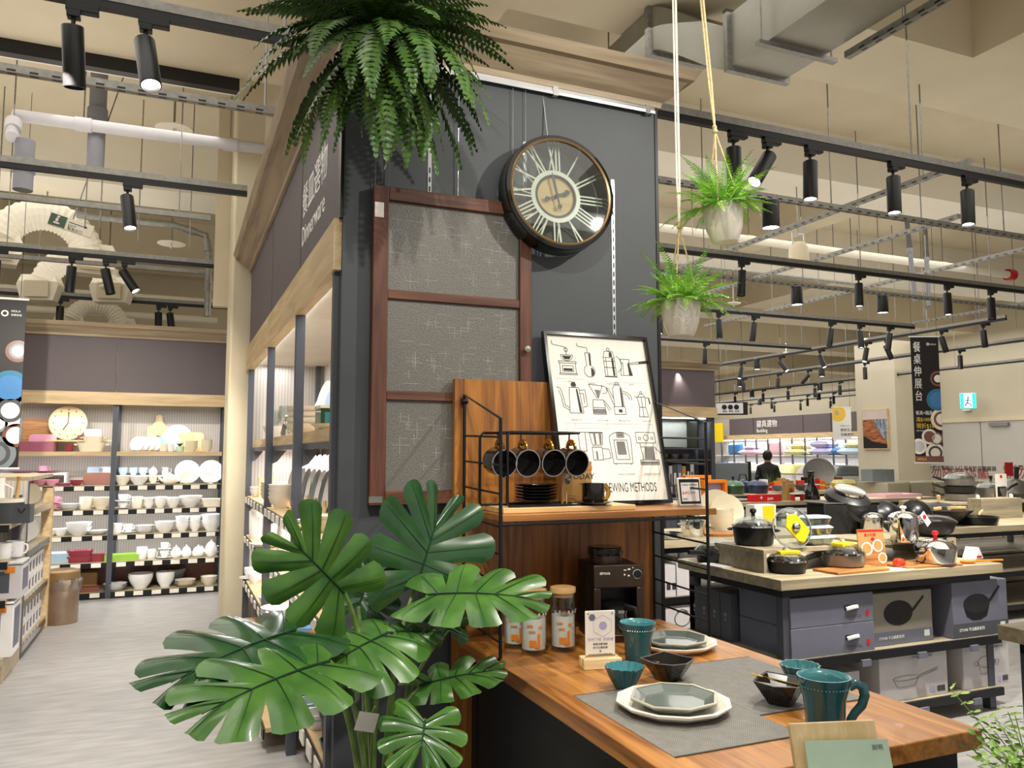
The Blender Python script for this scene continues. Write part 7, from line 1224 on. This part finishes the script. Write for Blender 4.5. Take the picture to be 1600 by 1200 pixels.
text('寢具選物', .30, 'whitetxt', bd, Matrix.Translation((-.006, by(1183)-24, 2.58)) @ Matrix.Rotation(R(-90), 4, 'Z') @ Matrix.Rotation(R(90), 4, 'X'), ext=.003); text('Bedding', .2, 'whitetxt', bd, Matrix.Translation((-.006, by(1183)-24, 2.36)) @ Matrix.Rotation(R(-90), 4, 'Z') @ Matrix.Rotation(R(90), 4, 'X'), ext=.003)
def pillow(p, z, w, h, d, m, lab, up=False, pat=None):
    b = B(); n = 10
    def f(s): 
        def fn(u, v):
            a, c = 2*u-1, 2*v-1; k = max(0, (1-a**4)*(1-c**4)); return Vector((a*w/2*(1-.06*(1-abs(c))), c*d/2*(1-.06*(1-abs(a))), s*h/2*k**.5))
        return fn
    b.grid(f(1), n, n).grid(f(-1), n, n)
    o = obj('pillow' if up or h < .3 else 'duvet', b, m, loc=(XB+.12, by(p), z+(d/2*.98 if up else h/2)), rot=(0, R(-78), 0) if False else ((R(90), 0, R(-90)) if up else (0, 0, R(-90))), smooth=180); tag(o, lab, 'pillow'); return o
pillow(1146, 1.46, .95, .25, .5, 'sky', 'blue upright pillow on the top bedding shelf', True); pillow(1172, 1.46, 1.3, .22, .5, 'palep', 'pink folded duvet on the top bedding shelf'); pillow(1171, 1.67, .6, .16, .4, 'lilac', 'small lilac cushion on the pink duvet'); pillow(1211, 1.46, .95, .25, .58, 'palep', 'pink upright pillow on the top bedding shelf', True)
pillow(1243, 1.46, 1.1, .24, .5, 'paley', 'pale yellow duvet on the top bedding shelf'); pillow(1246, 1.69, .7, .22, .4, 'paley', 'yellow cushion on the pale yellow duvet'); pillow(1283, 1.46, 1.0, .26, .5, 'lilac', 'lower lilac striped pillow'); pillow(1283, 1.71, .9, .28, .5, 'lilac', 'upper lilac striped pillow'); pillow(1309, 1.46, .5, .3, .4, 'sky', 'dark blue cushion on the top bedding shelf'); pillow(1330, 1.46, 1.1, .26, .5, 'bluew', 'pale blue duvet near the pier'); pillow(1332, 1.71, .7, .2, .4, 'paley', 'yellow cushion on the pale blue duvet')
for q, (p, m, l) in enumerate(((1124, 'sky', 'blue'), (1141, 'bluew', 'pale blue'), (1158, 'palep', 'pink printed'), (1172, 'porcelain', 'white printed'), (1190, 'palep', 'rose'), (1208, 'palep', 'pink checked'), (1230, 'linen', 'grey'), (1249, 'bluew', 'ice blue'), (1270, 'linen', 'light grey'), (1292, 'porcelain', 'white'), (1312, 'linen', 'stone'))): pillow(p, .72, .68, .2, .46, m, f'{l} upright pillow, {ORD[min(q, 9)]} on the lower bedding shelf' if q < 10 else f'{l} upright pillow at the pier end of the lower bedding shelf', True)
# beds before the wall
for q, (p0, p1, m, l) in enumerate(((1125, 1188, 'cream_c', 'cream quilt bed'), (1215, 1262, 'paley', 'pale yellow quilt bed'), (1262, 1300, 'linen', 'grey quilt bed'), (1300, 1336, 'greyc', 'grey rolled duvet bed'))):
    XX = 19.2; y0, y1 = atx(p1, 730, XX).y, atx(p0, 730, XX).y; t = thing('display_bed', l+' in front of the bedding shelves', 'bed', (XX, (y0+y1)/2, 0)); d = (y1-y0)/2-.08
    obj('mattress', B().box(-.6, .6, -d, d, .35, .85), 'white', t, bevel=.05); obj('base', B().box(-.58, .58, -d+.02, d-.02, .02, .35), 'greyc', t); obj('quilt', B().grid(lambda u, v: Vector(((2*u-1)*.62, (2*v-1)*(d+.02), .86+.3*((1-(2*u-1)**4)*(1-(2*v-1)**4))**.5)), 12, 12), m, t, smooth=180)
t = thing('upholstered_stool', 'grey upholstered stool block before the cream bed', 'stool', (13.2, aty(1183, 740, 15.5).y, 0)); t.location = (aty(1183, 740, 14.6).x, 14.6, 0); obj('seat_block', B().box(-.45, .45, -.3, .3, .05, 1.12), 'greyc', t, bevel=.05); obj('plinth_base', B().box(-.42, .42, -.27, .27, 0, .05), 'black', t)
t = thing('fabric_headboard', 'grey fabric headboard seen behind the orange crates', 'headboard', (aty(1136, 735, 13.6).x, 13.6, 0), R(-15)); obj('board', B().box(-.45, .45, -.06, .06, 0, 1.32), 'greyc', t, bevel=.02); obj('frame', B().box(.45, .5, -.07, .07, 0, 1.34), 'black', t)
# ---- person seen from behind
pp = atd(1200, 745, 15.2); H_ = 1.5
pe = thing('person', 'person with short dark hair in black clothes seen from behind', 'person', (pp.x, pp.y, 0), R(140))
def skin(name, verts, edges, rad, m, par, sub=2):
    me = bpy.data.meshes.new(name); me.from_pydata([Vector(v) for v in verts], edges, []); me.materials.append(MT[m]); o = bpy.data.objects.new(name, me); COL.objects.link(o); o.parent = par
    md = o.modifiers.new('skin', 'SKIN'); md.use_smooth_shade = True
    for i, r in enumerate(rad): v = me.skin_vertices[0].data[i]; v.radius = r if isinstance(r, tuple) else (r, r); v.use_root = (i == 0)
    s = o.modifiers.new('sub', 'SUBSURF'); s.levels = sub; s.render_levels = sub; return o
V = [(0, 0, .84), (0, .01, 1.0), (0, .01, 1.16), (0, 0, 1.27), (0, 0, 1.33), (0, -.01, 1.38), (.15, 0, 1.235), (.2, .02, 1.0), (.21, -.05, .8), (-.15, 0, 1.235), (-.2, .02, 1.0), (-.21, -.05, .8), (.085, 0, .78), (.09, -.01, .44), (.09, .02, .08), (.095, -.1, .03), (-.085, 0, .78), (-.09, -.01, .44), (-.09, .02, .08), (-.095, -.1, .03)]
E_ = [(0, 1), (1, 2), (2, 3), (3, 4), (4, 5), (3, 6), (6, 7), (7, 8), (3, 9), (9, 10), (10, 11), (0, 12), (12, 13), (13, 14), (14, 15), (0, 16), (16, 17), (17, 18), (18, 19)]
RD = [(.15, .11), (.145, .1), (.16, .11), (.11, .08), .05, .05, .065, .05, .038, .065, .05, .038, .085, .06, .045, .035, .085, .06, .045, .035]
skin('body', V, E_, RD, 'navyblk', pe)
hd = obj('head', B().lathe([(0, -.12), (.05, -.105), (.07, -.05), (.076, 0), (.074, .05), (.05, .1), (0, .118)], 20, M=TR((0, -.01, 1.45), 0, 0, 0, (1, 1.15, 1))), 'skin', pe)
obj('hair', B().lathe([(.072, -.045), (.09, 0), (.088, .055), (.06, .11), (0, .13)], 20, M=TR((0, .012, 1.45), 0, R(-18), 0, (1, 1.12, 1))), 'hair', pe)
for s in (-1, 1):
    obj('ear', B().lathe([(0, -.022), (.012, 0), (0, .022)], 8, M=TR((s*.078, 0, 1.45), 0, 0, 0, (.6, 1.2, 1))), 'skin', pe); obj('eye', B().lathe([(0, -.008), (.008, 0), (0, .008)], 8, M=TR((s*.03, -.088, 1.46))), 'black', pe)
    hb = B().box(-.018, .018, -.04, .0, -.09, 0)
    for f_ in range(4): hb.tube([(-.014+.0093*f_, -.02, -.085), (-.014+.0093*f_, -.025, -.125), (-.014+.0093*f_, -.04, -.15)], .0055, 6)
    hb.tube([(s*-.016, -.03, -.03), (s*-.03, -.045, -.06), (s*-.03, -.05, -.085)], .0065, 6); hb.v = [(x+s*.21, y-.04, z+.82) for x, y, z in hb.v]; obj('hand', hb, 'skin', pe)
obj('nose', B().lathe([(0, -.015), (.011, -.005), (0, .02)], 8, M=TR((0, -.096, 1.44))), 'skin', pe); obj('mouth', B().box(-.022, .022, -.09, -.084, 1.40, 1.406), 'palep', pe)
# ---- signs
p = atd(1120, 628, 17.5); q = atd(1166, 649, 17.5); t = thing('direction_sign', 'dark hanging direction sign with three round icons', 'sign', tuple((p+q)/2), -YAW-.15); w_ = .34
obj('panel', B().box(-w_, w_, -.05, .05, -.14, .14), 'banner', t); obj('face', B().box(-w_+.0, w_-.1, -.056, -.051, -.11, .12), 'boxwhite', t)
for i_ in range(3): obj('round_icon', B().lathe([(0, 0), (.055, 0), (.055, .002), (0, .002)], 20, M=TR((-.16+.13*i_, -.056, .03), 0, R(90))), 'black', t)
for i_, s in enumerate(('餐廚', '寢具', '收銀')): text(s, .05, 'ink', t, face_m((-.2+.13*i_, -.0575, -.08)), ext=.0005)
for x in (-.25, .25): obj('cord', B().tube([(x, 0, .14), (x, 0, ZC-t.location.z)], .006, 5), 'black', t)
p0 = atd(1300, 637, 17.0); t = banner((p0.x, p0.y, p0.z), .4, .66, -YAW, 'white hanging banner with a golden ring before the bedding wall', False)
for c in t.children:
    if c.name.startswith('cloth'): c.data.materials[0] = MT['white']
bdisc(t, .4, .12, -.13, .17, 'yelltxt', 'yelltxt'); bdisc(t, .4, .10, -.11, .07, 'white', 'white'); text('居家生活', .07, 'ink', t, face_m((.16, -.005, -.5))); text('百貨選物', .07, 'ink', t, face_m((.16, -.005, -.6))); text('LIVING STYLE', .035, 'ink_soft', t, face_m((.16, -.005, -.4)))
# black table show banner
p0 = atd(1422, 527, 12.0); q0 = atd(1432, 722, 12.0); w_ = .42; t = banner((p0.x, p0.y, p0.z), w_, p0.z-q0.z, -YAW, 'tall black table show banner with printed plates before the end wall', False); hB = p0.z-q0.z
for i_, c in enumerate('餐桌伸展台'): text(c, .17, 'whitetxt', t, face_m((.03, -.005, -.21-.185*i_)), ext=.0004, sx=.7)
text('餐具+鍋具', .07, 'whitetxt', t, face_m((.03, -.005, -1.17)), ext=.0004, sx=.8); text('滿$1000', .075, 'yelltxt', t, face_m((.03, -.005, -1.27)), ext=.0004, sx=.9); text('現折$100', .085, 'yelltxt', t, face_m((.03, -.005, -1.37)), ext=.0004, sx=.9); text('詳情 依店內公告為準', .024, 'whitetxt', t, face_m((.03, -.005, -1.42)), ext=.0003)
text('HOLA', .035, 'whitetxt', t, face_m((.29, -.005, -.12)), ext=.0003); obj('logo_ring', B().lathe([(.012, 0), (.022, 0), (.022, .001), (.012, .001)], 16, M=TR((.26, -.004, -.105), 0, R(90))), 'whitetxt', t)
sc = 1240/12.0
for dx, dy, r, a, c, e in ((40, 65, 12, 'brownc', 'banner', 'ivory'), (38, 98, 17, 'tealb', 'sky', None), (43, 128, 17, 'ivory', 'brownc', 'ivory'), (23, 155, 12, 'ivory', 'brownc', None), (6, 170, 12, 'ivory', 'boxlite', None), (34, 158, 10, 'brownc', 'ivory', None), (31, 180, 15, 'ivory', 'boxdk', 'ivory')): bdisc(t, w_, dx/sc, -dy/sc, r/sc, a, c, e)
obj('footer_strip', B().box(0, w_, -.005, -.0035, -hB, -hB+.09), 'brownc', t); text('HOLA', .05, 'yelltxt', t, face_m((.03, -.0056, -hB+.03)), ext=.0003)
# picture on the pier, panel, alarm, exit sign, door lettering
def xm(y, z, x): return Matrix.Translation((x, y, z)) @ Matrix.Rotation(R(-90), 4, 'Z') @ Matrix.Rotation(R(90), 4, 'X')
XPi = 15.9
y1, z1_ = atx(1349, 641, XPi).y, atx(1349, 641, XPi).z; y0, z0_ = atx(1391, 702, XPi).y, atx(1391, 702, XPi).z
t = thing('canvas_picture', 'framed photograph of red rock desert on the pale pier', 'picture', (XPi, (y0+y1)/2, (z0_+z1_)/2)); dy, dz = (y1-y0)/2, (z1_-z0_)/2
obj('frame', B().box(-.06, -.001, -dy, dy, -dz, dz), 'oakv', t)
m = mat('rockpic', '#5a2e1c', .7, col2='#c07848', scale=5, stretch=(1, 1.2, 6), detail=6); mat('streampic', '#20242c', .6, col2='#a8b4c4', scale=6, stretch=(1, 5, 1.5)); mat('skypic', '#c9b9b0', .7, var=.08, scale=3)
def poly(n, pts, mm, x): return obj(n, B().add([(x, a*dy, c*dz) for a, c in pts], [tuple(range(len(pts)))]), mm, t, smooth=None)
poly('rock_print', [(-.94, -.95), (.94, -.95), (.94, .55), (-.94, .55)], 'rockpic', -.0615); poly('sky_print', [(-.94, .5), (.94, .5), (.94, .95), (-.94, .95)], 'skypic', -.062); poly('stream_print', [(-.94, -.6), (-.94, .5), (-.1, .5), (.1, .3), (-.3, .0), (-.6, -.4)], 'streampic', -.0625); poly('shadow_print', [(.94, -.95), (-.94, -.95), (-.94, -.75), (.2, -.6), (.94, -.3)], 'banner', -.0622)
def onwall(px0, py0, px1, py1, X_): a = atx(px0, py0, X_); c = atx(px1, py1, X_); return (a.y+c.y)/2, (a.z+c.z)/2, abs(a.y-c.y)/2, abs(a.z-c.z)/2
cy, cz, dy, dz = onwall(1399, 579, 1417, 604, XW); t = thing('electric_panel', 'grey electric panel box high on the end wall', 'panel', (XW, cy, cz)); obj('box', B().box(-.12, -.001, -dy, dy, -dz, dz), 'wall_p', t, bevel=.01); obj('latch', B().box(-.126, -.12, -dy*.3, -dy*.2, -.05, .05), 'ink', t)
cy, cz, dy, dz = onwall(1400, 605, 1407, 613, XW); t = thing('alarm_light', 'small red and white alarm below the electric panel', 'alarm', (XW, cy, cz)); obj('base', B().box(-.06, -.001, -dy, dy, -dz, 0), 'white', t); obj('lamp', B().lathe([(0, 0), (.07, 0), (.06, .06), (0, .09)], 14, M=Matrix.Translation((-.07, 0, 0))), 'redm', t)
cy, cz, dy, dz = onwall(1526, 616, 1547, 639, XW); t = thing('emergency_exit_sign', 'glowing green emergency exit sign projecting from the end wall', 'sign', (XW-.5, cy, cz), R(-50)); obj('casing', B().box(-dy*1.05, dy*1.05, -.04, .04, -dz*1.02, dz*1.02), 'white', t, bevel=.01); obj('lit_face', B().box(-dy, dy, -.046, -.041, -dz*.95, dz*.95), 'exit_on', t)
obj('white_door', B().box(-dy*.55, dy*.5, -.049, -.0465, -dz*.85, dz*.9), 'exit_man', t); obj('runner', B().box(-.02, .02, -.052, -.0495, .05, .09).tube([(0, -.051, .04), (-.02, -.051, -.04), (-.07, -.051, -.12)], .014, 5).tube([(-.02, -.051, -.04), (.05, -.051, -.08), (.05, -.051, -.14)], .014, 5).tube([(-.07, -.051, .0), (0, -.051, .03), (.06, -.051, -.01)], .012, 5), 'tealb', t); obj('bracket', B().box(-.02, .02, .04, .56, dz*.8, dz*.95), 'steel', t)
t = thing('emergency_lamp', 'small white lamp with a red band beside the exit sign', 'lamp', (XW, cy+.38, cz)); obj('casing', B().box(-.09, -.001, -.09, .09, -.2, .14), 'white', t, bevel=.01); obj('red_band', B().box(-.095, -.09, -.09, .09, -.03, .02), 'red', t)
for d_, (pa, pb2) in zip(('door_3', 'door_2'), ((1438, 0), (1567, 0))):
    y_ = atx(pa, 735, XW-.03).y; par = bpy.data.objects[d_]
    text('請勿隨意碰觸', .30, 'redtxt', par, xm(y_, atx(pa, 746, XW-.03).z, XW-.024), ext=.002); text('本安全門非警報出入口,設有防盜警報器', .115, 'ink', par, xm(y_, atx(pa, 733, XW-.03).z, XW-.024), ext=.002)
